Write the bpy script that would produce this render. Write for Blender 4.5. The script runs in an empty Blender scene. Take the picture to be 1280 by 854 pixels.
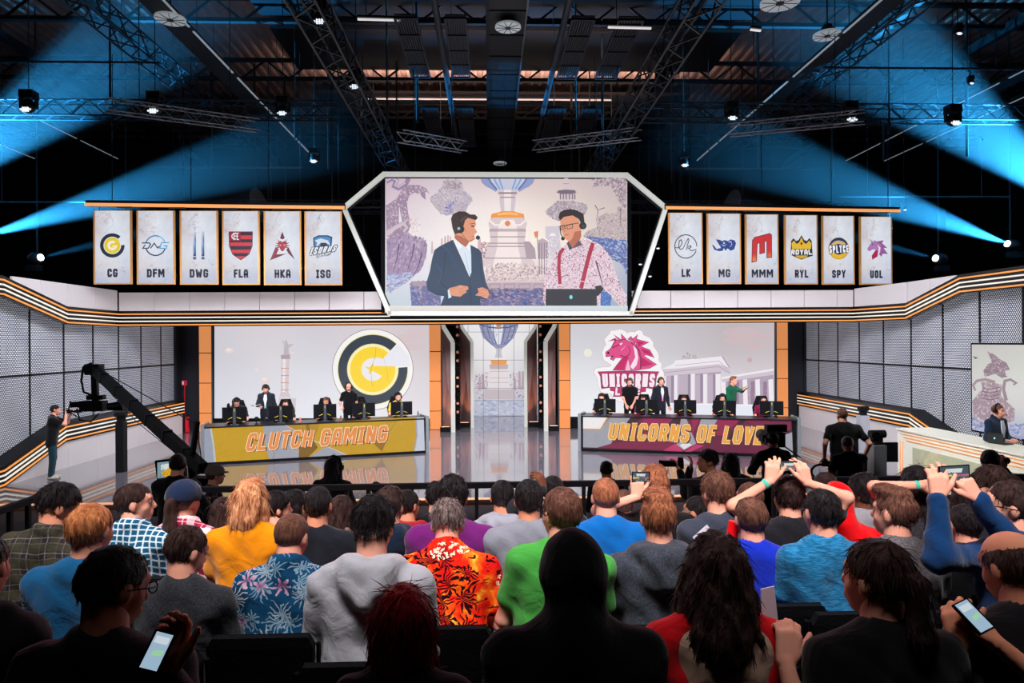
import bpy, bmesh, math, random
import numpy as np
from mathutils import Vector, Matrix
from mathutils.geometry import tessellate_polygon
random.seed(7)
C = bpy.context.scene.collection
SC = bpy.context.scene

# ------------------------------------------------------------------ camera
EYE = 3.3; FPX = 853.0; YAW = math.radians(1.9); ROLL = 0.006
cam_d = bpy.data.cameras.new('camera'); cam = bpy.data.objects.new('camera', cam_d); C.objects.link(cam)
cam_d.sensor_fit = 'HORIZONTAL'; cam_d.sensor_width = 36.0; cam_d.lens = FPX / 1280 * 36.0
cam_d.clip_start = 0.05; cam_d.clip_end = 200
cam.matrix_world = Matrix.Translation((0, 0, EYE)) @ Matrix.Rotation(-YAW, 4, 'Z') @ Matrix.Rotation(math.pi / 2, 4, 'X') @ Matrix.Rotation(-ROLL, 4, 'Z')
SC.camera = cam

# ------------------------------------------------------------------ world, exposure
w = bpy.data.worlds.new('hall_air'); SC.world = w; w.use_nodes = True
w.node_tree.nodes['Background'].inputs[0].default_value = (0.10, 0.16, 0.22, 1)
w.node_tree.nodes['Background'].inputs[1].default_value = 0.035
SC.view_settings.view_transform = 'Standard'; SC.view_settings.look = 'None'
SC.view_settings.exposure = 0.0; SC.view_settings.gamma = 1.0
SC.view_settings.use_curve_mapping = False
cy = SC.cycles
cy.max_bounces = 5; cy.diffuse_bounces = 2; cy.glossy_bounces = 3; cy.volume_bounces = 0
cy.transparent_max_bounces = 6; cy.caustics_reflective = False; cy.caustics_refractive = False
cy.use_denoising = True; cy.sample_clamp_indirect = 4.0; cy.volume_step_rate = 4.0

# ------------------------------------------------------------------ lights
def area(name, loc, target, sx, sy, power, col=(1, 1, 1), spread=180):
    d = bpy.data.lights.new(name, 'AREA'); d.shape = 'RECTANGLE'; d.size = sx; d.size_y = sy
    d.energy = power; d.color = col; d.spread = math.radians(spread)
    o = bpy.data.objects.new(name, d); C.objects.link(o); o.location = loc
    o.rotation_euler = (Vector(target) - Vector(loc)).to_track_quat('-Z', 'Y').to_euler()
    o.visible_camera = False; o.visible_glossy = False
    return o
def spot(name, loc, target, power, col, deg, blend=0.3, r=0.08):
    d = bpy.data.lights.new(name, 'SPOT'); d.energy = power; d.color = col
    d.spot_size = math.radians(deg); d.spot_blend = blend; d.shadow_soft_size = r
    o = bpy.data.objects.new(name, d); C.objects.link(o); o.location = loc
    o.rotation_euler = (Vector(target) - Vector(loc)).to_track_quat('-Z', 'Y').to_euler()
    return o
# stage wash from the lighting rig, audience wash over the first rows, uplight on the roof deck
area('stage_wash_light', (0, 12.5, 6.4), (0, 21.5, 0.6), 16, 1.6, 1250, (0.97, 0.95, 1.0), 110)
area('stage_top_light', (0.4, 23.6, 5.6), (0.4, 21.0, 0), 18, 1.2, 420, (1.0, 0.96, 0.98), 120)
area('wall_wash_left', (-7, 16, 6.2), (-11.5, 20, 2.0), 6, 1.2, 170, (0.92, 0.95, 1.0), 100)
area('wall_wash_right', (7.5, 16, 6.2), (12, 20, 2.0), 6, 1.2, 170, (0.92, 0.95, 1.0), 100)
area('audience_wash_light', (-0.5, 1.6, 6.8), (0, 4.6, 1.8), 7, 0.6, 150, (1.0, 0.95, 0.93), 54)
area('audience_rim_light', (0, 9.5, 6.4), (0, 3.5, 2.0), 12, 1.0, 120, (1.0, 0.36, 0.48), 100)
area('roof_uplight', (0.7, 27.4, 12.4), (0.7, 27.5, 14.6), 12, 2.5, 900, (1.0, 0.74, 0.62), 150)
area('roof_uplight_near', (0.7, 22.3, 12.4), (0.7, 22.4, 14.6), 9, 1, 420, (1.0, 0.74, 0.64), 150)
area('rig_bounce_light', (0.4, 19, 5.4), (0.4, 22, 12), 14, 3, 160, (0.85, 0.9, 1.0), 160)  # added unseen lamp standing in for stage light bounced up to the rig
area('added_desk_fill_light', (5.0, 11.5, 5.6), (9.9, 13.8, 0.8), 1.5, 1.5, 95, (1.0, 0.98, 0.93), 70)  # extra lamp added to brighten the commentary desk front
# ------------------------------------------------------------------ helpers: placing by what the lens sees at a known distance
def ray(px, py):
    dx = (px - 640) / FPX; dy = (427 - py) / FPX
    b = dy - ROLL * dx; a = dx + ROLL * dy
    return (a * math.cos(YAW) + math.sin(YAW), -a * math.sin(YAW) + math.cos(YAW), b)
def at(px, py, Y):
    r = ray(px, py); t = Y / r[1]; return Vector((r[0] * t, Y, EYE + r[2] * t))
def onz(px, py, z=0.0):
    r = ray(px, py); t = (z - EYE) / r[2]; return Vector((r[0] * t, r[1] * t, z))
def onx(px, py, X):
    r = ray(px, py); t = X / r[0]; return Vector((X, r[1] * t, EYE + r[2] * t))
def lin(c):
    return tuple(((v / 255) / 12.92 if v / 255 <= 0.04045 else (((v / 255) + 0.055) / 1.055) ** 2.4) for v in c[:3])
# ------------------------------------------------------------------ materials
MATS = {}
class NT:
    """small wrapper to write node graphs briefly"""
    def __init__(s, m): s.t = m.node_tree; s.n = s.t.nodes; s.l = s.t.links
    def new(s, ty, **k):
        nd = s.n.new(ty)
        for a, v in k.items(): setattr(nd, a, v)
        return nd
    def put(s, sock, v):
        if isinstance(v, bpy.types.NodeSocket): s.l.new(v, sock)
        elif isinstance(v, (tuple, list)) and len(v) == 3 and sock.type == 'RGBA': sock.default_value = (*v, 1)
        else: sock.default_value = v
    def math(s, op, a, b=None, c=None, clamp=False):
        nd = s.new('ShaderNodeMath', operation=op, use_clamp=clamp); s.put(nd.inputs[0], a)
        if b is not None: s.put(nd.inputs[1], b)
        if c is not None: s.put(nd.inputs[2], c)
        return nd.outputs[0]
    def mix(s, f, a, b, blend='MIX'):
        nd = s.new('ShaderNodeMix', data_type='RGBA', blend_type=blend); s.put(nd.inputs[0], f); s.put(nd.inputs[6], a); s.put(nd.inputs[7], b)
        return nd.outputs[2]
    def coord(s, kind='Object', scale=(1, 1, 1), loc=(0, 0, 0), rot=(0, 0, 0)):
        tc = s.new('ShaderNodeTexCoord'); mp = s.new('ShaderNodeMapping'); s.l.new(tc.outputs[kind], mp.inputs[0])
        mp.inputs['Scale'].default_value = scale; mp.inputs['Location'].default_value = loc; mp.inputs['Rotation'].default_value = rot
        return mp.outputs[0]
    def sep(s, v):
        nd = s.new('ShaderNodeSeparateXYZ'); s.l.new(v, nd.inputs[0]); return nd.outputs
    def noise(s, v, scale, detail=3, rough=0.5, dist=0.0):
        nd = s.new('ShaderNodeTexNoise'); s.l.new(v, nd.inputs['Vector']); nd.inputs['Scale'].default_value = scale
        nd.inputs['Detail'].default_value = detail; nd.inputs['Roughness'].default_value = rough; nd.inputs['Distortion'].default_value = dist
        return nd.outputs
    def voro(s, v, scale, feature='F1', rand=1.0):
        nd = s.new('ShaderNodeTexVoronoi', feature=feature); s.l.new(v, nd.inputs['Vector']); nd.inputs['Scale'].default_value = scale
        nd.inputs['Randomness'].default_value = rand
        return nd.outputs
    def ramp(s, f, stops, interp='LINEAR'):
        nd = s.new('ShaderNodeValToRGB'); nd.color_ramp.interpolation = interp; s.put(nd.inputs[0], f)
        el = nd.color_ramp.elements
        while len(el) < len(stops): el.new(0.5)
        for e, (p, c) in zip(el, stops): e.position = p; e.color = (*c, 1) if len(c) == 3 else c
        return nd.outputs[0]
    def bump(s, h, strength=0.3, dist=0.01):
        nd = s.new('ShaderNodeBump'); s.put(nd.inputs['Height'], h); nd.inputs['Strength'].default_value = strength; nd.inputs['Distance'].default_value = dist
        return nd.outputs[0]
def newmat(name):
    m = bpy.data.materials.new(name); m.use_nodes = True
    b = m.node_tree.nodes['Principled BSDF']
    return m, b, NT(m)
def mat(name, rgb, rough=0.5, metal=0.0, emis=0.0, ecol=None, grain=0.0, gscale=20.0, bump=0.0, spec=0.5):
    """plain procedural surface: sRGB colour broken by a little noise, optional bump and own light"""
    if name in MATS: return MATS[name]
    m, b, t = newmat(name); c = lin(rgb)
    v = t.coord('Object'); n = t.noise(v, gscale, 4)
    g = grain if grain else 0.08
    col = t.mix(t.math('MULTIPLY', n[0], 1.0), tuple(x * (1 - g) for x in c), tuple(min(1, x * (1 + g)) for x in c))
    t.put(b.inputs['Base Color'], col); b.inputs['Roughness'].default_value = rough; b.inputs['Metallic'].default_value = metal
    b.inputs['Specular IOR Level'].default_value = spec
    if bump: t.put(b.inputs['Normal'], t.bump(n[0], bump, 0.01))
    if emis:
        b.inputs['Emission Color'].default_value = (*lin(ecol or rgb), 1); b.inputs['Emission Strength'].default_value = emis
    MATS[name] = m; return m
# ------------------------------------------------------------------ mesh builder
class MB:
    def __init__(s): s.v = []; s.f = []; s.m = []; s.sm = []
    def add(s, vs, fs, mi=0, smooth=False):
        o = len(s.v); s.v += [tuple(p) for p in vs]; s.f += [tuple(i + o for i in f) for f in fs]; s.m += [mi] * len(fs); s.sm += [smooth] * len(fs); return s
    def box(s, c, d, mi=0, rot=None, taper=1.0):
        x, y, z = d[0] / 2, d[1] / 2, d[2] / 2
        vs = [Vector((sx * x * (taper if sz > 0 else 1), sy * y * (taper if sz > 0 else 1), sz * z)) for sz in (-1, 1) for sy in (-1, 1) for sx in (-1, 1)]
        if rot is not None: vs = [rot @ p for p in vs]
        return s.add([p + Vector(c) for p in vs], [(0, 2, 3, 1), (4, 5, 7, 6), (0, 1, 5, 4), (2, 6, 7, 3), (0, 4, 6, 2), (1, 3, 7, 5)], mi)
    def bar(s, a, b, w, h, mi=0, up=(0, 0, 1)):
        """box beam of section w x h from a to b"""
        a = Vector(a); b = Vector(b); d = (b - a); L = d.length; d.normalize()
        x = d.cross(Vector(up));
        if x.length < 1e-4: x = d.cross(Vector((1, 0, 0)))
        x.normalize(); z = x.cross(d)
        vs = [p + x * (sx * w / 2) + z * (sz * h / 2) for p in (a, b) for sz in (-1, 1) for sx in (-1, 1)]
        return s.add(vs, [(0, 1, 3, 2), (4, 6, 7, 5), (0, 4, 5, 1), (2, 3, 7, 6), (0, 2, 6, 4), (1, 5, 7, 3)], mi)
    def cyl(s, a, b, r0, r1=None, n=10, mi=0, caps=True):
        r1 = r0 if r1 is None else r1
        a = Vector(a); b = Vector(b); d = (b - a).normalized(); x = d.orthogonal().normalized(); y = d.cross(x)
        vs = []; 
        for p, r in ((a, r0), (b, r1)):
            for i in range(n): t = 2 * math.pi * i / n; vs.append(p + x * (r * math.cos(t)) + y * (r * math.sin(t)))
        o = [(i, (i + 1) % n, n + (i + 1) % n, n + i) for i in range(n)]
        s.add(vs, o, mi, True)
        if caps: s.add(vs, [tuple(range(n))[::-1], tuple(range(n, 2 * n))], mi)
        return s
    def tube(s, pts, r, n=6, mi=0):
        pts = [Vector(p) for p in pts]; vs = []; k = len(pts)
        x = None
        for i, p in enumerate(pts):
            d = (pts[min(i + 1, k - 1)] - pts[max(i - 1, 0)]).normalized()
            x = d.orthogonal().normalized() if x is None else (x - d * x.dot(d)).normalized()
            y = d.cross(x); rr = r[i] if isinstance(r, (list, tuple)) else r
            for j in range(n): t = 2 * math.pi * j / n; vs.append(p + x * (rr * math.cos(t)) + y * (rr * math.sin(t)))
        fs = [(i * n + j, i * n + (j + 1) % n, (i + 1) * n + (j + 1) % n, (i + 1) * n + j) for i in range(k - 1) for j in range(n)]
        s.add(vs, fs, mi, True); s.add(vs, [tuple(range(n))[::-1], tuple(range((k - 1) * n, k * n))], mi); return s
    def ball(s, c, r, mi=0, nu=12, nv=8):
        c = Vector(c); r = r if isinstance(r, (tuple, list)) else (r, r, r); vs = [c + Vector((0, 0, r[2]))]
        for j in range(1, nv):
            p = math.pi * j / nv
            for i in range(nu): t = 2 * math.pi * i / nu; vs.append(c + Vector((r[0] * math.sin(p) * math.cos(t), r[1] * math.sin(p) * math.sin(t), r[2] * math.cos(p))))
        vs.append(c - Vector((0, 0, r[2]))); fs = [(0, 1 + i, 1 + (i + 1) % nu) for i in range(nu)]
        for j in range(nv - 2):
            for i in range(nu): a = 1 + j * nu + i; b = 1 + j * nu + (i + 1) % nu; fs.append((a, a + nu, b + nu, b))
        k = 1 + (nv - 2) * nu; fs += [(len(vs) - 1, k + (i + 1) % nu, k + i) for i in range(nu)]
        return s.add(vs, fs, mi, True)
    def prism(s, poly, d, mi=0):
        """closed outline (3D, planar) thickened along vector d"""
        poly = [Vector(p) for p in poly]; d = Vector(d); n = len(poly)
        tri = tessellate_polygon([poly]); vs = poly + [p + d for p in poly]
        s.add(vs, [tuple(t) for t in tri] + [tuple(i + n for i in t[::-1]) for t in tri] + [(i, (i + 1) % n, n + (i + 1) % n, n + i) for i in range(n)], mi); return s
    def build(s, name, mats, parent=None, loc=None):
        me = bpy.data.meshes.new(name); me.from_pydata(s.v, [], s.f)
        for m in (mats if isinstance(mats, (list, tuple)) else [mats]): me.materials.append(m)
        me.polygons.foreach_set('material_index', s.m); me.polygons.foreach_set('use_smooth', s.sm); me.update()
        return link(name, me, parent, loc)
def fixn(me):
    bm = bmesh.new(); bm.from_mesh(me); bmesh.ops.recalc_face_normals(bm, faces=bm.faces); bm.to_mesh(me); bm.free()
def link(name, me, parent=None, loc=None):
    o = bpy.data.objects.new(name, me); C.objects.link(o)
    if parent is not None: o.parent = parent
    if loc is not None: o.location = loc
    return o
def thing(name, label, cat, loc=(0, 0, 0), rz=0.0, group=None):
    o = bpy.data.objects.new(name, None); C.objects.link(o); o.location = loc; o.rotation_euler = (0, 0, rz)
    o.empty_display_size = 0.1
    return tag(o, label, cat, group)
def tag(o, label, cat, group=None):
    o['label'] = label; o['category'] = cat
    if group: o['group'] = group
    return o
def struct(o): o['kind'] = 'structure'; return o
def stuff(o): o['kind'] = 'stuff'; return o
def dup(root, loc=None, rz=None, label=None, group=None):
    r = root.copy(); C.objects.link(r)
    if loc is not None: r.location = loc
    if rz is not None: r.rotation_euler = (0, 0, rz)
    if label: r['label'] = label
    if group: r['group'] = group
    for ch in [c for c in C.objects if c.parent == root]:
        c = ch.copy(); C.objects.link(c); c.parent = r
        for g in [x for x in C.objects if x.parent == ch]:
            d = g.copy(); C.objects.link(d); d.parent = c
    return r
# ------------------------------------------------------------------ shared materials
BLACK = mat('black_paint', (16, 17, 20), 0.6)
BLACKG = mat('black_gloss', (12, 13, 16), 0.25)
CHAR = mat('charcoal_panel', (44, 46, 54), 0.55, grain=0.15, gscale=3)
STEEL = mat('rig_steel', (120, 124, 130), 0.35, 0.8)
DSTEEL = mat('dark_steel', (34, 37, 42), 0.45, 0.6)
ORANGE_L = mat('orange_led_line', (120, 70, 30), 0.5, emis=0.95, ecol=(248, 158, 80))
WHITE_L = mat('white_led_line', (120, 116, 110), 0.5, emis=0.85, ecol=(250, 240, 228))
LBOX = mat('backlit_panel', (172, 166, 170), 0.4, emis=0.26, ecol=(230, 220, 224), grain=0.05, gscale=1.5)
PORTALW = mat('portal_edge_light', (150, 152, 150), 0.4, emis=0.42, ecol=(232, 232, 222))
def perf_material():
    m, b, t = newmat('perforated_sheet')
    tc = t.new('ShaderNodeTexCoord'); x, y, z = t.sep(tc.outputs['Object'])
    P = 0.062
    def grid(oy, oz):
        u = t.math('SUBTRACT', t.math('FRACT', t.math('ADD', t.math('DIVIDE', y, P), oy)), 0.5)
        v = t.math('SUBTRACT', t.math('FRACT', t.math('ADD', t.math('DIVIDE', z, P * 1.5), oz)), 0.5)
        u2 = t.math('MULTIPLY', u, u); v = t.math('MULTIPLY', v, 1.5); v2 = t.math('MULTIPLY', v, v)
        return t.math('SQRT', t.math('ADD', u2, v2))
    d = t.math('MINIMUM', grid(0, 0), grid(0.5, 0.5))
    hole = t.math('SUBTRACT', 1.0, t.math('MULTIPLY', t.math('SUBTRACT', d, 0.24), 9.0, clamp=True))
    n = t.noise(tc.outputs['Object'], 0.7, 2)
    back = t.mix(n[0], lin((150, 156, 176)), lin((226, 228, 238)))
    col = t.mix(hole, lin((30, 33, 42)), back)
    t.put(b.inputs['Base Color'], col); b.inputs['Roughness'].default_value = 0.5
    t.put(b.inputs['Emission Color'], back); t.put(b.inputs['Emission Strength'], t.math('MULTIPLY', hole, 0.5))
    MATS['perf'] = m; return m
PERF = perf_material()
def floor_material():
    m, b, t = newmat('polished_stage_floor'); v = t.coord('Object'); n = t.noise(v, 0.6, 3); n2 = t.noise(v, 9, 3)
    x, y, z = t.sep(v)
    def line(c, per, off):
        f = t.math('ABSOLUTE', t.math('SUBTRACT', t.math('FRACT', t.math('DIVIDE', t.math('ADD', c, off), per)), 0.5))
        return t.math('GREATER_THAN', f, 0.4965)
    jn = t.math('MAXIMUM', line(x, 2.44, 0.3), line(y, 2.44, 0.2))
    c = t.mix(n[0], lin((104, 102, 112)), lin((126, 122, 132)))
    t.put(b.inputs['Base Color'], t.mix(jn, c, lin((60, 58, 66))))
    t.put(b.inputs['Roughness'], t.math('ADD', 0.05, t.math('MULTIPLY', n2[0], 0.06)))
    b.inputs['IOR'].default_value = 1.55; b.inputs['Coat Weight'].default_value = 0.6; b.inputs['Coat Roughness'].default_value = 0.04
    return m
FLOORM = floor_material()
WL, WR = -11.3, 11.9          # inner faces of the low side walls
YB = 25.9                      # back wall of the stage
# stage floor with its lit front lip, dark floor of the hall
o = struct(MB().box((0.3, 22.7, -0.06), (26, 16.6, 0.12)).build('stage_floor', FLOORM))
lip = MB().box((0.3, 14.33, 0.006), (26, 0.16, 0.012)).build('light_strip', mat('lip_led', (255, 190, 150), 0.4, emis=0.55, ecol=(240, 165, 120)), o)
o = struct(MB().box((0, 5, -0.16), (50, 62, 0.08)).build('floor', mat('hall_carpet', (62, 56, 62), 0.85, grain=0.25, gscale=30)))
def box_struct(name, lo, hi, m, parent=None):
    c = [(a + b) / 2 for a, b in zip(lo, hi)]; d = [b - a for a, b in zip(lo, hi)]
    o = MB().box(c, d).build(name, m, parent)
    if parent is None: struct(o)
    return o
# back wall: charcoal, opened in the middle for the portal
for nm, x0, x1 in (('wall_back_left', -13.2, -2.15), ('wall_back_right', 2.95, 13.8)):
    box_struct(nm, (x0, YB + 0.25, 0), (x1, YB + 0.5, 4.6), CHAR)
box_struct('wall_lintel', (-2.15, YB + 0.25, 4.52), (2.95, YB + 0.5, 4.6), BLACK)
# portal passage side walls, back and lid
box_struct('wall_passage_left', (-2.4, YB + 0.5, 0), (-2.2, 31, 5), BLACK); box_struct('wall_passage_right', (3.0, YB + 0.5, 0), (3.2, 31, 5), BLACK)
box_struct('wall_passage_end', (-2.4, 30.8, 0), (3.2, 31, 5), BLACK)
# perforated side walls, each sheet a panel
def perf_wall(name, X, Y0, first, step, n, side):
    r = struct(bpy.data.objects.new(name, None)); C.objects.link(r)
    y = Y0
    for i in range(n):
        wd = first if i == 0 else step
        for z0, z1 in ((0.15, 2.49), (2.55, 4.72)):
            if i < 3 and z1 > 3: z1 = 4.4
            mb = MB().box((0, 0, 0), (0.03, wd - 0.07, z1 - z0)); mb.build('wall_panel', PERF, r, (X, y - wd / 2, (z0 + z1) / 2))
        MB().box((X, y - wd, 2.2 if i < 3 else 2.35), (0.05, 0.06, 4.4 if i < 3 else 4.7)).build('joint_post', BLACK, r)
        y -= wd
    MB().box((X, (Y0 + y) / 2, 2.52), (0.05, Y0 - y, 0.06)).build('joint_rail', BLACK, r)
    box_struct('wall_panel', (X - 0.14 if side > 0 else X + 0.05, y, 0), (X - 0.05 if side > 0 else X + 0.14, Y0 + 0.2, 4.5), mat('wall_backing', (36, 38, 46), 0.7), r)
    MB().box((X - side * (-0.03), Y0 + 0.25, 2.05), (0.12, 0.5, 4.1)).build('corner_post', CHAR, r)
perf_wall('wall_left', -11.7, 25.7, 1.02, 1.387, 13, 1)
perf_wall('wall_right', 12.3, 26.1, 1.03, 1.395, 13, -1)
# ---------------------------------------------- striped bands (low side walls and the fascia over the stage)
def offs(path, dz, dn, nrm): return [Vector(p) + Vector((0, 0, dz)) + Vector(n) * dn for p, n in zip(path, nrm)]
def ribbon_wall(pathA, pathB, thick, nrm):
    """solid sheet between two polylines A (bottom) and B (top), thick along -normal"""
    mb = MB()
    n = len(pathA)
    for i in range(n - 1):
        a0, a1, b0, b1 = map(Vector, (pathA[i], pathA[i + 1], pathB[i], pathB[i + 1]))
        n0 = Vector(nrm[i]) * thick; n1 = Vector(nrm[i + 1]) * thick
        vs = [a0, a1, b1, b0, a0 - n0, a1 - n1, b1 - n1, b0 - n0]
        mb.add(vs, [(0, 1, 2, 3), (7, 6, 5, 4), (3, 2, 6, 7), (0, 4, 5, 1), (0, 3, 7, 4), (1, 5, 6, 2)])
    return mb
def band(root, path, nrm, zs, hgt):
    """dark band with four lit lines; path gives the top line, zs the drops of the lines"""
    lo = offs(path, -hgt, 0.05, nrm); hi = offs(path, 0.10, 0.05, nrm)
    ribbon_wall(lo, hi, 0.12, nrm).build('band', BLACKG, root)
    for k, dz in enumerate(zs):
        a = offs(path, -dz - 0.018, 0.075, nrm); b = offs(path, -dz + 0.018, 0.075, nrm)
        ribbon_wall(a, b, 0.03, nrm).build('light_strip', ORANGE_L if k in (0, 3) else WHITE_L, root)
def low_wall(name, X, s, Y0, Y1, Y2, z2, top):
    """side wall: lit white panels below a striped band that dives towards the audience"""
    r = struct(bpy.data.objects.new(name, None)); C.objects.link(r)
    path = [(X, Y0, top), (X, Y1, top), (X, Y2, z2), (X, Y2 - 3, z2 - 0.1)]; nr = [(s, 0, 0)] * 4
    band(r, path, nr, (0.0, 0.11, 0.22, 0.33), 0.40)
    back = [(X - s * 0.42, y, z + 0.12) for _, y, z in path]
    front = [(X + s * 0.05, y, z + 0.10) for _, y, z in path]
    cap = MB()
    for i in range(3): cap.add([front[i], front[i + 1], back[i + 1], back[i]], [(0, 1, 2, 3)])
    cap.build('cap', BLACK, r)
    y = Y0; wd = 1.36
    while y > Y2 - 1.4:
        y2 = y - wd
        def tz(yy): return (top if yy > Y1 else top + (z2 - top) * (Y1 - yy) / (Y1 - Y2)) - 0.40
        h0, h1 = max(tz(y), 0.0), max(tz(y2), 0.0)
        if h0 > 0.02:
            lo = [(X, y - 0.012, 0.0), (X, y2 + 0.012, 0.0)]; hi = [(X, y - 0.012, h0), (X, y2 + 0.012, max(h1, 0.005))]
            ribbon_wall(lo, hi, 0.04, [(s, 0, 0)] * 2).build('light_panel', LBOX, r)
        y = y2
    box_struct('wall_panel', (min(X - s * 0.06, X - s * 0.1), Y2, 0), (max(X - s * 0.06, X - s * 0.1), Y0, 0.3), BLACK, r)
    box_struct('wall_panel', (min(X - s * 0.42, X + s * 0.05), Y0, 0), (max(X - s * 0.42, X + s * 0.05), Y0 + 0.05, top + 0.1), BLACK, r)
low_wall('trim_1', WL, 1, 25.5, 18.5, 16.2, 0.38, 1.10)
low_wall('trim_2', WR, -1, 25.9, 18.9, 16.6, 0.44, 1.18)
# fascia over the stage
def fascia():
    r = struct(bpy.data.objects.new('trim_3', None)); C.objects.link(r)
    q = 0.7071
    pl = [(WL, 8.0, 4.82), (WL, 16.2, 4.80), (WL, 18.6, 4.21), (WL, 21.2, 4.20)]
    pr = [(WR - 0.4, 21.2, 4.23), (WR, 19.05, 4.23), (WR, 16.8, 4.82), (WR, 8.0, 4.82)]
    nl = [(1, 0, 0)] * 3 + [(q, -q, 0)]; nrr = [(-q, -q, 0)] + [(-1, 0, 0)] * 3
    band(r, pl + pr, nl + nrr, (0.0, 0.11, 0.22, 0.33), 0.38)
    # backlit panels of the front, one by one
    x = WL + 0.02; zt = 4.86
    xs = [x]
    while xs[-1] < WR - 1.4: xs.append(xs[-1] + 1.06)
    xs.append(WR - 0.4)
    for a, b in zip(xs[:-1], xs[1:]):
        MB().box(((a + b) / 2, 21.2, (4.29 + zt) / 2), (b - a - 0.025, 0.05, zt - 4.29)).build('light_panel', LBOX, r)
    def side(X, s, ys, zf):
        for a, b in zip(ys[:-1], ys[1:]):
            ribbon_wall([(X, a - 0.012, zf(a)), (X, b + 0.012, zf(b))], [(X, a - 0.012, 4.92), (X, b + 0.012, 4.92)], 0.05, [(s, 0, 0)] * 2).build('light_panel', LBOX, r)
    side(WL, 1, [21.15, 19.9, 18.7, 17.6, 16.55], lambda y: 4.30 if y > 18.6 else min(4.91, 4.30 + 0.59 * (18.6 - y) / 2.4))
    side(WR - 0.02, -1, [19.0, 18.0, 17.0], lambda y: min(4.915, 4.32 + 0.59 * (19.05 - y) / 2.25))
    ribbon_wall([(WR - 0.39, 21.15, 4.32), (WR - 0.02, 19.05, 4.32)], [(WR - 0.39, 21.15, 4.90), (WR - 0.02, 19.05, 4.92)], 0.05, [(-1, 0, 0)] * 2).build('light_panel', LBOX, r)
    # dark soffit and ledge behind the fascia
    box_struct('soffit', (WL - 0.3, 21.3, 3.90), (WR + 0.3, 22.2, 4.0), BLACK, r)
    box_struct('ledge', (WL - 0.3, 21.3, 4.70), (WR + 0.3, 21.9, 4.78), BLACK, r)
fascia()
# ---------------------------------------------- orange columns
ORT = mat('orange_backlit_tile', (150, 84, 46), 0.4, emis=0.70, ecol=(244, 156, 92), grain=0.12, gscale=1.2)
for lab, x0, x1, edge in (('orange lit column at the left end of the left stage screen', -10.78, -10.34, 1), ('orange lit column between left stage screen and portal', -2.26, -1.84, 1),
                    ('orange lit column between portal and right stage screen', 2.64, 3.04, -1), ('orange lit column at the right end of the right stage screen', 10.98, 11.40, -1)):
    t = thing('light_column', lab, 'column', ((x0 + x1) / 2, YB - 0.1, 0), group=None)
    wd = x1 - x0; z = 0.0
    for h in (0.70, 1.12, 1.12, 1.12):
        MB().box((0, 0, z + h / 2), (wd, 0.16, h - 0.03)).build('tile', ORT, t); z += h
    MB().box((0, 0.06, z / 2), (wd + 0.02, 0.1, z)).build('backing', BLACK, t)
    MB().box((edge * (wd / 2 + 0.03), -0.04, z / 2), (0.035, 0.12, z)).build('edge_strip', STEEL, t)
# ---------------------------------------------- portal in the middle
BROWN = mat('bronze_panel', (132, 104, 104), 0.35, 0.2, grain=0.2, gscale=2)
def chevron(mb, pts, wd, dep):
    for a, b in zip(pts[:-1], pts[1:]): mb.bar(a, b, wd, dep, up=(0, 1, 0))
for s, side in ((-1, 'left'), (1, 'right')):
    cx = 0.36
    for nm, xb, xt, Y, wdt in (('outer', 1.70, 2.04, 25.0, 0.15), ('inner', 1.03, 1.42, 26.3, 0.12)):
        t = thing('portal_fin', f'{side} {nm} portal fin with bent white light edge and bronze side', 'portal fin', (cx + s * xb, Y, 0))
        def P(x, z, y=0): return Vector((s * (x - xb), y, z))
        mb = MB(); chevron(mb, [P(xb, 0), P(xb, 3.30 if nm == 'outer' else 3.30), P(xt, 3.86), P(xt, 4.5)], wdt, 0.12); mb.build('light_edge', PORTALW, t)
        # bronze panel running outwards and back from the lit edge, cut to the bend
        dx = 0.42 if nm == 'outer' else 0.50
        pl = [P(xb + 0.05, 0, 0.05), P(xb + dx, 0, 0.75), P(xb + dx, 4.5, 0.75), P(xt + 0.04, 4.5, 0.05), P(xt + 0.04, 3.86, 0.05), P(xb + 0.05, 3.30, 0.05)]
        mb = MB(); mb.add(pl + [p + Vector((0, 0.05, 0)) for p in pl], [(0, 1, 2, 3, 4, 5), (11, 10, 9, 8, 7, 6)]); mb.build('side_panel', BROWN, t)
        mb = MB(); mb.box(P(xb + dx / 2 + 0.08, 0.09, 0.12), (dx - 0.05, 0.3, 0.18)); u = mb.build('uplight', BLACK, t)
        MB().box(P(xb + dx / 2 + 0.08, 0.187, 0.10), (dx - 0.14, 0.05, 0.012)).build('lamp', mat('uplight_lamp', (255, 190, 150), 0.4, emis=1.4, ecol=(255, 190, 150)), u)
        spot('portal_uplight', (cx + s * (xb + dx * 0.7), Y - 0.15, 0.22), (cx + s * (xb + dx * 0.8), Y + 0.75, 2.6), 90, (1.0, 0.42, 0.16), 70, 0.8, 0.05)
    t = thing('speaker_tower', f'black tower of stacked round lamps inside the {side} side of the portal', 'lamp tower', (cx + s * 1.56, 25.75, 0))
    MB().box((0, 0.14, 2.1), (0.16, 0.1, 4.2)).build('mast', BLACK, t)
    for k in range(12):
        h = MB().ball((0, 0, 0.35 + k * 0.32), (0.1, 0.1, 0.125), nu=12, nv=8).build('speaker_dome', BLACKG, t)
        MB().cyl((0, -0.08, 0.35 + k * 0.32), (0, -0.105, 0.35 + k * 0.32), 0.055, 0.05, 10).build('lens', mat('warm_dome_glow', (200, 130, 110), 0.15, emis=0.25 if k % 2 else 0.05, ecol=(255, 150, 120)) if k % 3 else BLACKG, h)  # faint warm glow painted on the speaker domes as round reflections
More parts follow.
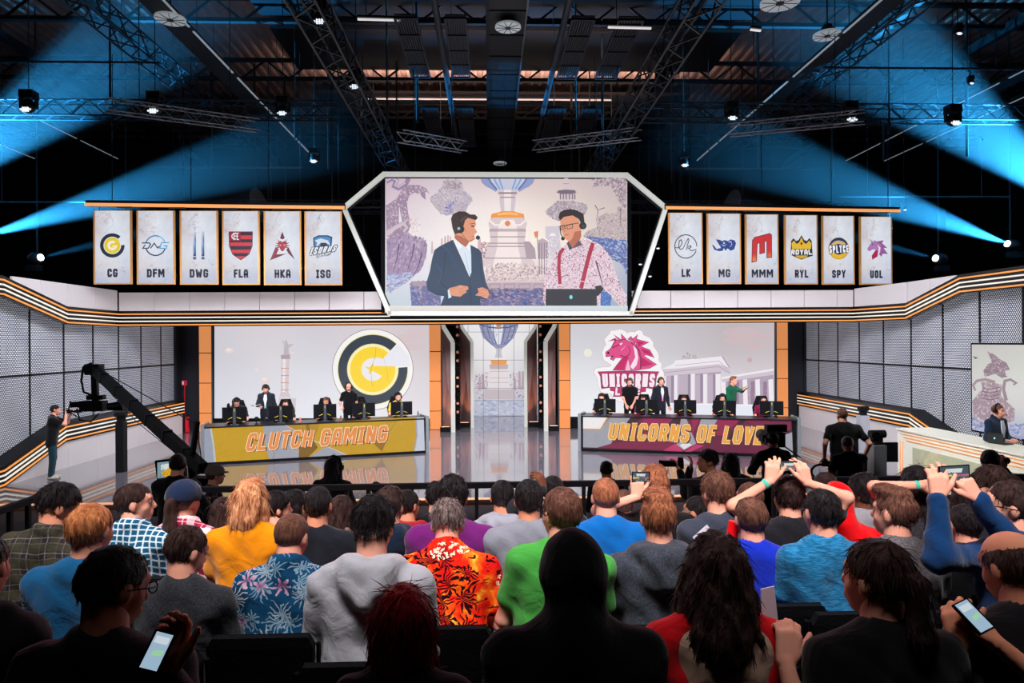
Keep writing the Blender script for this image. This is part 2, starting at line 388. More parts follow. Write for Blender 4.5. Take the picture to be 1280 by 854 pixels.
# ------------------------------------------------------------------ flat pictures: LED screens, printed banners, desk fronts
def paint_material(name, strength, nz=0.06, scale=14, rough=0.4, grid=0.0):
    m, b, t = newmat(name)
    a = t.new('ShaderNodeVertexColor', layer_name='paint'); v = t.coord('Object'); n = t.noise(v, scale, 4, 0.6)
    f = t.math('ADD', 1.0 - nz, t.math('MULTIPLY', n[0], 2 * nz))
    c = t.mix(1.0, a.outputs[0], t.new('ShaderNodeCombineColor').outputs[0], 'MIX')
    sc = t.new('ShaderNodeVectorMath', operation='SCALE'); t.l.new(a.outputs[0], sc.inputs[0]); t.l.new(f, sc.inputs['Scale'])
    t.put(b.inputs['Base Color'], (0.02, 0.02, 0.02)); b.inputs['Roughness'].default_value = rough
    t.put(b.inputs['Emission Color'], sc.outputs[0]); b.inputs['Emission Strength'].default_value = strength
    return m
SCREEN = paint_material('led_screen_surface', 1.0, 0.05)
PRINT = paint_material('backlit_banner_surface', 0.92, 0.16, 5)
DESKP = paint_material('desk_front_surface', 0.95, 0.10, 6)
def tf(x0, y0, s): return lambda p: (x0 + p[0] / s, y0 + p[1] / s)
ZA = tf(470, 210, 7.494); ZB = tf(630, 210, 7.494); ZC = tf(470, 290, 7.494); ZD = tf(630, 290, 7.494)
ZI = tf(730, 400, 8.54); ZJ = tf(400, 405, 8.993); ZL = tf(230, 400, 3.881); ZR = tf(700, 400, 3.881)
ID = lambda p: p
def inside(p, poly):
    x, y = p; c = False; n = len(poly)
    for i in range(n):
        x1, y1 = poly[i]; x2, y2 = poly[i - 1]
        if (y1 > y) != (y2 > y) and x < (x2 - x1) * (y - y1) / (y2 - y1) + x1: c = not c
    return c
class Canvas:
    """collects flat coloured shapes on one real plane; shapes are given in the frame in which they were measured"""
    def __init__(s, O, U, V, free=False):
        s.O = Vector(O); s.U = Vector(U).normalized(); s.V = Vector(V).normalized(); s.N = s.U.cross(s.V).normalized()
        if s.N.dot(Vector((0, 0, EYE)) - s.O) < 0: s.N = -s.N
        s.k = 0; s.v = []; s.f = []; s.c = []; s.free = free; s.step = 0.0003
    def hit(s, p):
        if s.free: q = s.O + s.U * p[0] + s.V * p[1]; return q
        r = Vector(ray(*p)); e = Vector((0, 0, EYE)); t = (s.O - e).dot(s.N) / r.dot(s.N); return e + r * t
    def raw(s, pts, tris, cols):
        o = len(s.v); d = s.N * (s.k * s.step)
        s.v += [s.hit(p) + d for p in pts]; s.f += [tuple(i + o for i in t) for t in tris]; s.c += [(*lin(c), 1) for c in cols]; s.k += 1
    def poly(s, pts, col, T=ID, outline=None, ow=0.6):
        pts = [T(p) for p in pts]
        if outline: s.stroke(pts + [pts[0]], ow, outline)
        s.raw(pts, tessellate_polygon([[Vector((a, b, 0)) for a, b in pts]]), [col] * len(pts))
    def grad(s, x0, y0, x1, y1, rows, T=ID):
        ny = len(rows); nx = len(rows[0]); pts = []; cols = []; fs = []
        for j, r in enumerate(rows):
            for i, c in enumerate(r): pts.append(T((x0 + (x1 - x0) * i / (nx - 1), y0 + (y1 - y0) * j / (ny - 1)))); cols.append(c)
        for j in range(ny - 1):
            for i in range(nx - 1): a = j * nx + i; fs.append((a, a + 1, a + nx + 1, a + nx))
        s.raw(pts, fs, cols)
    def stroke(s, pts, wd, col, T=ID, w1=None, col2=None):
        pts = [T(p) for p in pts]; n = len(pts); vs = []; cols = []
        for i, p in enumerate(pts):
            a = pts[max(i - 1, 0)]; b = pts[min(i + 1, n - 1)]
            if i == 0 and pts[0] == pts[-1]: a = pts[-2]
            if i == n - 1 and pts[0] == pts[-1]: b = pts[1]
            def nrm(u, v):
                dx, dy = v[0] - u[0], v[1] - u[1]; L = math.hypot(dx, dy) or 1; return (-dy / L, dx / L)
            n1 = nrm(a, p) if a != p else nrm(p, b); n2 = nrm(p, b) if b != p else n1
            mx, my = n1[0] + n2[0], n1[1] + n2[1]; L = math.hypot(mx, my) or 1; mx /= L; my /= L
            k = 1 / max(0.5, mx * n1[0] + my * n1[1]); w = (wd + ((w1 if w1 is not None else wd) - wd) * i / max(1, n - 1)) / 2 * k
            vs += [(p[0] + mx * w, p[1] + my * w), (p[0] - mx * w, p[1] - my * w)]
            c = col if col2 is None else tuple(col[j] + (col2[j] - col[j]) * i / max(1, n - 1) for j in range(3)); cols += [c, c]
        s.raw(vs, [(2 * i, 2 * i + 1, 2 * i + 3, 2 * i + 2) for i in range(n - 1)], cols)
    def arc(s, c, r0, r1, a0, a1, col, T=ID, n=48, ry=1.0):
        pts = []; fs = []
        for i in range(n + 1):
            t = math.radians(a0 + (a1 - a0) * i / n)
            pts += [T((c[0] + r0 * math.cos(t), c[1] - r0 * ry * math.sin(t))), T((c[0] + r1 * math.cos(t), c[1] - r1 * ry * math.sin(t)))]
        s.raw(pts, [(2 * i, 2 * i + 1, 2 * i + 3, 2 * i + 2) for i in range(n)], [col] * len(pts))
    def disc(s, c, r, col, T=ID, n=20, ry=1.0):
        s.poly([(c[0] + r * math.cos(2 * math.pi * i / n), c[1] + r * ry * math.sin(2 * math.pi * i / n)) for i in range(n)], col, T)
    def scatter(s, pts, n, size, cols, T=ID, seed=1, stretch=1.0, ang=None, soft=0.62):
        """many small irregular flecks inside an outline (one layer)"""
        R = random.Random(seed); pts = [T(p) for p in pts]; xs = [p[0] for p in pts]; ys = [p[1] for p in pts]
        mean = [sum(c[j] for c in cols) / len(cols) for j in range(3)]; cols = [tuple(mean[j] + (c[j] - mean[j]) * soft for j in range(3)) for c in cols]
        if soft < 1: n = int(n * 2.6); size *= 0.62
        vs = []; fs = []; cs = []; tries = 0; k = 0
        while k < n and tries < n * 8:
            tries += 1; p = (R.uniform(min(xs), max(xs)), R.uniform(min(ys), max(ys)))
            if not inside(p, pts): continue
            k += 1; c = R.choice(cols); j = R.uniform(-6, 6); c = tuple(min(255, max(0, q + j)) for q in c)
            a0 = R.uniform(0, 6.28) if ang is None else ang + R.gauss(0, 0.25); m = R.choice((4, 5, 6)); z = size * R.uniform(0.5, 1.3)
            o = len(vs)
            for i in range(m):
                t = 2 * math.pi * i / m; rr = z * R.uniform(0.6, 1.1); ex = rr * math.cos(t) * stretch; ey = rr * math.sin(t)
                vs.append((p[0] + ex * math.cos(a0) - ey * math.sin(a0), p[1] + ex * math.sin(a0) + ey * math.cos(a0))); cs.append(c)
            fs.append(tuple(range(o, o + m)))
        # later flecks slightly nearer so that overlaps never fight
        o = len(s.v)
        for q, p in enumerate(vs): s.v.append(s.hit(p) + s.N * (s.k * s.step + q * 4e-7))
        s.f += [tuple(i + o for i in f) for f in fs]; s.c += [(*lin(c), 1) for c in cs]; s.k += 2 + int(len(vs) * 4e-7 / s.step)
    def text(s, st, quad, col, T=ID, wt=0.20, outline=None, ow=0.08, col2=None, shear=0.0, gap=0.30, asp=0.55):
        """block capitals laid into a quad TL, TR, BR, BL; wt is stroke weight over height"""
        TL, TR, BR, BL = [T(p) for p in quad]
        ws = [GLYW.get(c, 1.0) for c in st]; tot = sum(ws) + gap * (len(st) - 1)
        def q(u, v):  # u along 0..tot, v height 0..1
            u = u / tot + 0 * v
            return tuple((BL[j] * (1 - u) + BR[j] * u) * (1 - v) + (TL[j] * (1 - u) + TR[j] * u) * v for j in (0, 1))
        Hh = math.hypot(TL[0] - BL[0], TL[1] - BL[1]); Wd = math.hypot(BR[0] - BL[0], BR[1] - BL[1]) / tot
        hw = wt * Hh / 2
        for ps in ((outline, ow), (col, 0.0)):
            if ps[0] is None: continue
            u = 0.0
            for c, cwid in zip(st, ws):
                ix = hw / Wd; iy = hw / Hh
                for g in GLY.get(c, []):
                    pts = [(u + ix + a * (cwid - 2 * ix), iy + b * (1 - 2 * iy)) for a, b in g]
                    p2 = [q(*p) for p in pts]
                    if p2[0] != p2[-1] and c not in 'CGS':      # square caps so that stems reach the full letter height
                        for e_, n_ in ((0, 1), (-1, -2)):
                            dx, dy = p2[e_][0] - p2[n_][0], p2[e_][1] - p2[n_][1]; L_ = math.hypot(dx, dy) or 1; p2[e_] = (p2[e_][0] + dx / L_ * hw * 0.95, p2[e_][1] + dy / L_ * hw * 0.95)
                    s.stroke(p2, 2 * hw + 2 * ps[1] * Hh, ps[0]); s.k -= 1
                u += cwid + gap
            s.k += 1
    def build(s, name, m, parent=None, origin=None):
        org = Vector(origin) if origin is not None else Vector((0, 0, 0))
        me = bpy.data.meshes.new(name); me.from_pydata([tuple(p - org) for p in s.v], [], s.f); me.materials.append(m)
        ca = me.color_attributes.new('paint', 'FLOAT_COLOR', 'POINT')
        ca.data.foreach_set('color', [x for c in s.c for x in c]); me.update()
        o = link(name, me, parent); 
        if parent is None: o.location = org
        return o
GLYW = {'I': 0.66, 'L': 0.92, 'T': 0.92, 'E': 0.88, 'F': 0.88, ' ': 0.45, 'M': 1.3, 'W': 1.35, "'": 0.3}
GLY = {
 'A': [[(0, 0), (0, .72), (.22, 1), (.78, 1), (1, .72), (1, 0)], [(0, .36), (1, .36)]],
 'B': [[(0, 0), (0, 1), (.8, 1), (1, .85), (1, .62), (.82, .5), (0, .5)], [(.82, .5), (1, .38), (1, .15), (.8, 0), (0, 0)]],
 'C': [[(1, .66), (1, .86), (.8, 1), (.2, 1), (0, .86), (0, .14), (.2, 0), (.8, 0), (1, .14), (1, .34)]],
 'D': [[(0, 0), (0, 1), (.75, 1), (1, .84), (1, .16), (.75, 0), (0, 0)]],
 'E': [[(1, 0), (0, 0), (0, 1), (1, 1)], [(0, .5), (.85, .5)]],
 'F': [[(0, 0), (0, 1), (1, 1)], [(0, .52), (.85, .52)]],
 'G': [[(1, .7), (1, .86), (.8, 1), (.2, 1), (0, .86), (0, .14), (.2, 0), (.8, 0), (1, .14), (1, .46), (.5, .46)]],
 'H': [[(0, 0), (0, 1)], [(1, 0), (1, 1)], [(0, .5), (1, .5)]],
 'I': [[(.5, 0), (.5, 1)], [(0, 0), (1, 0)], [(0, 1), (1, 1)]],
 'K': [[(0, 0), (0, 1)], [(1, 1), (.15, .5), (1, 0)]],
 'L': [[(0, 1), (0, 0), (1, 0)]],
 'M': [[(0, 0), (0, 1), (.1, 1), (.5, .35), (.9, 1), (1, 1), (1, 0)]],
 'N': [[(0, 0), (0, 1), (.08, 1), (.92, 0), (1, 0), (1, 1)]],
 'O': [[(.5, 1), (.2, 1), (0, .86), (0, .14), (.2, 0), (.8, 0), (1, .14), (1, .86), (.8, 1), (.5, 1)]],
 'P': [[(0, 0), (0, 1), (.8, 1), (1, .86), (1, .56), (.8, .42), (0, .42)]],
 'R': [[(0, 0), (0, 1), (.8, 1), (1, .86), (1, .6), (.8, .46), (0, .46)], [(.6, .46), (1, 0)]],
 'S': [[(1, .7), (1, .86), (.8, 1), (.2, 1), (0, .86), (0, .66), (.2, .54), (.8, .46), (1, .34), (1, .14), (.8, 0), (.2, 0), (0, .14), (0, .3)]],
 'T': [[(.5, 0), (.5, 1)], [(0, 1), (1, 1)]],
 'U': [[(0, 1), (0, .14), (.2, 0), (.8, 0), (1, .14), (1, 1)]],
 'V': [[(0, 1), (.45, 0), (.55, 0), (1, 1)]],
 'W': [[(0, 1), (.2, 0), (.27, 0), (.5, .7), (.73, 0), (.8, 0), (1, 1)]],
 'Y': [[(0, 1), (.5, .45), (1, 1)], [(.5, .45), (.5, 0)]],
}
ROCK = [(188, 165, 176), (158, 138, 154), (208, 190, 198), (132, 112, 138), (224, 208, 210)]
def big_trophy(cv, cx, top, sc, T=ID, dx=0.0):
    """generic stone urn on a round pedestal, used on both middle screens; cx, top and sc in the measuring frame"""
    def P(l): return [(cx + x * sc, top + y * sc) for x, y in l]
    def sym(l): return P([(-x, y) for x, y in l] + [(x, y) for x, y in l[::-1]])
    cv.poly(sym([(260, 0), (240, 55), (200, 90), (165, 105), (110, 140), (95, 120)]), (150, 150, 190), T)
    cv.poly(sym([(170, 0), (140, 80), (90, 120)]), (196, 196, 214), T)
    for s in (-1, 1):
        for a in (80, 130, 185, 230): cv.stroke(P([(s * a, 0), (s * a * 0.85, 50), (s * a * 0.55, 115)]), 14 * sc / 7.5, (96, 110, 165) if a % 2 else (120, 160, 215), T)
    cv.poly(sym([(85, 115), (95, 130), (92, 160), (70, 180), (78, 210), (60, 330)]), (206, 192, 200), T)
    cv.poly(sym([(35, 120), (30, 330)]), (236, 226, 226), T)
    cv.stroke(P([(-84, 150), (84, 150)]), 2.0 * sc, (150, 120, 130), T); cv.stroke(P([(-70, 190), (70, 190)]), 1.4 * sc, (170, 130, 130), T)
    cv.poly(sym([(60, 320), (85, 330), (150, 345), (158, 380), (140, 410), (60, 390)]), (238, 150, 70), T)
    cv.poly(sym([(40, 332), (100, 345), (90, 360), (30, 352)]), (250, 190, 110), T)
    cv.poly(sym([(130, 380), (172, 400), (180, 440), (170, 475), (160, 490), (172, 500), (160, 600), (185, 640), (215, 760), (255, 800), (260, 840)]), (214, 196, 200), T)
    cv.poly(sym([(60, 400), (90, 480), (95, 640), (140, 840)]), (240, 226, 222), T)
    for y, w in ((490, 170), (505, 172), (560, 165), (620, 178), (650, 188), (760, 215)): cv.stroke(P([(-w, y), (w, y)]), 1.2 * sc, (160, 135, 145), T)
    for s in (-1, 1): cv.stroke(P([(s * 20, 400), (s * 70, 450), (s * 120, 450), (s * 170, 405)]), 16 * sc / 7.5, (246, 232, 226), T)
    cv.disc((cx, top + 435 * sc), 26 * sc, (224, 132, 84), T)
def screen_frame_box(root, O, U, V, w, h, d, m=BLACKG, name='casing'):
    """dark casing right behind a picture plane whose lower left corner is O"""
    U = Vector(U).normalized(); V = Vector(V).normalized(); N = U.cross(V)
    if N.dot(Vector((0, 0, EYE)) - Vector(O)) < 0: N = -N
    a = [Vector(O) - N * 0.004, Vector(O) + U * w - N * 0.004, Vector(O) + U * w + V * h - N * 0.004, Vector(O) + V * h - N * 0.004]
    mb = MB(); vs = a + [p - N * d for p in a]; mb.add(vs, [(0, 1, 2, 3), (7, 6, 5, 4), (0, 4, 5, 1), (1, 5, 6, 2), (2, 6, 7, 3), (3, 7, 4, 0)])
    return mb.build(name, m, root)
# ------------------------------------------------------------------ left stage screen
def left_screen():
    Y = YB - 0.12; t = thing('led_screen', 'wide left stage screen with round yellow and grey G emblem and a stone tower', 'screen')
    lo = at(268, 523, Y); hi = at(538, 404, Y)
    screen_frame_box(t, (lo.x - 0.05, Y, lo.z - 0.05), (1, 0, 0), (0, 0, 1), hi.x - lo.x + 0.1, 3.7, 0.2)
    MB().box(((lo.x + hi.x) / 2, Y + 0.02, 0.21), (hi.x - lo.x, 0.16, 0.42)).build('plinth', BLACK, t)
    cv = Canvas((0, Y, 2), (1, 0, 0), (0, 0, 1))
    cv.grad(268, 404, 537, 523, [[(206, 200, 208), (214, 206, 212), (208, 202, 210), (216, 206, 210), (204, 196, 204)],
                                 [(204, 202, 210), (216, 212, 218), (214, 212, 220), (222, 214, 218), (210, 200, 204)],
                                 [(212, 212, 220), (220, 218, 226), (224, 224, 232), (228, 224, 230), (218, 212, 218)],
                                 [(214, 216, 224), (226, 226, 234), (232, 232, 240), (234, 232, 238), (226, 222, 228)]])
    for x, y, r in ((220, 148, 22), (395, 292, 26), (355, 245, 12), (530, 160, 10)): cv.disc((x, y), r, (226, 212, 212), ZL, ry=0.6); cv.disc((x - 4, y - 3), r * 0.5, (238, 226, 220), ZL, ry=0.6)
    for x, y, w in ((1080, 90, 60), (1150, 60, 70), (1120, 130, 50)): cv.disc((x, y), w, (214, 196, 200), ZL, ry=0.35)
    # tower
    cv.poly([(460, 378), (545, 380), (538, 470), (452, 470)], (206, 200, 206), ZL); cv.poly([(470, 385), (500, 385), (498, 470), (465, 470)], (232, 230, 234), ZL)
    cv.poly([(472, 190), (512, 190), (506, 350), (520, 375), (462, 375), (469, 350)], (212, 198, 202), ZL)
    cv.poly([(480, 190), (494, 190), (490, 350), (478, 350)], (236, 228, 228), ZL)
    for y in (235, 270, 305, 340): cv.stroke([(470, y), (509, y)], 0.9, (196, 140, 128), ZL)
    cv.poly([(470, 170), (515, 168), (515, 190), (472, 190)], (176, 160, 168), ZL)
    cv.poly([(486, 120), (496, 92), (506, 120), (510, 168), (484, 168)], (190, 182, 186), ZL)
    cv.poly([(474, 95), (494, 110), (488, 135)], (200, 192, 196), ZL); cv.poly([(535, 118), (506, 118), (508, 138)], (196, 186, 190), ZL)
    for y in (215, 250, 290, 325): cv.scatter([(472, y - 8), (508, y - 8), (506, y + 8), (472, y + 8)], 12, 0.5, [(168, 130, 130), (240, 235, 235)], ZL, seed=y)
    # round emblem
    c = (594, 512)
    cv.disc(c, 456, (150, 110, 120), ZJ, 64); cv.disc(c, 450, (244, 243, 240), ZJ, 64)
    cv.arc(c, 283, 396, 47, 364, (226, 216, 130), ZJ, 80); cv.arc(c, 290, 389, 47, 364, (62, 70, 82), ZJ, 80)
    cv.arc(c, 0.1, 262, 0, 360, (236, 233, 236), ZJ, 60); cv.arc(c, 252, 280, 47, 364, (250, 240, 180), ZJ, 80)
    cv.arc(c, 128, 254, 47, 364, (250, 214, 62), ZJ, 80); 
    cv.poly([(500, 478), (560, 488), (600, 432), (604, 474), (846, 476), (846, 520), (792, 600), (700, 588), (592, 528), (548, 576), (556, 520)], (250, 214, 62), ZJ)
    cv.poly([(604, 474), (1020, 474), (1000, 360), (900, 240), (866, 232), (708, 396), (640, 372)], (234, 233, 242), ZJ)
    cv.stroke([(630, 260), (625, 350), (572, 520), (580, 620), (590, 700)], 0.35, (150, 130, 90), ZJ); cv.stroke([(700, 320), (760, 540), (765, 640)], 0.3, (200, 170, 60), ZJ)
    cv.build('picture', SCREEN, t)
left_screen()
def right_screen():
    Y = YB - 0.12; t = thing('led_screen', 'wide right stage screen with pink horned horse emblem and columned stone gate', 'screen')
    lo = at(713, 521, Y); hi = at(968, 402, Y)
    screen_frame_box(t, (lo.x - 0.05, Y, lo.z - 0.05), (1, 0, 0), (0, 0, 1), hi.x - lo.x + 0.1, 3.7, 0.2)
    MB().box(((lo.x + hi.x) / 2, Y + 0.02, 0.2), (hi.x - lo.x, 0.16, 0.40)).build('plinth', BLACK, t)
    cv = Canvas((0, Y, 2), (1, 0, 0), (0, 0, 1))
    cv.grad(713, 402, 968, 521, [[(204, 202, 208), (206, 202, 208), (196, 192, 198), (190, 180, 184), (196, 184, 188)],
                                 [(214, 214, 220), (212, 210, 216), (204, 200, 206), (196, 188, 192), (200, 190, 194)],
                                 [(226, 228, 232), (226, 226, 232), (220, 220, 228), (216, 214, 220), (214, 208, 214)],
                                 [(232, 236, 240), (236, 238, 242), (232, 234, 242), (232, 234, 242), (226, 228, 236)]])
    for x, y, w in ((880, 60, 90), (980, 80, 60), (860, 100, 70), (940, 130, 60)): cv.disc((x, y), w, (204, 184, 188), ZR, ry=0.28)
    cv.disc((135, 160), 20, (236, 232, 220), ZR); cv.disc((920, 195), 12, (196, 168, 172), ZR)
    # columned gate
    G0 = (206, 192, 204); G1 = (236, 230, 236); G2 = (176, 160, 178)
    cv.poly([(480, 262), (780, 240), (782, 405), (470, 405)], G2, ZR)
    for a, b in ((515, 553), (572, 634), (658, 694), (718, 756)): cv.poly([(a, 272), (b, 262), (b, 400), (a, 402)], (188, 172, 188), ZR); cv.poly([(b - 14, 262), (b, 262), (b, 400), (b - 14, 400)], (150, 134, 156), ZR)
    for a, b in ((500, 516), (553, 572), (634, 656), (694, 716), (754, 782)): cv.poly([(a, 262), (b, 262), (b, 405), (a, 405)], G1, ZR); cv.stroke([(b - 2, 264), (b - 2, 404)], 0.8, G0, ZR)
    cv.poly([(488, 236), (780, 200), (830, 245), (822, 262), (792, 250), (490, 274)], G0, ZR)
    cv.poly([(490, 240), (552, 212), (560, 196), (690, 186), (785, 176), (822, 232), (770, 214), (560, 236)], G1, ZR)
    cv.stroke([(490, 258), (770, 226), (825, 258)], 0.9, G2, ZR); cv.stroke([(560, 222), (772, 200), (812, 238)], 0.6, G2, ZR); cv.stroke([(785, 176), (822, 232)], 0.8, (150, 110, 130), ZR)
    cv.scatter([(580, 192), (600, 172), (615, 158), (630, 165), (660, 172), (680, 188)], 26, 1.1, [(170, 120, 130), (210, 190, 196), (140, 110, 130)], ZR, 5)
    cv.poly([(782, 300), (1036, 262), (1036, 420), (790, 420)], G2, ZR)
    for x in (815, 850, 925, 985): cv.poly([(x, 300), (x + 18, 297), (x + 18, 415), (x, 415)], (148, 122, 148), ZR)
    cv.scatter([(900, 310), (1030, 290), (1030, 400), (900, 400)], 40, 1.0, [(160, 120, 140), (196, 170, 184)], ZR, 9, 2.0, 1.2)
    for a in (780, 885, 946, 1010): cv.poly([(a, 290), (a + 22, 287), (a + 26, 418), (a + 4, 418)], G1, ZR)
    cv.poly([(782, 278), (1036, 236), (1036, 266), (786, 302)], G0, ZR); cv.poly([(782, 278), (1036, 236), (1036, 246), (784, 288)], G1, ZR)
    cv.poly([(460, 402), (1036, 412), (1036, 472), (460, 472)], (228, 230, 240), ZR); cv.stroke([(470, 404), (1036, 416)], 0.9, (244, 244, 250), ZR)
    # horned horse emblem
    W = (243, 241, 243); PK = (224, 84, 140); DK = (66, 26, 48); CR = (198, 44, 104)
    blob = [(105, 560), (120, 520), (165, 508), (280, 500), (290, 480), (210, 430), (190, 350), (215, 290), (235, 265), (215, 210), (240, 180), (270, 150), (285, 115), (330, 112), (380, 100), (430, 115), (460, 140), (500, 125), (540, 130), (580, 108), (620, 120), (632, 160), (700, 190), (740, 240), (738, 280), (790, 350), (800, 400), (795, 430), (828, 470), (822, 510), (850, 560), (855, 620), (820, 700), (760, 760), (680, 850), (420, 880), (310, 850), (290, 790), (180, 770), (150, 700), (140, 620)]
    cv.poly(blob, W, ZI, outline=(214, 150, 170), ow=0.8)
    mane = [(470, 205), (500, 178), (520, 205), (572, 158), (556, 205), (690, 240), (640, 262), (606, 285), (700, 320), (746, 400), (665, 372), (632, 382), (770, 475), (700, 515), (560, 535), (560, 250)]
    cv.poly(mane, PK, ZI, outline=DK, ow=0.9)
    cv.poly([(560, 225), (660, 240), (610, 262), (585, 290)], CR, ZI); cv.poly([(600, 300), (690, 330), (730, 385), (640, 355)], CR, ZI); cv.poly([(612, 400), (740, 475), (640, 500), (606, 490)], CR, ZI)
    cv.poly([(258, 228), (330, 196), (345, 205), (300, 290), (285, 300), (330, 215)], CR, ZI, outline=DK, ow=0.6)
    cv.poly([(318, 158), (398, 212), (372, 222)], PK, ZI, outline=DK, ow=0.8); cv.poly([(396, 150), (452, 208), (402, 212)], PK, ZI, outline=DK, ow=0.8)
    head = [(232, 345), (262, 325), (290, 300), (345, 215), (380, 225), (420, 212), (470, 222), (540, 250), (592, 330), (610, 400), (608, 520), (560, 536), (310, 536), (360, 470), (410, 404), (336, 402), (310, 432), (280, 415), (300, 385), (235, 392)]
    cv.poly(head, PK, ZI, outline=DK, ow=1.0)
    cv.poly([(310, 536), (360, 470), (420, 400), (480, 390), (440, 470), (430, 536)], CR, ZI)
    cv.poly([(522, 268), (562, 312), (578, 400), (562, 480), (522, 528), (492, 500), (545, 400), (535, 322)], (247, 222, 238), ZI)
    cv.stroke([(385, 378), (440, 396), (480, 370), (494, 330), (470, 275)], 0.9, DK, ZI, 0.5); cv.stroke([(300, 300), (380, 262), (414, 240)], 0.9, DK, ZI); cv.stroke([(396, 325), (440, 282)], 0.8, (250, 200, 224), ZI, 0.3)
    cv.poly([(378, 256), (412, 240), (402, 262), (384, 268)], W, ZI); cv.disc((258, 352), 12, DK, ZI); cv.poly([(285, 385), (318, 380), (300, 402)], DK, ZI)
    cv.stroke([(500, 240), (580, 320), (604, 420), (600, 520)], 0.8, DK, ZI)
    cv.poly([(470, 415), (498, 545), (436, 545)], (246, 190, 214), ZI, outline=DK, ow=0.9)
    ban = [(150, 555), (470, 545), (795, 555), (772, 600), (755, 740), (640, 716), (470, 696), (300, 716), (186, 732), (176, 600)]
    cv.poly([(280, 712), (660, 712), (655, 762), (604, 770), (600, 810), (312, 818), (326, 762), (280, 752)], (186, 50, 98), ZI, outline=DK, ow=0.9)
    cv.text('LOVE', [(338, 716), (602, 716), (596, 800), (330, 806)], (248, 220, 234), ZI, wt=0.24, outline=(120, 20, 60), ow=0.05)
    cv.poly(ban, (186, 46, 98), ZI, outline=DK, ow=1.0)
    cv.text('UNICORNS', [(190, 574), (762, 574), (748, 716), (200, 716)], (250, 228, 240), ZI, wt=0.20, outline=(110, 20, 60), ow=0.05, gap=0.25)
    cv.build('picture', SCREEN, t)
right_screen()
# ------------------------------------------------------------------ tall tiled screen inside the portal
def portal_screen():
    Y = 30.2; t = thing('led_screen', 'tall tiled screen deep inside the portal showing a silver urn', 'screen')
    lo = at(574, 521, Y); hi = at(676, 385, Y)
    screen_frame_box(t, (lo.x - 0.02, Y, 0.0), (1, 0, 0), (0, 0, 1), hi.x - lo.x + 0.04, 4.75, 0.15)
    cv = Canvas((0, Y, 2), (1, 0, 0), (0, 0, 1)); Z3 = tf(530, 380, 3.56)
    cv.grad(574, 385, 676, 521, [[(226, 226, 232), (238, 236, 238), (224, 222, 228)], [(222, 220, 224), (240, 236, 236), (220, 218, 222)], [(196, 192, 200), (228, 222, 224), (190, 192, 206)], [(150, 160, 190), (196, 200, 214), (140, 156, 196)]])
    cv.scatter([(180, 330), (300, 300), (300, 420), (180, 420)], 60, 2.0, ROCK, Z3, 3); cv.scatter([(380, 300), (520, 310), (520, 420), (380, 420)], 60, 2.0, ROCK, Z3, 4)
    for x in (248, 262, 404, 425, 440): cv.poly([(x - 6, 380), (x - 5, 300 + (x % 5) * 8), (x + 5, 300 + (x % 5) * 8), (x + 6, 380)], (182, 162, 170), Z3)
    # urn bowl
    cv.poly([(245, 95), (262, 55), (300, 40), (380, 40), (412, 60), (420, 100), (400, 150), (365, 185), (345, 200), (322, 200), (300, 182), (262, 150)], (150, 152, 182), Z3)
    cv.poly([(300, 60), (345, 55), (352, 110), (340, 180), (326, 180), (300, 110)], (226, 226, 236), Z3)
    for x in (256, 280, 306, 360, 386, 408): cv.stroke([(x, 60), (x + (333 - x) * .04, 110), (x + (333 - x) * .25, 150), (x + (333 - x) * .6, 182)], 1.0, (96, 104, 150), Z3)
    cv.stroke([(248, 92), (290, 104), (333, 108), (376, 104), (418, 92)], 1.6, (84, 90, 132), Z3); cv.poly([(318, 70), (333, 60), (348, 70), (344, 100), (333, 112), (322, 100)], (206, 140, 96), Z3)
    cv.scatter([(250, 50), (415, 50), (412, 125), (370, 175), (300, 175), (255, 120)], 40, 1.3, [(104, 108, 140), (236, 236, 244), (160, 164, 196)], Z3, 8)
    cv.poly([(318, 198), (350, 198), (344, 212), (350, 240), (314, 240), (322, 212)], (200, 196, 206), Z3)
    cv.poly([(296, 250), (370, 250), (366, 270), (300, 270)], (236, 160, 90), Z3); cv.poly([(290, 270), (376, 270), (372, 290), (294, 290)], (196, 176, 178), Z3)
    cv.poly([(296, 290), (370, 290), (384, 380), (284, 380)], (226, 218, 220), Z3); cv.poly([(270, 380), (400, 380), (412, 425), (258, 425)], (196, 184, 190), Z3)
    for y in (300, 330, 350): cv.stroke([(292, y), (376, y)], 0.4, (160, 140, 150), Z3)
    cv.poly([(150, 430), (520, 430), (520, 500), (150, 500)], (186, 188, 204), Z3)
    cv.scatter([(150, 430), (520, 430), (520, 500), (150, 500)], 90, 1.8, [(150, 160, 196), (206, 204, 214), (130, 148, 200), (226, 222, 226)], Z3, 6, 2.6, 0.1, soft=0.5)
    for x in (196, 264, 332, 400, 468): cv.stroke([(x, 20), (x, 500)], 0.45, (90, 92, 104), Z3)
    for y in (0, 125, 250, 375, 430, 498): cv.stroke([(150, y), (520, y)], 0.45, (90, 92, 104), Z3)
    cv.build('picture', SCREEN, t)
portal_screen()
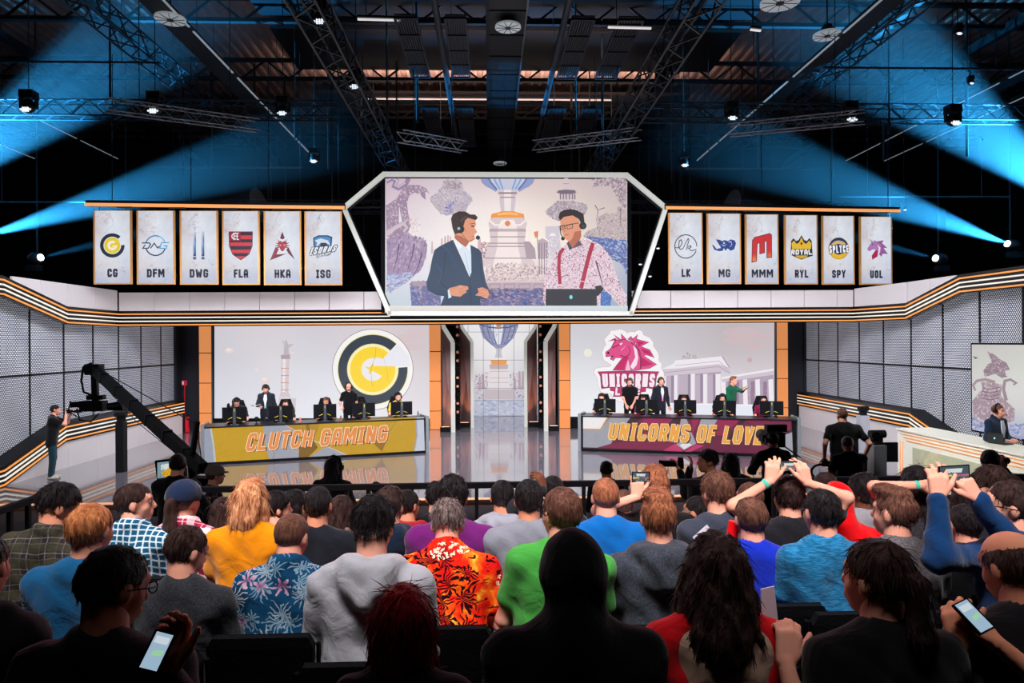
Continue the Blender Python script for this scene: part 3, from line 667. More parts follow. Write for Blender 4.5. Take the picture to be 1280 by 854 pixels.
# ------------------------------------------------------------------ hanging centre screen with its bent light frame
def centre_screen():
    Y = 20.5; t = thing('hanging_screen', 'large centre screen above the stage showing two commentators in a bent white light frame', 'screen')
    lo = at(481.5, 391, Y); hi = at(784, 219.5, Y)
    screen_frame_box(t, (lo.x - 0.12, Y, lo.z), (1, 0, 0), (0, 0, 1), hi.x - lo.x + 0.24, hi.z - lo.z + 0.02, 0.3)
    mb = MB(); P = [at(430, 260, Y - .1), at(480, 218, Y - .1), at(783, 219, Y - .1), at(832, 260, Y - .1), at(789, 392, Y - .1), at(487, 392, Y - .1)]
    for a, b in zip(P, P[1:] + P[:1]):
        d = (b - a).normalized() * 0.04; mb.bar(a - d, b + d, 0.13, 0.13, up=(0, 1, 0))
    mb.build('light_frame', PORTALW, t)
    mb = MB()
    for a, b in zip(P, P[1:] + P[:1]): mb.bar(a + Vector((0, .13, 0)), b + Vector((0, .13, 0)), 0.2, 0.14, up=(0, 1, 0))
    mb.build('frame_backing', DSTEEL, t)
    for x in (-2.2, 0.5, 3.3): MB().tube([(x, Y + 0.2, 8.3), (x, Y + 0.2, 11.6)], 0.012, 5).build('hanging_cable', DSTEEL, t)
    cv = Canvas((0, Y - 0.01, 5), (1, 0, 0), (0, 0, 1))
    cv.grad(481.5, 219.5, 784, 384, [[(196, 172, 186), (206, 190, 200), (214, 196, 196), (206, 188, 188), (198, 180, 182)],
        [(214, 198, 208), (232, 222, 224), (240, 228, 222), (226, 210, 202), (204, 188, 186)],
        [(222, 214, 222), (242, 234, 232), (250, 240, 230), (240, 226, 216), (206, 194, 190)],
        [(214, 214, 224), (228, 224, 230), (232, 218, 218), (214, 200, 204), (170, 176, 196)],
        [(192, 206, 216), (196, 208, 218), (190, 180, 196), (150, 150, 180), (150, 172, 190)]])
    # left rock arch and boulders
    R1 = [(100, 640), (92, 350), (130, 330), (200, 280), (240, 200), (300, 160), (400, 160), (470, 190), (500, 240), (460, 220), (465, 300), (430, 270), (410, 240), (360, 230), (310, 260), (290, 330), (300, 420), (330, 540), (300, 600), (350, 660), (240, 700)]
    cv.poly(R1, (156, 132, 158), ZA); cv.scatter(R1, 130, 1.6, ROCK, ZA, 11, 1.8, 1.2)
    cv.stroke([(95, 130), (150, 100), (190, 120), (170, 170), (210, 190), (280, 150), (300, 110), (290, 82)], 5.5, (150, 128, 160), ZA); cv.stroke([(96, 122), (150, 92), (200, 118), (178, 162), (212, 180), (275, 140)], 1.6, (206, 190, 204), ZA)
    cv.poly([(215, 360), (245, 500), (215, 520)], (226, 218, 228), ZA)
    cv.stroke([(100, 620), (180, 560), (260, 520), (290, 560), (260, 600)], 6, (206, 186, 196), ZA, 2)
    cv.scatter([(320, 480), (400, 470), (430, 570), (360, 630), (310, 600)], 50, 2.0, [(232, 218, 220), (206, 186, 194), (246, 236, 232)], ZA, 12)
    R2 = [(100, 60), (190, 40), (300, 35), (440, 60), (482, 120), (470, 230), (420, 360), (340, 420), (290, 470), (140, 560), (105, 560)]
    cv.poly(R2, (160, 138, 168), ZC); cv.scatter(R2, 150, 2.0, [(184, 160, 184), (140, 118, 150), (206, 186, 200), (120, 100, 150)], ZC, 13, 2.2, 1.9)
    for a, b in (((215, 110), (160, 380)), ((360, 110), (290, 370)), ((430, 200), (350, 420))): cv.stroke([a, ((a[0] + b[0]) / 2 + 10, (a[1] + b[1]) / 2), b], 1.6, (92, 66, 110), ZC, 0.5)
    cv.scatter([(105, 400), (330, 380), (320, 430), (240, 500), (110, 560)], 60, 1.8, [(170, 190, 220), (140, 150, 200), (206, 214, 232)], ZC, 14, 2, -0.5)
    # floating rock
    R3 = [(505, 280), (580, 230), (620, 170), (640, 110), (690, 85), (760, 85), (800, 130), (820, 200), (900, 280), (905, 310), (860, 350), (840, 420), (700, 440), (660, 450), (600, 420), (560, 380), (510, 310)]
    cv.poly(R3, (192, 178, 186), ZA); cv.scatter(R3, 130, 1.7, [(206, 194, 200), (166, 152, 170), (224, 214, 216), (150, 150, 190)], ZA, 15, 1.6, 1.0)
    cv.scatter([(640, 130), (790, 130), (800, 190), (620, 200)], 50, 1.0, [(140, 104, 104), (206, 176, 160), (110, 80, 84)], ZA, 16); cv.scatter([(650, 320), (740, 310), (710, 430), (640, 430)], 24, 1.6, [(110, 110, 170), (150, 150, 200)], ZA, 17)
    # skyline, urn, rocks in the middle
    for x, w, y in ((520, 12, 690), (610, 14, 660), (640, 16, 640), (668, 14, 630), (692, 12, 640), (955, 26, 660), (980, 20, 700)): cv.poly([(x, y), (x + w, y), (x + w + 4, 800), (x - 4, 800)], (206, 176, 180), ZA)
    cv.scatter([(980, 700), (1080, 700), (1080, 854), (1000, 854)], 50, 1.8, [(180, 140, 146), (220, 190, 186), (140, 104, 120)], ZA, 18)
    TF = tf(635.4, 222, 7.494); big_trophy(cv, 0, 0, 1.0, lambda p: (634.5 + p[0] / 7.494, 221.5 + p[1] / 7.494))
    cv.scatter([(1030, 300), (1274, 290), (1400, 300), (1590, 330), (1590, 470), (1030, 470)], 300, 2.2, [(190, 160, 166), (226, 206, 204), (150, 120, 134), (206, 180, 180), (240, 224, 216)], ZC, 19)
    cv.poly([(1000, 462), (1580, 458), (1582, 540), (1010, 540)], (186, 164, 174), ZC); cv.stroke([(1000, 470), (1580, 466)], 1.2, (226, 206, 206), ZC)
    for x in (1060, 1200, 1340, 1480): cv.stroke([(x, 490), (x + 100, 488), (x + 100, 528), (x, 530), (x, 490)], 0.5, (120, 92, 110), ZC)
    W2 = [(980, 540), (1580, 535), (1590, 692), (980, 692)]
    cv.poly(W2, (112, 100, 140), ZC); cv.scatter(W2, 130, 2.4, [(86, 82, 134), (150, 132, 160), (60, 96, 170), (190, 168, 180), (70, 60, 104)], ZC, 20, 2.6, 0.15)
    W3 = [(330, 465), (475, 460), (600, 500), (610, 692), (335, 692), (320, 520)]
    cv.poly(W3, (112, 108, 150), ZC); cv.scatter(W3, 80, 2.2, [(90, 100, 160), (150, 132, 160), (190, 168, 180), (60, 96, 170)], ZC, 21, 1.8, 0.6); cv.poly([(340, 465), (470, 460), (475, 505), (345, 510)], (170, 146, 160), ZC)
    # towers behind the right man, floating temple
    cv.poly([(320, 680), (360, 660), (415, 690), (420, 854), (320, 854)], (186, 166, 176), ZB); cv.poly([(185, 690), (240, 690), (290, 760), (300, 854), (210, 854)], (170, 150, 160), ZB)
    for x in (330, 352, 378, 400): cv.stroke([(x, 700), (x, 1000)], 1.0, (130, 108, 128), ZB)
    cv.stroke([(310, 640), (325, 850)], 0.8, (110, 84, 90), ZB); cv.poly([(280, 600), (320, 592), (318, 640), (296, 660), (284, 630)], (220, 130, 90), ZB)
    cv.poly([(385, 550), (520, 545), (520, 640), (540, 854), (430, 854), (420, 680), (390, 660)], (206, 196, 206), ZB); cv.arc((455, 640), 0.1, 30, 0, 180, (236, 230, 232), ZB, 12)
    cv.scatter([(385, 660), (520, 660), (540, 960), (400, 960)], 60, 1.6, [(220, 214, 224), (180, 170, 190), (240, 236, 238)], ZB, 22)
    R4 = [(385, 405), (440, 360), (500, 310), (640, 310), (760, 340), (785, 375), (760, 430), (720, 480), (560, 500), (480, 490), (400, 440)]
    cv.poly(R4, (178, 164, 172), ZB); cv.scatter(R4, 110, 1.7, [(206, 194, 196), (150, 134, 150), (120, 104, 124), (226, 216, 214)], ZB, 23, 1.6, -0.8)
    cv.poly([(515, 240), (670, 240), (675, 300), (520, 305)], (206, 190, 196), ZB); cv.poly([(490, 232), (510, 212), (580, 205), (660, 210), (678, 232), (640, 246), (530, 246)], (120, 104, 122), ZB)
    for x in (528, 555, 582, 612, 640, 662): cv.stroke([(x, 244), (x, 296)], 1.2, (110, 92, 112), ZB)
    cv.poly([(555, 205), (560, 100), (600, 98), (608, 205)], (212, 192, 196), ZB); cv.stroke([(556, 150), (606, 150)], 1, (190, 140, 140), ZB)
    # right rocks
    R5 = [(1140, 90), (800, 110), (860, 120), (800, 192), (900, 170), (1000, 170), (1040, 240), (1100, 350), (1140, 380)]
    cv.poly(R5, (172, 154, 164), ZB); cv.scatter(R5, 110, 1.6, [(206, 186, 190), (140, 120, 136), (110, 92, 112), (222, 208, 206)], ZB, 24, 2.0, -0.7)
    R6 = [(860, 470), (960, 420), (1050, 430), (1070, 360), (1120, 370), (1146, 400), (1146, 690), (740, 640), (780, 590), (870, 560)]
    cv.poly(R6, (190, 174, 178), ZB); cv.scatter(R6, 190, 1.6, [(214, 200, 196), (150, 130, 140), (206, 170, 150), (120, 104, 124), (230, 220, 214)], ZB, 25)
    for q in ([(850, 350), (880, 400), (870, 470)], [(940, 375), (880, 395)], [(1090, 380), (1090, 560)]): cv.stroke(q, 1.4, (130, 110, 122), ZB, 0.6)
    W4 = [(740, 640), (1146, 680), (1150, 1000), (1100, 900), (1020, 860), (900, 720)]
    cv.poly(W4, (92, 110, 170), ZB); cv.scatter(W4, 120, 1.9, [(70, 90, 160), (130, 150, 200), (206, 214, 230), (56, 66, 120)], ZB, 26, 1.8, 0.5)
    W5 = [(880, 560), (940, 540), (1010, 600), (990, 692), (870, 692)]; cv.poly(W5, (70, 110, 180), ZD); cv.scatter(W5, 30, 1.8, [(60, 90, 170), (110, 160, 210)], ZD, 27)
    # commentator on the left
    SK = (222, 150, 118); SKD = (180, 104, 78); HR = (58, 40, 38)
    jac = [(722, 74), (600, 135), (548, 172), (525, 260), (505, 370), (472, 480), (486, 548), (560, 592), (640, 604), (604, 692), (982, 692), (975, 628), (1030, 636), (1060, 600), (1066, 560), (1030, 470), (1006, 350), (992, 200), (965, 165), (885, 122), (870, 400)]
    cv.poly(jac, (38, 62, 90), ZC)
    for q, c in ((([(650, 190), (640, 330), (610, 480)]), (26, 44, 68)), ([(610, 480), (700, 560), (680, 600)], (24, 40, 62)), ([(980, 300), (985, 420), (1010, 520)], (26, 44, 68)), ([(560, 300), (620, 380), (590, 480)], (52, 80, 110)), ([(880, 430), (890, 690)], (24, 40, 62)), ([(620, 130), (680, 180), (760, 330)], (50, 78, 108))): cv.stroke(q, 1.6, c, ZC, 0.6)
    cv.poly([(722, 70), (770, 150), (840, 340), (876, 425), (894, 380), (892, 220), (884, 120), (850, 150), (800, 130)], (214, 226, 238), ZC)
    cv.stroke([(832, 190), (862, 330), (880, 410)], 0.4, (150, 170, 196), ZC)
    cv.poly([(722, 70), (768, 165), (800, 150), (815, 120)], (234, 240, 248), ZC); cv.poly([(884, 115), (878, 185), (845, 140)], (234, 240, 248), ZC)
    cv.poly([(740, 10), (735, 60), (790, 110), (840, 145), (866, 110), (872, 80)], SKD, ZC)
    cv.poly([(820, 500), (860, 465), (925, 478), (938, 535), (924, 562), (948, 604), (930, 618), (920, 636), (926, 662), (900, 692), (868, 700), (800, 690), (736, 650), (736, 610), (790, 600)], SK, ZA)
    cv.poly([(800, 640), (868, 690), (868, 700), (800, 690), (740, 655), (740, 630)], SKD, ZA)
    cv.poly([(703, 480), (720, 436), (780, 408), (840, 412), (880, 438), (930, 440), (954, 466), (936, 492), (862, 470), (836, 492), (822, 540), (800, 600), (740, 626), (718, 570)], HR, ZA)
    cv.stroke([(765, 415), (790, 480), (785, 560)], 1.6, (34, 34, 40), ZA); cv.stroke([(790, 500), (850, 455)], 1.0, (90, 90, 100), ZA)
    cv.disc((790, 576), 38, (30, 32, 38), ZA); cv.disc((776, 570), 14, (170, 176, 186), ZA); cv.stroke([(800, 610), (860, 690), (935, 665)], 0.5, (30, 30, 34), ZA); cv.disc((955, 655), 20, (24, 24, 28), ZA)
    cv.stroke([(880, 528), (926, 522)], 0.7, (70, 44, 38), ZA); cv.poly([(890, 545), (920, 540), (915, 556), (896, 556)], (60, 40, 40), ZA); cv.stroke([(895, 648), (922, 640)], 0.8, (170, 70, 66), ZA); cv.stroke([(826, 560), (845, 600)], 0.5, SKD, ZA)
    def hand(pts, fingers, T):
        cv.poly(pts, SK, T, outline=(120, 60, 44), ow=0.3)
        for f in fingers: cv.stroke(f, 0.5, SKD, T, 0.3)
    cv.poly([(672, 545), (690, 535), (708, 612), (680, 626)], (214, 226, 238), ZC)
    hand([(685, 528), (740, 515), (790, 500), (862, 512), (866, 540), (840, 552), (852, 566), (826, 580), (790, 608), (720, 600), (700, 590)], [[(770, 540), (840, 520)], [(780, 560), (842, 548)], [(780, 585), (826, 572)], [(700, 540), (760, 520)]], ZC)
    hand([(952, 530), (1000, 520), (1050, 545), (1062, 590), (1040, 628), (1000, 614), (985, 604), (930, 596), (962, 566)], [[(960, 560), (1010, 540)], [(950, 585), (1010, 570)], [(985, 604), (1030, 590)], [(1000, 525), (1040, 555)]], ZC)
    # commentator on the right
    shirt = [(590, 100), (540, 160), (470, 205), (440, 300), (392, 380), (372, 470), (366, 640), (385, 692), (900, 692), (905, 560), (960, 560), (1080, 692), (1142, 692), (1142, 590), (1085, 500), (1040, 370), (980, 210), (910, 140), (845, 100), (740, 60), (700, 90), (640, 160)]
    cv.poly(shirt, (222, 198, 210), ZD); cv.scatter(shirt, 1900, 0.6, [(160, 40, 80), (90, 30, 60), (236, 224, 232), (190, 90, 120), (246, 238, 242), (120, 60, 90)], ZD, 30, 1.5, soft=1.0)
    cv.stroke([(860, 280), (900, 420), (930, 540)], 2.0, (90, 50, 74), ZD, 0.6); cv.stroke([(520, 430), (600, 400)], 0.8, (130, 80, 104), ZD)
    cv.stroke([(556, 155), (516, 215), (512, 330), (522, 490)], 4.2, (168, 26, 62), ZD); cv.stroke([(830, 106), (790, 240), (745, 420), (720, 530)], 5.0, (172, 26, 64), ZD); cv.stroke([(718, 462), (762, 470)], 1.0, (220, 200, 204), ZD)
    cv.poly([(600, 60), (720, 10), (722, 40), (700, 100), (636, 160), (606, 140)], SKD, ZD); cv.poly([(586, 110), (600, 90), (640, 155), (612, 176)], (74, 56, 74), ZD); cv.poly([(700, 80), (735, 125), (660, 150), (640, 155)], (96, 74, 92), ZD)
    cv.poly([(524, 480), (570, 458), (650, 448), (700, 495), (716, 550), (722, 600), (712, 650), (660, 690), (612, 692), (580, 676), (556, 640), (530, 580)], SK, ZB)
    cv.poly([(660, 600), (722, 590), (712, 650), (660, 690), (612, 692), (640, 660)], SKD, ZB)
    cv.poly([(508, 470), (520, 420), (560, 398), (620, 388), (690, 405), (735, 450), (745, 510), (716, 520), (696, 480), (640, 448), (560, 462), (526, 494)], (48, 34, 38), ZB)
    cv.stroke([(512, 555), (560, 545), (700, 518)], 0.8, (26, 22, 28), ZB)
    for q in ([(524, 548), (566, 540), (572, 572), (532, 580), (524, 548)], [(584, 538), (640, 526), (640, 566), (592, 576), (584, 538)]): cv.stroke(q, 0.7, (26, 22, 28), ZB)
    cv.stroke([(565, 550), (560, 596), (575, 602)], 0.5, SKD, ZB); cv.stroke([(566, 634), (604, 626)], 0.9, (176, 72, 70), ZB); cv.disc((550, 562), 5, (50, 34, 34), ZB); cv.disc((616, 552), 5, (50, 34, 34), ZB)
    cv.stroke([(650, 398), (735, 440), (745, 520)], 2.0, (30, 30, 34), ZB); cv.disc((736, 545), 34, (28, 30, 34), ZB); cv.disc((742, 550), 16, (62, 64, 70), ZB); cv.stroke([(522, 560), (530, 620), (550, 660)], 1.2, (36, 34, 40), ZB); cv.disc((550, 664), 18, (24, 24, 28), ZB)
    cv.poly([(850, 510), (905, 500), (930, 540), (880, 600), (862, 600)], (30, 28, 38), ZD)
    cv.poly([(390, 535), (864, 535), (868, 692), (388, 692)], (36, 40, 50), ZD); cv.disc((625, 612), 15, (120, 220, 226), ZD, ry=1.3)
    cv.grad(481.5, 382.5, 784, 391, [[(226, 222, 214), (232, 226, 220), (214, 222, 224), (206, 216, 220)], [(206, 206, 204), (214, 208, 204), (196, 204, 208), (190, 200, 206)]])
    cv.build('picture', SCREEN, t)
centre_screen()
# ------------------------------------------------------------------ upright screen on the right wall
def side_screen():
    X = 11.55; t = thing('led_screen', 'upright screen on the right wall showing pale stone rocks behind the commentator', 'screen')
    y0 = onx(1215, 480, X).y; z1 = 3.16; z0 = 1.12
    screen_frame_box(t, (X, y0 + 0.04, z0 - 0.04), (0, -1, 0), (0, 0, 1), 6.1, z1 - z0 + 0.08, 0.12)
    cv = Canvas((X, 12, 2), (0, -1, 0), (0, 0, 1)); Z7 = tf(1200, 420, 5.69)
    cv.k = 2
    ya = y0; yb = y0 - 6.0
    def on(px, py): return onx(px, py, X)
    # ground colour laid over the whole face, measured corners on the plane
    cvb = Canvas((X, y0, z0), (0, -1, 0), (0, 0, 1), free=True)
    cvb.grad(0, 0, 6.0, z1 - z0, [[(160, 170, 200), (150, 150, 184), (170, 168, 190)], [(206, 204, 206), (206, 206, 202), (190, 186, 184)], [(200, 202, 196), (214, 216, 208), (196, 196, 190)], [(190, 188, 184), (204, 204, 198), (186, 184, 180)]])
    cvb.scatter([(2.2, 0), (6, 0), (6, 1.0), (4, 1.3), (3, 0.8)], 160, 0.07, ROCK, seed=41); cvb.scatter([(0, 0), (6, 0), (6, 0.35), (0, 0.3)], 120, 0.06, [(110, 120, 170), (150, 150, 190), (206, 210, 226)], seed=42, stretch=2, ang=0)
    B = [(88, 460), (160, 380), (150, 330), (230, 330), (300, 350), (290, 420), (300, 440), (390, 520), (385, 600), (300, 640), (150, 620), (100, 600)]
    cv.poly(B, (158, 138, 146), Z7); cv.scatter(B, 130, 1.5, ROCK, Z7, 43, 2.0, 1.5)
    A = [(195, 110), (240, 130), (290, 170), (330, 190), (355, 240), (320, 250), (330, 290), (300, 300), (250, 270), (180, 290), (165, 250), (200, 200), (230, 190)]
    cv.poly(A, (140, 120, 134), Z7); cv.scatter(A, 70, 1.3, [(170, 148, 156), (110, 92, 108), (206, 190, 190)], Z7, 44, 1.8, 0.7)
    cv.stroke([(250, 330), (180, 310), (120, 320), (95, 350), (110, 390)], 4.2, (160, 138, 146), Z7, 2.5); cv.stroke([(330, 460), (310, 380), (320, 320), (360, 310), (400, 335), (380, 350)], 4.4, (150, 130, 140), Z7, 2); cv.poly([(90, 145), (130, 155), (110, 165)], (90, 76, 90), Z7)
    for y in (370, 395, 420, 445): cv.stroke([(160, y), (220, y + 10), (285, y - 5)], 0.9, (110, 90, 104), Z7)
    cvb.build('backdrop', SCREEN, t); cv.build('picture', SCREEN, t)
side_screen()
# ------------------------------------------------------------------ banners under the two lit rails
GOLD = mat('gilt_edge', (190, 138, 84), 0.45, 0.3, emis=0.2, ecol=(220, 160, 90))
NAVY = (26, 34, 56)
def banner(px0, py0, px1, py1, Y, code, look, logo):
    a = at(px0, py1, Y); b = at(px1, py0, Y); wd = b.x - a.x; h = b.z - a.z; cx = (a.x + b.x) / 2
    t = thing('team_banner', look, 'banner', (cx, Y, a.z), group='team banners under the two orange rails')
    MB().box((0, 0.03, h / 2), (wd, 0.06, h)).build('frame', GOLD, t)
    for s in (-1, 1): MB().tube([(s * wd * 0.35, 0.03, h), (s * wd * 0.35, 0.03, h + (0.10 if px0 < 600 else 0.14))], 0.012, 5).build('hook', DSTEEL, t)
    sc = h / 610.0      # banner drawn on a 310 x 610 field, y down
    cv = Canvas((-wd / 2, -0.002, h), (wd / 310.0, 0, 0), (0, 0, -1), free=True); cv.U = Vector((wd / 310.0, 0, 0)); cv.V = Vector((0, 0, -h / 610.0)); cv.N = Vector((0, -1, 0)); cv.step = 0.0003
    cv.grad(14, 4, 298, 600, [[(206, 204, 214), (222, 224, 232), (210, 208, 216)], [(206, 196, 200), (226, 232, 242), (214, 218, 230)], [(220, 222, 232), (226, 232, 244), (222, 226, 238)], [(216, 212, 216), (220, 220, 228), (206, 212, 228)], [(176, 186, 214), (196, 200, 220), (180, 188, 214)]])
    R = random.Random(sum(map(ord, code)))
    for k in range(26):       # veins in the marble
        x, y = (R.uniform(20, 150), R.uniform(10, 210)) if k < 16 else (R.uniform(20, 290), R.uniform(430, 590)); pts = [(x, y)]
        if k in (0, 1, 2): x, y = 120 + 12 * k, 20; pts = [(x, y)]
        for j in range(7): x += R.uniform(-22, 22) - (6 if k < 3 else 0); y += R.uniform(8, 34) if k < 3 else R.uniform(-16, 18); pts.append((min(292, max(18, x)), min(596, max(8, y))))
        cv.stroke(pts, R.uniform(1.5, 5), R.choice([(206, 172, 164), (190, 176, 190), (220, 196, 172), (170, 164, 190)]), w1=1)
    cv.stroke([(150, 440), (170, 410), (200, 450), (240, 480)], 4, (228, 206, 180), w1=2)
    tw = dict(CG=84, DFM=144, DWG=152, FLA=120, HKA=134, ISG=122, LK=82, MG=108, MMM=200, RYL=126, SPY=130, UOL=122)[code]
    cv.text(code, [(156 - tw / 2, 482), (156 + tw / 2, 482), (156 + tw / 2, 552), (156 - tw / 2, 552)], NAVY, wt=0.235, gap=0.2)
    logo(cv, 156, 290)
    cv.build('print', PRINT, t)
def lg_cg(c, x, y):
    c.arc((x, y), 72, 100, 48, 362, (34, 44, 62)); c.disc((x, y), 66, (236, 206, 40)); c.arc((x, y), 18, 40, 48, 362, (244, 240, 220)); c.stroke([(x, y + 4), (x + 36, y + 4)], 10, (244, 240, 220))
def lg_dfm(c, x, y):
    c.arc((x, y), 76, 86, 20, 162, (70, 130, 190)); c.arc((x, y), 76, 86, 200, 345, (36, 52, 96)); c.arc((x, y), 76, 86, 20, 70, (110, 190, 230))
    c.stroke([(x - 110, y - 22), (x - 50, y - 22), (x - 40, y - 10), (x - 60, y + 22), (x - 104, y + 22), (x - 84, y - 6)], 9, (34, 48, 84)); c.stroke([(x - 40, y + 22), (x - 10, y - 20), (x + 16, y + 20), (x + 34, y + 4)], 9, (34, 48, 84))
    c.stroke([(x + 110, y - 24), (x + 50, y - 24), (x + 34, y + 22), (x + 86, y + 24), (x + 94, y + 2), (x + 64, y + 2)], 9, (80, 160, 214))
def lg_dwg(c, x, y):
    for s, a, b in ((-1, (170, 200, 234), (40, 80, 140)), (1, (190, 190, 214), (50, 80, 140))):
        X = x + s * 34
        c.grad(X - 11, y - 118, X + 11, y + 86, [[(225, 232, 242), a], [a, b], [b, (60, 130, 190)], [(30, 60, 120), (30, 60, 120)]])
        c.poly([(X - 17, y + 92), (X + 17, y + 92), (X + 8, y + 102), (X + 17, y + 112), (X - 17, y + 112), (X - 8, y + 102)], (50, 84, 136)); c.stroke([(X - 4, y - 100), (X - 4, y + 70)], 3, (214, 226, 240))
def lg_fla(c, x, y):
    sh = lambda k: [(x - 100 * k, y - 120 * k), (x + 100 * k, y - 120 * k), (x + 98 * k, y), (x + 70 * k, y + 70 * k), (x, y + 118 * k), (x - 70 * k, y + 70 * k), (x - 98 * k, y)]
    c.poly(sh(1.0), (60, 16, 40)); c.poly(sh(0.94), (214, 52, 68))
    for y0, y1, w0, w1 in ((-112, -88, 94, 94), (-56, -30, 93, 93), (0, 30, 90, 80), (58, 84, 66, 46)): c.poly([(x - w0, y + y0), (x + w0, y + y0), (x + w1, y + y1), (x - w1, y + y1)], (34, 22, 48))
    c.poly([(x - 96, y - 116), (x, y - 116), (x, y - 42), (x - 94, y - 42)], (140, 26, 54))
    c.arc((x - 50, y - 80), 20, 27, 60, 300, (250, 236, 240)); c.stroke([(x - 56, y - 108), (x - 56, y - 50)], 8, (250, 236, 240)); c.stroke([(x - 60, y - 106), (x - 16, y - 106)], 7, (250, 236, 240)); c.stroke([(x - 56, y - 82), (x - 20, y - 82)], 7, (250, 236, 240)); c.stroke([(x - 30, y - 104), (x - 30, y - 54), (x - 14, y - 54)], 7, (250, 236, 240))
def lg_hka(c, x, y):
    A = (150, 34, 58); B = (104, 24, 50)
    c.poly([(x, y - 122), (x + 20, y - 66), (x, y - 56), (x - 20, y - 66)], B); c.poly([(x - 104, y + 116), (x - 56, y + 4), (x - 30, y + 24), (x - 50, y + 68), (x + 34, y + 62)], A); c.poly([(x - 104, y + 116), (x - 50, y + 68), (x + 34, y + 62)], B)
    c.poly([(x + 104, y + 112), (x + 50, y + 8), (x + 32, y + 28), (x + 50, y + 60)], B)
    c.poly([(x - 36, y - 34), (x - 16, y - 44), (x, y - 34), (x + 16, y - 44), (x + 36, y - 34), (x + 28, y), (x + 14, y + 34), (x, y + 44), (x - 14, y + 34), (x - 28, y)], (176, 36, 56))
    for s in (-1, 1):
        for a in ((60, -30, 30, -20), (68, -6, 30, -4), (46, -62, 24, -36), (56, 12, 26, 8)): c.poly([(x + s * a[0], y + a[1]), (x + s * a[2], y + a[3] - 6), (x + s * a[2], y + a[3] + 8)], A)
        c.poly([(x + s * 8, y - 8), (x + s * 24, y - 16), (x + s * 18, y - 2)], (240, 210, 214))
def lg_isg(c, x, y):
    c.poly([(x - 84, y - 70), (x - 40, y - 92), (x + 40, y - 92), (x + 76, y - 78), (x + 70, y - 10), (x + 20, y + 40), (x - 40, y + 44), (x - 80, y)], NAVY)
    c.poly([(x - 74, y - 64), (x - 36, y - 82), (x + 36, y - 82), (x + 64, y - 70), (x + 60, y - 14), (x + 14, y + 30), (x - 40, y + 34), (x - 70, y - 6)], (60, 140, 204))
    c.poly([(x - 70, y - 50), (x - 20, y - 66), (x + 40, y - 50), (x + 60, y - 10), (x + 20, y - 30), (x - 20, y - 30), (x - 60, y + 10), (x - 50, y - 30)], (214, 222, 234)); c.poly([(x - 20, y - 30), (x + 20, y - 30), (x + 44, y), (x, y + 30), (x - 30, y + 20)], NAVY)
    c.text('ISURUS', [(x - 96, y + 10), (x + 120, y - 8), (x + 96, y + 38), (x - 116, y + 74)], (236, 240, 248), wt=0.17, outline=NAVY, ow=0.09, gap=0.42); c.text('GAMING', [(x - 46, y + 66), (x + 62, y + 44), (x + 56, y + 66), (x - 54, y + 90)], (226, 232, 242), wt=0.2, outline=NAVY, ow=0.2)
def lg_lk(c, x, y):
    c.arc((x, y), 96, 104, 0, 330, NAVY); c.arc((x, y), 96, 104, -22, -170, NAVY)
    c.stroke([(x - 100, y + 10), (x - 60, y + 12), (x - 34, y - 24), (x - 40, y - 58), (x - 58, y - 50), (x - 66, y), (x - 52, y + 26), (x - 26, y + 18), (x + 8, y - 46), (x + 22, y - 68), (x + 30, y - 56), (x + 14, y - 8), (x + 2, y + 32), (x + 22, y + 2), (x + 44, y - 8), (x + 48, y + 6), (x + 26, y + 16), (x + 50, y + 38), (x + 96, y + 24)], 7, NAVY)
def lg_mg(c, x, y):
    B = (30, 60, 140)
    c.poly([(x - 114, y - 22), (x - 92, y - 10), (x - 70, y + 18), (x - 30, y + 8), (x - 60, y - 40), (x - 76, y - 66), (x - 40, y - 62), (x - 20, y - 50), (x + 4, y - 60), (x + 34, y - 50), (x + 60, y - 66), (x + 96, y - 56), (x + 108, y - 30), (x + 90, y + 20), (x + 60, y + 34), (x + 30, y + 12), (x + 10, y + 32), (x - 20, y + 34), (x - 50, y + 36), (x - 90, y + 24)], B)
    for q in ([(x - 66, y - 20), (x - 46, y - 6), (x - 30, y - 12)], [(x + 40, y - 40), (x + 62, y - 48), (x + 70, y - 20), (x + 52, y)], [(x - 20, y - 20), (x, y - 8), (x + 20, y - 24)]): c.stroke(q, 6, (214, 224, 240), w1=3)
    c.disc((x - 2, y - 34), 8, (214, 224, 240)); c.poly([(x - 14, y + 34), (x - 4, y + 8), (x + 8, y + 32)], (226, 232, 244))
def lg_mmm(c, x, y):
    M = [(x - 96, y + 126), (x - 90, y - 60), (x - 70, y - 86), (x + 70, y - 120), (x + 86, y - 108), (x + 86, y + 84), (x + 44, y + 88), (x + 44, y - 60), (x + 20, y - 54), (x + 20, y + 44), (x - 22, y + 54), (x - 22, y - 44), (x - 48, y - 36), (x - 56, y + 118)]
    c.poly(M, (206, 44, 50), outline=(50, 20, 40), ow=10)
    c.grad(x - 92, y + 60, x - 58, y + 118, [[(206, 44, 50), (206, 44, 50)], [(236, 140, 60), (236, 140, 60)]]); c.grad(x + 46, y + 30, x + 84, y + 82, [[(206, 44, 50), (206, 44, 50)], [(228, 110, 60), (228, 110, 60)]])
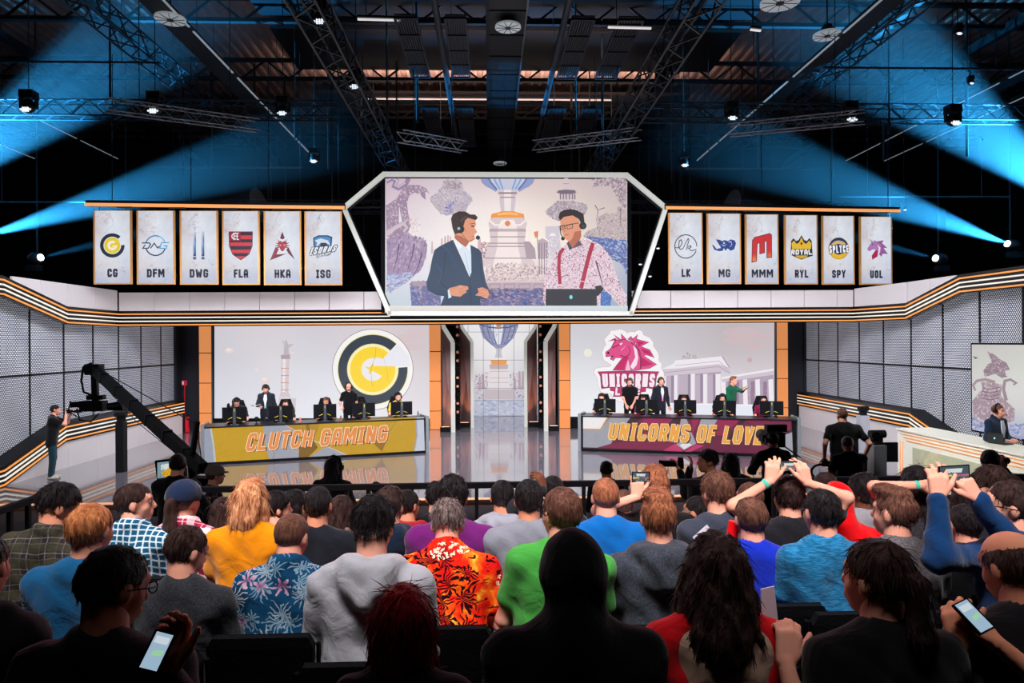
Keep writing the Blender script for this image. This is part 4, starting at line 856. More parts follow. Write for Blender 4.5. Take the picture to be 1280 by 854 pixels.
def lg_ryl(c, x, y):
    c.poly([(x - 102, y + 60), (x - 96, y - 60), (x - 74, y - 86), (x - 50, y - 60), (x - 26, y - 70), (x, y - 112), (x + 26, y - 70), (x + 50, y - 60), (x + 74, y - 86), (x + 96, y - 60), (x + 104, y + 70), (x + 50, y + 84), (x, y + 104), (x - 50, y + 84)], (34, 34, 40))
    c.poly([(x - 88, y + 10), (x - 92, y - 40), (x - 72, y - 66), (x - 44, y - 34), (x - 20, y - 50), (x, y - 96), (x + 20, y - 50), (x + 44, y - 34), (x + 72, y - 66), (x + 92, y - 40), (x + 88, y + 10)], (230, 186, 50)); c.poly([(x, y - 56), (x + 12, y - 38), (x, y - 22), (x - 12, y - 38)], (120, 40, 30))
    c.text('ROYAL', [(x - 92, y + 14), (x + 92, y + 14), (x + 100, y + 60), (x - 100, y + 60)], (240, 240, 244), wt=0.26, gap=0.22); c.poly([(x - 60, y + 66), (x + 60, y + 66), (x + 46, y + 82), (x, y + 96), (x - 46, y + 82)], (214, 166, 40))
def lg_spy(c, x, y):
    c.disc((x, y), 100, (226, 186, 60), n=36); c.disc((x, y - 2), 94, (36, 54, 104), n=36); c.arc((x, y), 56, 90, 190, 350, (236, 184, 40)); c.arc((x, y + 20), 60, 90, 30, 160, (214, 184, 110)); c.arc((x, y + 36), 56, 74, 30, 160, (36, 54, 104))
    c.text('SPLYCE', [(x - 92, y - 26), (x + 92, y - 30), (x + 96, y + 34), (x - 88, y + 44)], (244, 246, 250), wt=0.17, outline=(30, 44, 90), ow=0.08, gap=0.36)
def lg_uol(c, x, y):
    c.poly([(x - 30, y - 82), (x + 6, y - 66), (x + 70, y - 78), (x + 56, y - 50), (x + 104, y - 10), (x + 70, y - 6), (x + 110, y + 46), (x + 60, y + 44), (x + 50, y + 70), (x + 20, y + 44), (x - 10, y + 0), (x - 10, y - 60)], (150, 90, 150))
    c.poly([(x - 86, y - 2), (x - 60, y - 40), (x - 40, y - 66), (x - 6, y - 66), (x + 40, y - 40), (x + 46, y + 20), (x + 10, y + 70), (x - 40, y + 96), (x - 44, y + 60), (x - 4, y + 6), (x - 40, y + 6), (x - 60, y + 22), (x - 82, y + 14)], (176, 120, 180))
    c.poly([(x - 44, y + 60), (x - 4, y + 10), (x + 14, y + 20), (x + 6, y + 70), (x - 40, y + 98)], (170, 30, 80)); c.poly([(x + 10, y - 40), (x + 40, y - 10), (x + 30, y + 40), (x + 14, y + 60), (x + 24, y)], (240, 226, 240)); c.poly([(x - 66, y - 92), (x - 30, y - 60), (x - 42, y - 54)], (130, 110, 160)); c.disc((x - 36, y - 40), 6, (60, 30, 60))
LGS = [('CG', 117, 164, lg_cg, 'marbled banner reading CG under a yellow G in a dark ring'), ('DFM', 171, 218, lg_dfm, 'marbled banner reading DFM with slanted blue letters across a ring'),
       ('DWG', 225, 272, lg_dwg, 'marbled banner reading DWG with two upright blue bars'), ('FLA', 278, 324, lg_fla, 'marbled banner reading FLA with a red and black striped shield'),
       ('HKA', 330, 376, lg_hka, 'marbled banner reading HKA with a dark red arrow shaped head'), ('ISG', 381, 427, lg_isg, 'marbled banner reading ISG with a blue shark shield'),
       ('LK', 836, 878, lg_lk, 'marbled banner reading LK with handwritten letters in a ring'), ('MG', 884, 926, lg_mg, 'marbled banner reading MG with a dark blue elephant mark'),
       ('MMM', 932, 973, lg_mmm, 'marbled banner reading MMM with a large red letter'), ('RYL', 981, 1022, lg_ryl, 'marbled banner reading RYL with a golden crown'),
       ('SPY', 1028, 1068, lg_spy, 'marbled banner reading SPY with a blue and yellow disc'), ('UOL', 1075, 1115, lg_uol, 'marbled banner reading UOL with a purple and crimson horse head')]
for i, (code, x0, x1, fn, look) in enumerate(LGS):
    left = i < 6; j = i if left else i - 6
    Y = 19.3 + 0.03 * j if left else 20.3 + 0.12 * j
    top = (263 + 0.25 * j) if left else (266 + 0.95 * j); bot = 355.5 + 0.25 * j if left else 355 + 0.2 * j
    banner(x0, top, x1, bot, Y, code, look, fn)
RAIL = mat('rail_light', (130, 80, 46), 0.4, emis=0.95, ecol=(250, 168, 104))
for lab, p0, p1, Y0, Y1 in (('orange lit rail carrying the six left banners', (107, 256), (431, 260), 19.2, 19.5), ('orange lit rail carrying the six right banners', (832, 260), (1124, 264), 20.2, 21.0)):
    a = at(*p0, Y0); b = at(*p1, Y1); t = thing('banner_rail', lab, 'rail', tuple(a))
    d = b - a; MB().bar((0, -0.04, 0), d + Vector((0, -0.04, 0)), 0.05, 0.085).build('light_strip', RAIL, t)
    MB().bar((0, 0.05, 0.05), d + Vector((0, 0.05, 0.05)), 0.12, 0.16).build('beam', DSTEEL, t)
    for k in (0.1, 0.4, 0.7, 0.95): MB().tube([d * k, d * k + Vector((0, 0.05, 4.2))], 0.012, 5).build('hanging_cable', DSTEEL, t)
    for k in (0.15, 0.35, 0.55, 0.75, 0.92): MB().box(tuple(d * k + Vector((0, -0.05, -0.065))), (0.45, 0.05, 0.03)).build('clamp', STEEL, t)
# ------------------------------------------------------------------ team desks
DESKTOP = mat('desk_top', (30, 31, 36), 0.3); METW = mat('brushed_pillar', (170, 180, 184), 0.25, 0.6)
def team_desk(A, B, label, paintfn, ztop):
    A = Vector(A); B = Vector(B); u = (B - A).normalized(); n = Vector((-u.y, u.x, 0));   # n points away from the audience
    t = thing('team_desk', label, 'desk', group='two long player desks on the stage'); L = (B - A).length; Z = Vector((0, 0, 1))
    del t['group']
    def pr(a0, a1, b0, b1, z0, z1):   # block along the desk: a along, b depth
        p = [A + u * a + n * b + Z * z for z in (z0, z1) for b in (b0, b1) for a in (a0, a1)]
        return p, [(0, 2, 3, 1), (4, 5, 7, 6), (0, 1, 5, 4), (2, 6, 7, 3), (0, 4, 6, 2), (1, 3, 7, 5)]
    mb = MB(); mb.add(*pr(0, L, 0.02, 0.08, 0.0, ztop - 0.03)); mb.build('front_board', BLACK, t)
    mb = MB(); mb.add(*pr(-0.05, L + 0.05, -0.03, 0.85, ztop - 0.04, ztop)); mb.build('desk_top', DESKTOP, t)
    for a in (0.02, L - 0.10): mb = MB(); mb.add(*pr(a, a + 0.08, 0.1, 0.8, 0, ztop - 0.04)); mb.build('side_board', BLACK, t)
    for a, sg in ((-0.10, -1), (L + 0.02, 1)):
        mb = MB(); base = [A + u * (a + q) + n * b for q, b in ((0, -0.05), (0.09, -0.05), (0.09, 0.1), (0, 0.1))]
        mb.prism(base, Z * (ztop + 0.06)); mb.build('end_pillar', METW, t)
        mb = MB(); mb.bar(A + u * (a + 0.045) + n * 0.1 + Z * (ztop + 0.03), A + u * (a + 0.045 - sg * 0.05) + n * 0.8 + Z * (ztop + 0.03), 0.07, 0.05); mb.build('end_cap', METW, t)
    cv = Canvas(A + n * 0.0, u, Z); cv.step = 0.00035
    paintfn(cv); cv.build('front_picture', DESKP, t); cv2 = None
    mb = MB(); mb.add(*pr(0, L, -0.06, 0.02, 0.0, 0.07)); mb.build('kick_board', BLACK, t)
    return t, A, u, n
def paint_left(cv):
    T = ZL; M = (196, 152, 12)
    cv.poly([(96, 528), (1163, 471), (1168, 640), (100, 703)], M, T)
    cv.poly([(96, 528), (128, 527), (142, 600), (150, 700), (100, 703)], (150, 156, 172), T); cv.poly([(126, 527), (134, 527), (146, 600), (156, 700), (148, 700), (138, 600)], (188, 192, 200), T)
    cv.poly([(1128, 473), (1163, 471), (1168, 640), (1118, 643), (1132, 560)], (196, 200, 214), T); cv.poly([(1122, 473), (1129, 473), (1133, 560), (1119, 643), (1112, 643), (1126, 560)], (160, 160, 168), T)
    G = (158, 160, 172)
    cv.poly([(384, 514), (486, 508), (560, 556), (556, 672), (416, 684), (392, 600)], G, T); cv.poly([(604, 668), (692, 612), (786, 652), (788, 657)], G, T)
    cv.poly([(486, 508), (660, 498), (640, 560), (600, 600), (560, 556)], (178, 134, 14), T); cv.poly([(560, 600), (620, 570), (650, 620), (600, 668), (556, 672)], (126, 92, 18), T)
    cv.stroke([(486, 508), (640, 590), (790, 656)], 0.8, (206, 206, 212), T)
    cv.poly([(880, 560), (990, 520), (980, 590), (960, 640)], (150, 108, 16), T); cv.poly([(590, 500), (606, 499), (612, 540), (600, 560)], (140, 100, 18), T)
    for q in ([(980, 500), (1030, 490), (1000, 540)], [(960, 560), (975, 600), (962, 630)], [(420, 600), (440, 650), (430, 680)]): cv.stroke(q, 0.4, (110, 80, 20), T)
    quad = [(318, 551), (992, 513), (980, 590), (298, 637)]
    cv.text('CLUTCH GAMING', [(324, 556), (998, 518), (986, 595), (304, 642)], (120, 70, 20), T, wt=0.21, gap=0.25)
    cv.text('CLUTCH GAMING', quad, (232, 140, 66), T, wt=0.17, outline=(255, 226, 190), ow=0.035, gap=0.25)
    # brighter cores fading along the letters
    cv.scatter([(318, 551), (992, 513), (980, 590), (298, 637)], 0, 1, [(255, 200, 140)], T)
def paint_right(cv):
    T = ZR; D = (58, 16, 34); CRM = (146, 26, 74); G = (158, 158, 168)
    cv.poly([(112, 464), (1122, 492), (1130, 656), (112, 618)], (104, 20, 58), T)
    cv.poly([(112, 525), (200, 530), (245, 468), (345, 470), (250, 600), (180, 620), (112, 618)], G, T)
    cv.poly([(112, 464), (232, 467), (194, 531), (112, 529)], (238, 234, 234), T); cv.stroke([(112, 530), (196, 532), (238, 467)], 1.6, (204, 150, 90), T)
    cv.poly([(345, 470), (402, 472), (320, 540), (250, 600), (240, 610)], D, T); cv.poly([(402, 472), (552, 476), (500, 530), (400, 560)], CRM, T); cv.poly([(250, 600), (600, 560), (560, 636), (182, 621)], (126, 24, 66), T)
    cv.poly([(552, 476), (590, 477), (580, 560), (520, 520)], D, T); cv.poly([(588, 477), (612, 478), (660, 600), (600, 632), (566, 605)], G, T, outline=(196, 60, 110), ow=0.8); cv.poly([(560, 600), (600, 640), (662, 604), (700, 610), (600, 655), (500, 634)], (190, 50, 104), T); cv.poly([(580, 608), (602, 628), (640, 606), (610, 590)], (226, 222, 226), T)
    cv.poly([(640, 479), (680, 480), (640, 560)], CRM, T); cv.poly([(684, 481), (764, 483), (712, 580), (660, 560)], G, T); cv.poly([(764, 483), (870, 486), (800, 560), (730, 560)], CRM, T); cv.poly([(870, 486), (900, 487), (850, 560), (800, 600)], D, T); cv.poly([(900, 487), (1122, 492), (1120, 550), (1000, 560)], (120, 22, 62), T)
    cv.poly([(1030, 560), (1125, 535), (1130, 656), (1060, 652)], G, T); cv.poly([(1040, 556), (1125, 530), (1125, 545), (1050, 572)], D, T)
    cv.poly([(112, 618), (560, 637), (1130, 656), (1130, 664), (112, 628)], D, T)
    quad = [(246, 499), (992, 517), (974, 606), (232, 580)]
    cv.text('UNICORNS OF LOVE', [(254, 506), (1000, 524), (982, 613), (240, 587)], (90, 40, 20), T, wt=0.25, gap=0.22)
    cv.text('UNICORNS OF LOVE', quad, (236, 164, 64), T, wt=0.19, outline=(255, 232, 190), ow=0.03, gap=0.24)
DL = team_desk((-7.72, 18.74, 0), (-1.93, 20.39, 0), 'long desk with mustard front reading CLUTCH GAMING', paint_left, 1.035)
DR = team_desk((2.75, 20.43, 0), (8.59, 18.86, 0), 'long desk with maroon front reading UNICORNS OF LOVE', paint_right, 1.06)
RISER = mat('riser_top', (96, 94, 102), 0.3)
for (t, A, u, n), lab in ((DL, 'low platform behind the mustard desk'), (DR, 'low platform behind the maroon desk')):
    L = 6.0; r = thing('riser', lab, 'platform')
    MB().prism([A + u * 0.05 + n * 0.9, A + u * (L - 0.05) + n * 0.9, A + u * (L - 0.05) + n * 3.3, A + u * 0.05 + n * 3.3], (0, 0, 0.28)).build('deck', RISER, r)
def desk_pt(D, px, back, z):
    """point on a line parallel to the desk front, 'back' metres behind it, under image column px"""
    t, A, u, n = D; P0 = A + n * back; r = Vector(ray(px, 427)); r = Vector((r.x, r.y)); d = Vector((u.x, u.y)); o = Vector((P0.x, P0.y))
    # o + s d = k r
    det = d.x * (-r.y) + r.x * d.y; s = (-o.x * (-r.y) - r.x * o.y) / det
    q = o + d * s; return Vector((q.x, q.y, z))
MONB = mat('monitor_back', (20, 21, 25), 0.4); MONS = mat('monitor_stand', (86, 90, 98), 0.35, 0.4); ACID = mat('acid_stripe', (190, 190, 40), 0.5, emis=0.3, ecol=(200, 200, 40))
MSCR = mat('monitor_glow', (90, 110, 130), 0.3, emis=0.5, ecol=(150, 180, 210))
ST = []
for D, xs, zt, who in ((DL, [((185 + 300) / 2, 1), (467, 1), (682, 1), (872, 1), (1054, 1)], 1.035, 'mustard'), (DR, [(216, 0), (418, 0), (605, 0), (796, 0), (1025, 0)], 1.06, 'maroon')):
    nums = ['first', 'second', 'third', 'fourth', 'fifth']
    for i, (zx, lf) in enumerate(xs):
        px = (230 if lf else 700) + zx / 3.881; p = desk_pt(D, px, 0.28, zt); u = D[2]; ang = math.atan2(u.y, u.x)
        m = thing('monitor', f'black monitor seen from behind, {nums[i]} from the left on the {who} desk', 'monitor', p, ang, 'player monitors')
        MB().box((0, 0.03, 0.285), (0.64, 0.03, 0.40)).build('housing', MONB, m); MB().box((0, 0.048, 0.285), (0.61, 0.006, 0.37)).build('display', MSCR, m)
        mb = MB().box((0, -0.02, 0.24), (0.075, 0.05, 0.46)); mb.box((0, -0.02, 0.008), (0.22, 0.2, 0.016)); mb.build('stand', MONS, m)
        for s in (-1, 1): MB().bar((s * 0.06, 0.010, 0.20), (s * 0.17, 0.010, 0.155), 0.012, 0.018, up=(0, 1, 0)).build('stripe', ACID, m)
        MB().box((0, -0.047, 0.46 - 0.05), (0.012, 0.006, 0.08)).build('badge', ACID, m)
        k = thing('keyboard', f'black keyboard behind the {nums[i]} monitor of the {who} desk', 'keyboard', p + D[3] * 0.30, ang, 'player keyboards')
        MB().box((0, 0, 0.012), (0.40, 0.13, 0.02)).build('case', BLACK, k); MB().box((0, 0, 0.026), (0.37, 0.1, 0.01)).build('keys', DSTEEL, k)
        ST.append((D, px, zt, who, nums[i]))
# small things on the desks
BOT = mat('bottle_plastic', (150, 110, 90), 0.2); CUPM = mat('paper_cup', (230, 120, 110), 0.5)
for lab, px, D, zt, m, r, h in (('small clear water bottle at the right end of the mustard desk', 522, DL, 1.035, mat('clear_bottle', (120, 130, 120), 0.1), 0.028, 0.2),
                             ('short amber drink bottle beside the third monitor of the mustard desk', 425.5, DL, 1.035, BOT, 0.03, 0.15), ('clear cup with red drink right of the second mustard desk monitor', 374.5, DL, 1.035, CUPM, 0.035, 0.13)):
    p = desk_pt(D, px, 0.18, zt); o = thing('bottle' if 'bottle' in lab else 'cup', lab, 'bottle' if 'bottle' in lab else 'cup', p)
    MB().cyl((0, 0, 0), (0, 0, h * 0.75), r, r, 12).cyl((0, 0, h * .75), (0, 0, h * .9), r, r * 0.45, 12, caps=False).build('body', m, o); MB().cyl((0, 0, h * 0.9), (0, 0, h), r * 0.5, r * 0.5, 10).build('cap', BLACK, o)
for lab, px in (('boom microphone at the left end of the mustard desk', 285.5), ):
    p = desk_pt(DL, px, 0.2, 1.035); o = thing('desk_microphone', lab, 'microphone', p)
    MB().cyl((0, 0, 0), (0, 0, 0.015), 0.06, 0.05, 14).build('base', BLACK, o); MB().tube([(0, 0, 0.01), (0, 0.01, 0.3), (-0.01, 0.0, 0.46)], 0.008, 6).build('stem', BLACK, o); MB().ball((-0.01, 0, 0.53), (0.045, 0.045, 0.08)).build('head', BLACK, o)
p = desk_pt(DL, 320, 0.2, 1.035); o = thing('desk_microphone', 'round black microphone in front of the suited coach at the mustard desk', 'microphone', p)
MB().cyl((0, 0, 0), (0, 0, 0.015), 0.05, 0.05, 14).build('base', BLACK, o); MB().tube([(0, 0, 0.01), (0, 0.0, 0.1)], 0.01, 6).build('stem', BLACK, o); MB().ball((-0.0, 0, 0.14), 0.07).build('head', BLACK, o)
# ------------------------------------------------------------------ camera pedestals with remote cameras
def ptz(t, z, s=1):
    h = MB().box((0, 0, z + 0.03), (0.16, 0.16, 0.06)).build('camera_base', BLACK, t)
    MB().box((0, 0, z + 0.13), (0.2, 0.08, 0.14)).build('yoke', BLACK, t); mb = MB().cyl((-0.14, -0.02, z + 0.2), (0.14, -0.02, z + 0.2), 0.075, 0.075, 14); c = mb.build('camera_head', BLACK, t)
    MB().cyl((-0.05 * s, -0.1, z + 0.2), (-0.05 * s, -0.05, z + 0.2), 0.05, 0.05, 12).build('lens', BLACKG, c)
PED = mat('pedestal_grey', (112, 112, 120), 0.4); PEDL = mat('pedestal_light_grey', (170, 170, 180), 0.4)
for lab, px, py, top, m, wd in (('dark floor pillar with small camera before the left lit wall', 152, 590, 526, BLACK, 0.2), ('light grey floor pillar with small camera before the right lit wall', 1079, 565, 521, PEDL, 0.26)):
    p = onz(px, py); h = EYE - (top - 427 + ROLL * (px - 640) * 1) * p.y / FPX
    t = thing('camera_pillar', lab, 'pillar', p); MB().box((0, 0, h / 2), (wd, wd, h)).build('column', m, t); ptz(t, h)
p = at(1096, 598, 12.4); p.z = -0.12; h = at(1096, 556, 12.4).z + 0.12
t = thing('camera_pillar', 'grey floor pillar with camera and black side monitor near the white commentary desk', 'pillar', p); MB().box((0, 0, h / 2), (0.24, 0.24, h)).build('column', PED, t); ptz(t, h)
MB().box((0.26, 0, h - 0.14), (0.26, 0.05, 0.36)).build('side_monitor', BLACK, t); MB().box((0.1, 0, h - 0.1), (0.14, 0.03, 0.03)).build('bracket', BLACK, t)
# ------------------------------------------------------------------ white commentary desk on the right
def caster_desk():
    a = onz(1121, 597); b = at(1124, 537, a.y); zt = b.z
    X = a.x; Y0 = a.y; Y1 = 11.6
    t = thing('commentary_desk', 'white commentary desk with thin orange lines and pale green front', 'desk', (X, (Y0 + Y1) / 2, 0)); L = Y0 - Y1
    WH = mat('white_laminate', (232, 232, 222), 0.35); 
    m, bs, tt = newmat('map_print'); v = tt.coord('Object'); n = tt.noise(v, 1.6, 6, 0.65, 0.6); n2 = tt.noise(v, 3.5, 5, 0.7, 1.2)
    c = tt.mix(tt.ramp(n[0], [(0.50, (0, 0, 0)), (0.62, (1, 1, 1))]), lin((180, 186, 160)), lin((206, 200, 164)))
    ln = tt.ramp(n2[0], [(0.48, (0, 0, 0)), (0.5, (1, 1, 1)), (0.52, (0, 0, 0))]); tt.put(bs.inputs['Base Color'], tt.mix(tt.math('MULTIPLY', ln, 0.35), c, lin((140, 130, 90)))); bs.inputs['Roughness'].default_value = 0.35
    MB().box((0.05, 0, zt / 2), (0.06, L, zt)).build('front_board', WH, t)
    MB().box((0.015, -0.25, zt * 0.40), (0.02, L - 0.7, zt * 0.62)).build('map_panel', m, t)
    MB().box((0.42, 0, zt + 0.02), (0.86, L + 0.05, 0.04)).build('desk_top', WH, t); MB().box((0.4, L / 2 - 0.03, zt / 2), (0.7, 0.05, zt)).build('side_board', WH, t)
    for k in range(3): z = zt - 0.07 - 0.07 * k; MB().box((0.012, -0.05 * k, z), (0.014, L - 0.3 - 0.1 * k, 0.012)).build('orange_line', ORANGE_L, t)
    for k in range(2): MB().box((0.012, L / 2 - 0.12 - 0.1 * k, zt / 2 - 0.1), (0.014, 0.014, zt - 0.3)).build('orange_line', ORANGE_L, t)
    p = Vector((X + 0.45, 13.35, zt + 0.04)); lp = thing('laptop', 'black laptop on the white commentary desk', 'laptop', p, math.radians(-75))
    MB().box((0, 0.12, 0.01), (0.34, 0.24, 0.02)).build('base', BLACK, lp); MB().box((0, -0.03, 0.12), (0.34, 0.015, 0.23), rot=Matrix.Rotation(0.25, 3, 'X')).build('lid', BLACKG, lp); MB().ball((0, -0.05, 0.12), (0.016, 0.006, 0.02), nu=8, nv=6).build('lit_mark', mat('cyan_mark', (120, 220, 226), 0.4, emis=1.0), lp)
    return X, zt
CDX, CDZ = caster_desk()
# ------------------------------------------------------------------ camera crane on the left
def crane():
    base = at(247, 600, 10.2); base.z = -0.12; tip = at(118, 462, 13.0); piv = at(240, 574, 10.3)
    t = thing('camera_crane', 'long black camera crane reaching over the left stage', 'camera crane', base); R = lambda p: Vector(p) - base
    a = R(piv); b = R(tip); d = (b - a).normalized(); tail = a - d * 0.35
    x = d.cross(Vector((0, 0, 1))).normalized(); up = x.cross(d)
    mb = MB(); mb.bar(tail, b, 0.13, 0.17); mb.build('arm', BLACK, t)
    for k in range(6): q = a + (b - a) * (k / 6 + 0.05); MB().bar(q - up * 0.095, q + up * 0.095, 0.145, 0.05).build('clamp', DSTEEL, t)
    MB().tube([a + up * 0.55, b + up * 0.05], 0.008, 5).build('stay_cable', BLACK, t); MB().tube([a + up * 0.55, tail], 0.008, 5).build('stay_cable', BLACK, t); MB().tube([a + (b - a) * .05 - up * 0.12, a + (b - a) * .5 - up * .22, b - up * 0.1], 0.006, 5).build('stay_cable', BLACK, t)
    MB().bar(a - up * 0.1, a + up * 0.6, 0.06, 0.06).build('mast', BLACK, t)
    MB().cyl((0, 0, 0.4), (a.x, a.y, a.z - 0.1), 0.07, 0.06, 12).build('column', BLACK, t)
    for k in range(3): g = 2 * math.pi * k / 3 + 0.4; MB().tube([(0, 0, 0.7), (0.75 * math.cos(g), 0.75 * math.sin(g), 0.03)], 0.03, 8).build('leg', BLACK, t)
    MB().box(tail - d * 0.05 - Vector((0, 0, 0.25)), (0.3, 0.25, 0.3)).build('counterweight', BLACK, t)
    # remote head hanging from the tip, with the camera
    h = MB().box(b + Vector((0, 0, 0.0)), (0.26, 0.2, 0.2)); h.bar(b, b + Vector((0.02, 0, -0.62)), 0.08, 0.1); hd = h.build('remote_head', BLACK, t)
    MB().tube([b + Vector((-0.05, 0, 0.12)), b + Vector((-0.2, 0, 0.05)), b + Vector((-0.24, 0, -0.2)), b + Vector((-0.2, 0, -0.42)), b + Vector((0, 0, -0.5))], 0.022, 6).build('head_loop', BLACK, hd)
    c = b + Vector((-0.02, 0, -0.68)); k = MB().box(c, (0.42, 0.2, 0.19)); k.box(c + Vector((-0.28, 0, 0.03)), (0.2, 0.16, 0.10)); k.box(c + Vector((0.05, 0, 0.16)), (0.3, 0.12, 0.08)); cm = k.build('camera_body', BLACK, t)
    MB().cyl(c + Vector((0.27, 0, -0.02)), c + Vector((0.58, 0, 0)), 0.07, 0.11, 14).build('lens', BLACKG, cm); MB().tube([c + Vector((-0.3, 0, -0.05)), c + Vector((-0.26, 0, -0.26)), c + Vector((-0.05, 0, -0.3)), c + Vector((0.1, 0, -0.14))], 0.014, 6).build('cable', BLACK, cm)
    MB().tube([c + Vector((-0.42, 0, 0.1)), c + Vector((-0.46, 0, -0.1)), c + Vector((-0.3, 0, -0.2))], 0.012, 6).build('handle', BLACK, cm)
crane()
m = thing('monitor', 'crane operator monitor showing the yellow desk, held before the left stage', 'monitor', at(214, 586, 8.8), math.radians(-8)); 
MB().box((0, 0, 0), (0.38, 0.06, 0.25), rot=Matrix.Rotation(-0.12, 3, 'Y')).build('housing', BLACK, m)
cvm = Canvas((-0.165, -0.034, 0.1), (1, 0, 0), (0, 0, -1), free=True); cvm.N = Vector((0, -1, 0)); rr = math.sin(0.12)
def mm(l): return [(x, y - (x - 0.165) * 0.12) for x, y in l]
cvm.poly(mm([(0, 0), (0.33, 0), (0.33, 0.2), (0, 0.2)]), (120, 150, 160)); cvm.poly(mm([(0.05, 0.03), (0.3, 0.02), (0.3, 0.1), (0.05, 0.1)]), (206, 214, 214)); cvm.poly(mm([(0.04, 0.14), (0.18, 0.07), (0.28, 0.1), (0.12, 0.2)]), (214, 160, 30)); cvm.scatter(mm([(0, 0), (0.33, 0), (0.33, 0.2), (0, 0.2)]), 14, 0.012, [(30, 40, 50), (80, 110, 120)], seed=3)
cvm.build('display', SCREEN, m); MB().tube([(0, 0.02, -0.1), (0.02, 0.06, -0.5), (0.02, 0.1, -1.72)], 0.02, 6).build('pole', BLACK, m); MB().tube([(-0.1, 0, -0.12), (-0.14, 0, -0.24), (-0.02, 0, -0.3), (0.05, 0, -0.2)], 0.006, 5).build('cable', BLACK, m)
# fire extinguisher and its sign at the left back corner
RED = mat('red_enamel', (206, 30, 50), 0.35)
p = onz(234, 541); t = thing('fire_extinguisher', 'red fire extinguisher standing at the left back corner of the stage', 'fire extinguisher', p)
MB().cyl((0, 0, 0.02), (0, 0, 0.55), 0.09, 0.09, 12).ball((0, 0, 0.55), (0.09, 0.09, 0.06)).build('cylinder', RED, t); MB().box((0, 0, 0.64), (0.06, 0.14, 0.06)).build('valve', BLACK, t); MB().tube([(0, -0.05, 0.64), (0.12, -0.06, 0.5), (0.1, -0.08, 0.2)], 0.015, 6).build('hose', BLACK, t)
q = at(228, 479, p.y + 0.1); sg = thing('safety_sign', 'small red and white fire sign on a red post at left back corner', 'sign', (p.x - 0.15, p.y + 0.15, 0))
MB().box((0, 0, q.z / 2), (0.03, 0.03, q.z)).build('post', RED, sg); MB().box((0, -0.02, q.z), (0.2, 0.02, 0.2)).build('plate', RED, sg); MB().box((-0.04, -0.035, q.z), (0.06, 0.006, 0.12)).build('flame_mark', mat('sign_white', (235, 235, 235), 0.5), sg)
# ------------------------------------------------------------------ hall shell, roof, rigging
HW = mat('hall_black', (13, 15, 18), 0.85)
box_struct('wall_hall_back', (-26, 38, -0.2), (26, 38.2, 16), HW); box_struct('wall_hall_left', (-26.2, -20, -0.2), (-26, 38.2, 16), HW); box_struct('wall_hall_right', (26, -20, -0.2), (26.2, 38.2, 16), HW)
box_struct('wall_hall_front', (-26, -20.2, -0.2), (26, -20, 16), HW)
m, b, t = newmat('corrugated_deck'); v = t.coord('Object'); n = t.noise(v, 1.2, 4); n2 = t.noise(t.coord('Object', (12, 0.6, 1)), 2.0, 3)
t.put(b.inputs['Base Color'], t.mix(t.math('MULTIPLY', n2[0], n[0]), lin((110, 84, 78)), lin((226, 192, 178)))); b.inputs['Roughness'].default_value = 0.5
DECK = m
ce = struct(bpy.data.objects.new('ceiling', None)); C.objects.link(ce)
mb = MB(); W = 26; x = -W; zz = 14.6; k = 0
prof = []
while x < W: prof += [(x, 0), (x + 0.16, 0), (x + 0.22, -0.09), (x + 0.34, -0.09), (x + 0.40, 0)]; x += 0.40
vs = [(px, y, zz + pz) for y in (-20, 38.2) for px, pz in prof]; n = len(prof); mb.add(vs, [(i, i + 1, n + i + 1, n + i) for i in range(n - 1)])
mb.build('deck_sheet', DECK, ce)
BEAM = mat('roof_beam_black', (20, 23, 27), 0.6); DUCT = mat('duct_dark', (17, 19, 23), 0.5)
# transverse girders and black panels hung under the deck, leaving strips of lit deck between them
for y0, y1, z in ((22.8, 26.2, 13.7), (28.7, 29.9, 13.7), (31.1, 33.4, 13.7), (34.4, 38, 13.7), (12.5, 21.9, 13.7)):
    box_struct('panel', (-7.2, y0, z), (8.6, y1, z + 0.12), DUCT, ce)
for y, z, h in ((30.9, 13.4, 0.6), (26.1, 13.3, 0.7), (21.2, 13.2, 0.7), (18.0, 13.2, 0.7), (35, 13.3, 0.6), (15.2, 13.2, 0.6)):
    mb = MB(); mb.box((0, y, z), (51, 0.16, 0.12)).box((0, y, z + h), (51, 0.16, 0.12))
    x = -25.5
    while x < 25: mb.bar((x, y, z), (x + 0.9, y, z + h), 0.06, 0.06).bar((x + 0.9, y, z + h), (x + 1.8, y, z), 0.06, 0.06); x += 1.8
    stuff(mb.build('girder_lattice', BEAM, ce))
for x in (-20, -15.5, -11.5, 12.5, 16.5, 21): box_struct('purlin', (x - 0.09, -10, 13.0), (x + 0.09, 38, 13.3), BEAM, ce)
HANG = mat('hung_grey', (58, 62, 70), 0.5, 0.3)
def rig(name, label, cat, group=None): return thing(name, label, cat, (0, 0, 0), 0, group)
# central black service duct with pale edge rails
zc = EYE + 8.2
t = rig('service_duct', 'long black service duct down the middle of the ceiling', 'duct')
cxn = 0.06 * 8.2
MB().box((cxn, 22, zc + 0.15), (0.98, 26, 0.3)).build('duct_body', DUCT, t)
for s, m in ((-1, DSTEEL), (1, STEEL)): MB().box((cxn + s * 0.49, 22, zc), (0.04 if s > 0 else 0.09, 26, 0.05)).build('edge_rail', m, t)
for k in range(16): MB().box((cxn, 11.5 + k * 1.35, zc - 0.01), (0.98, 0.05, 0.03)).build('cross_rib', DSTEEL, t)
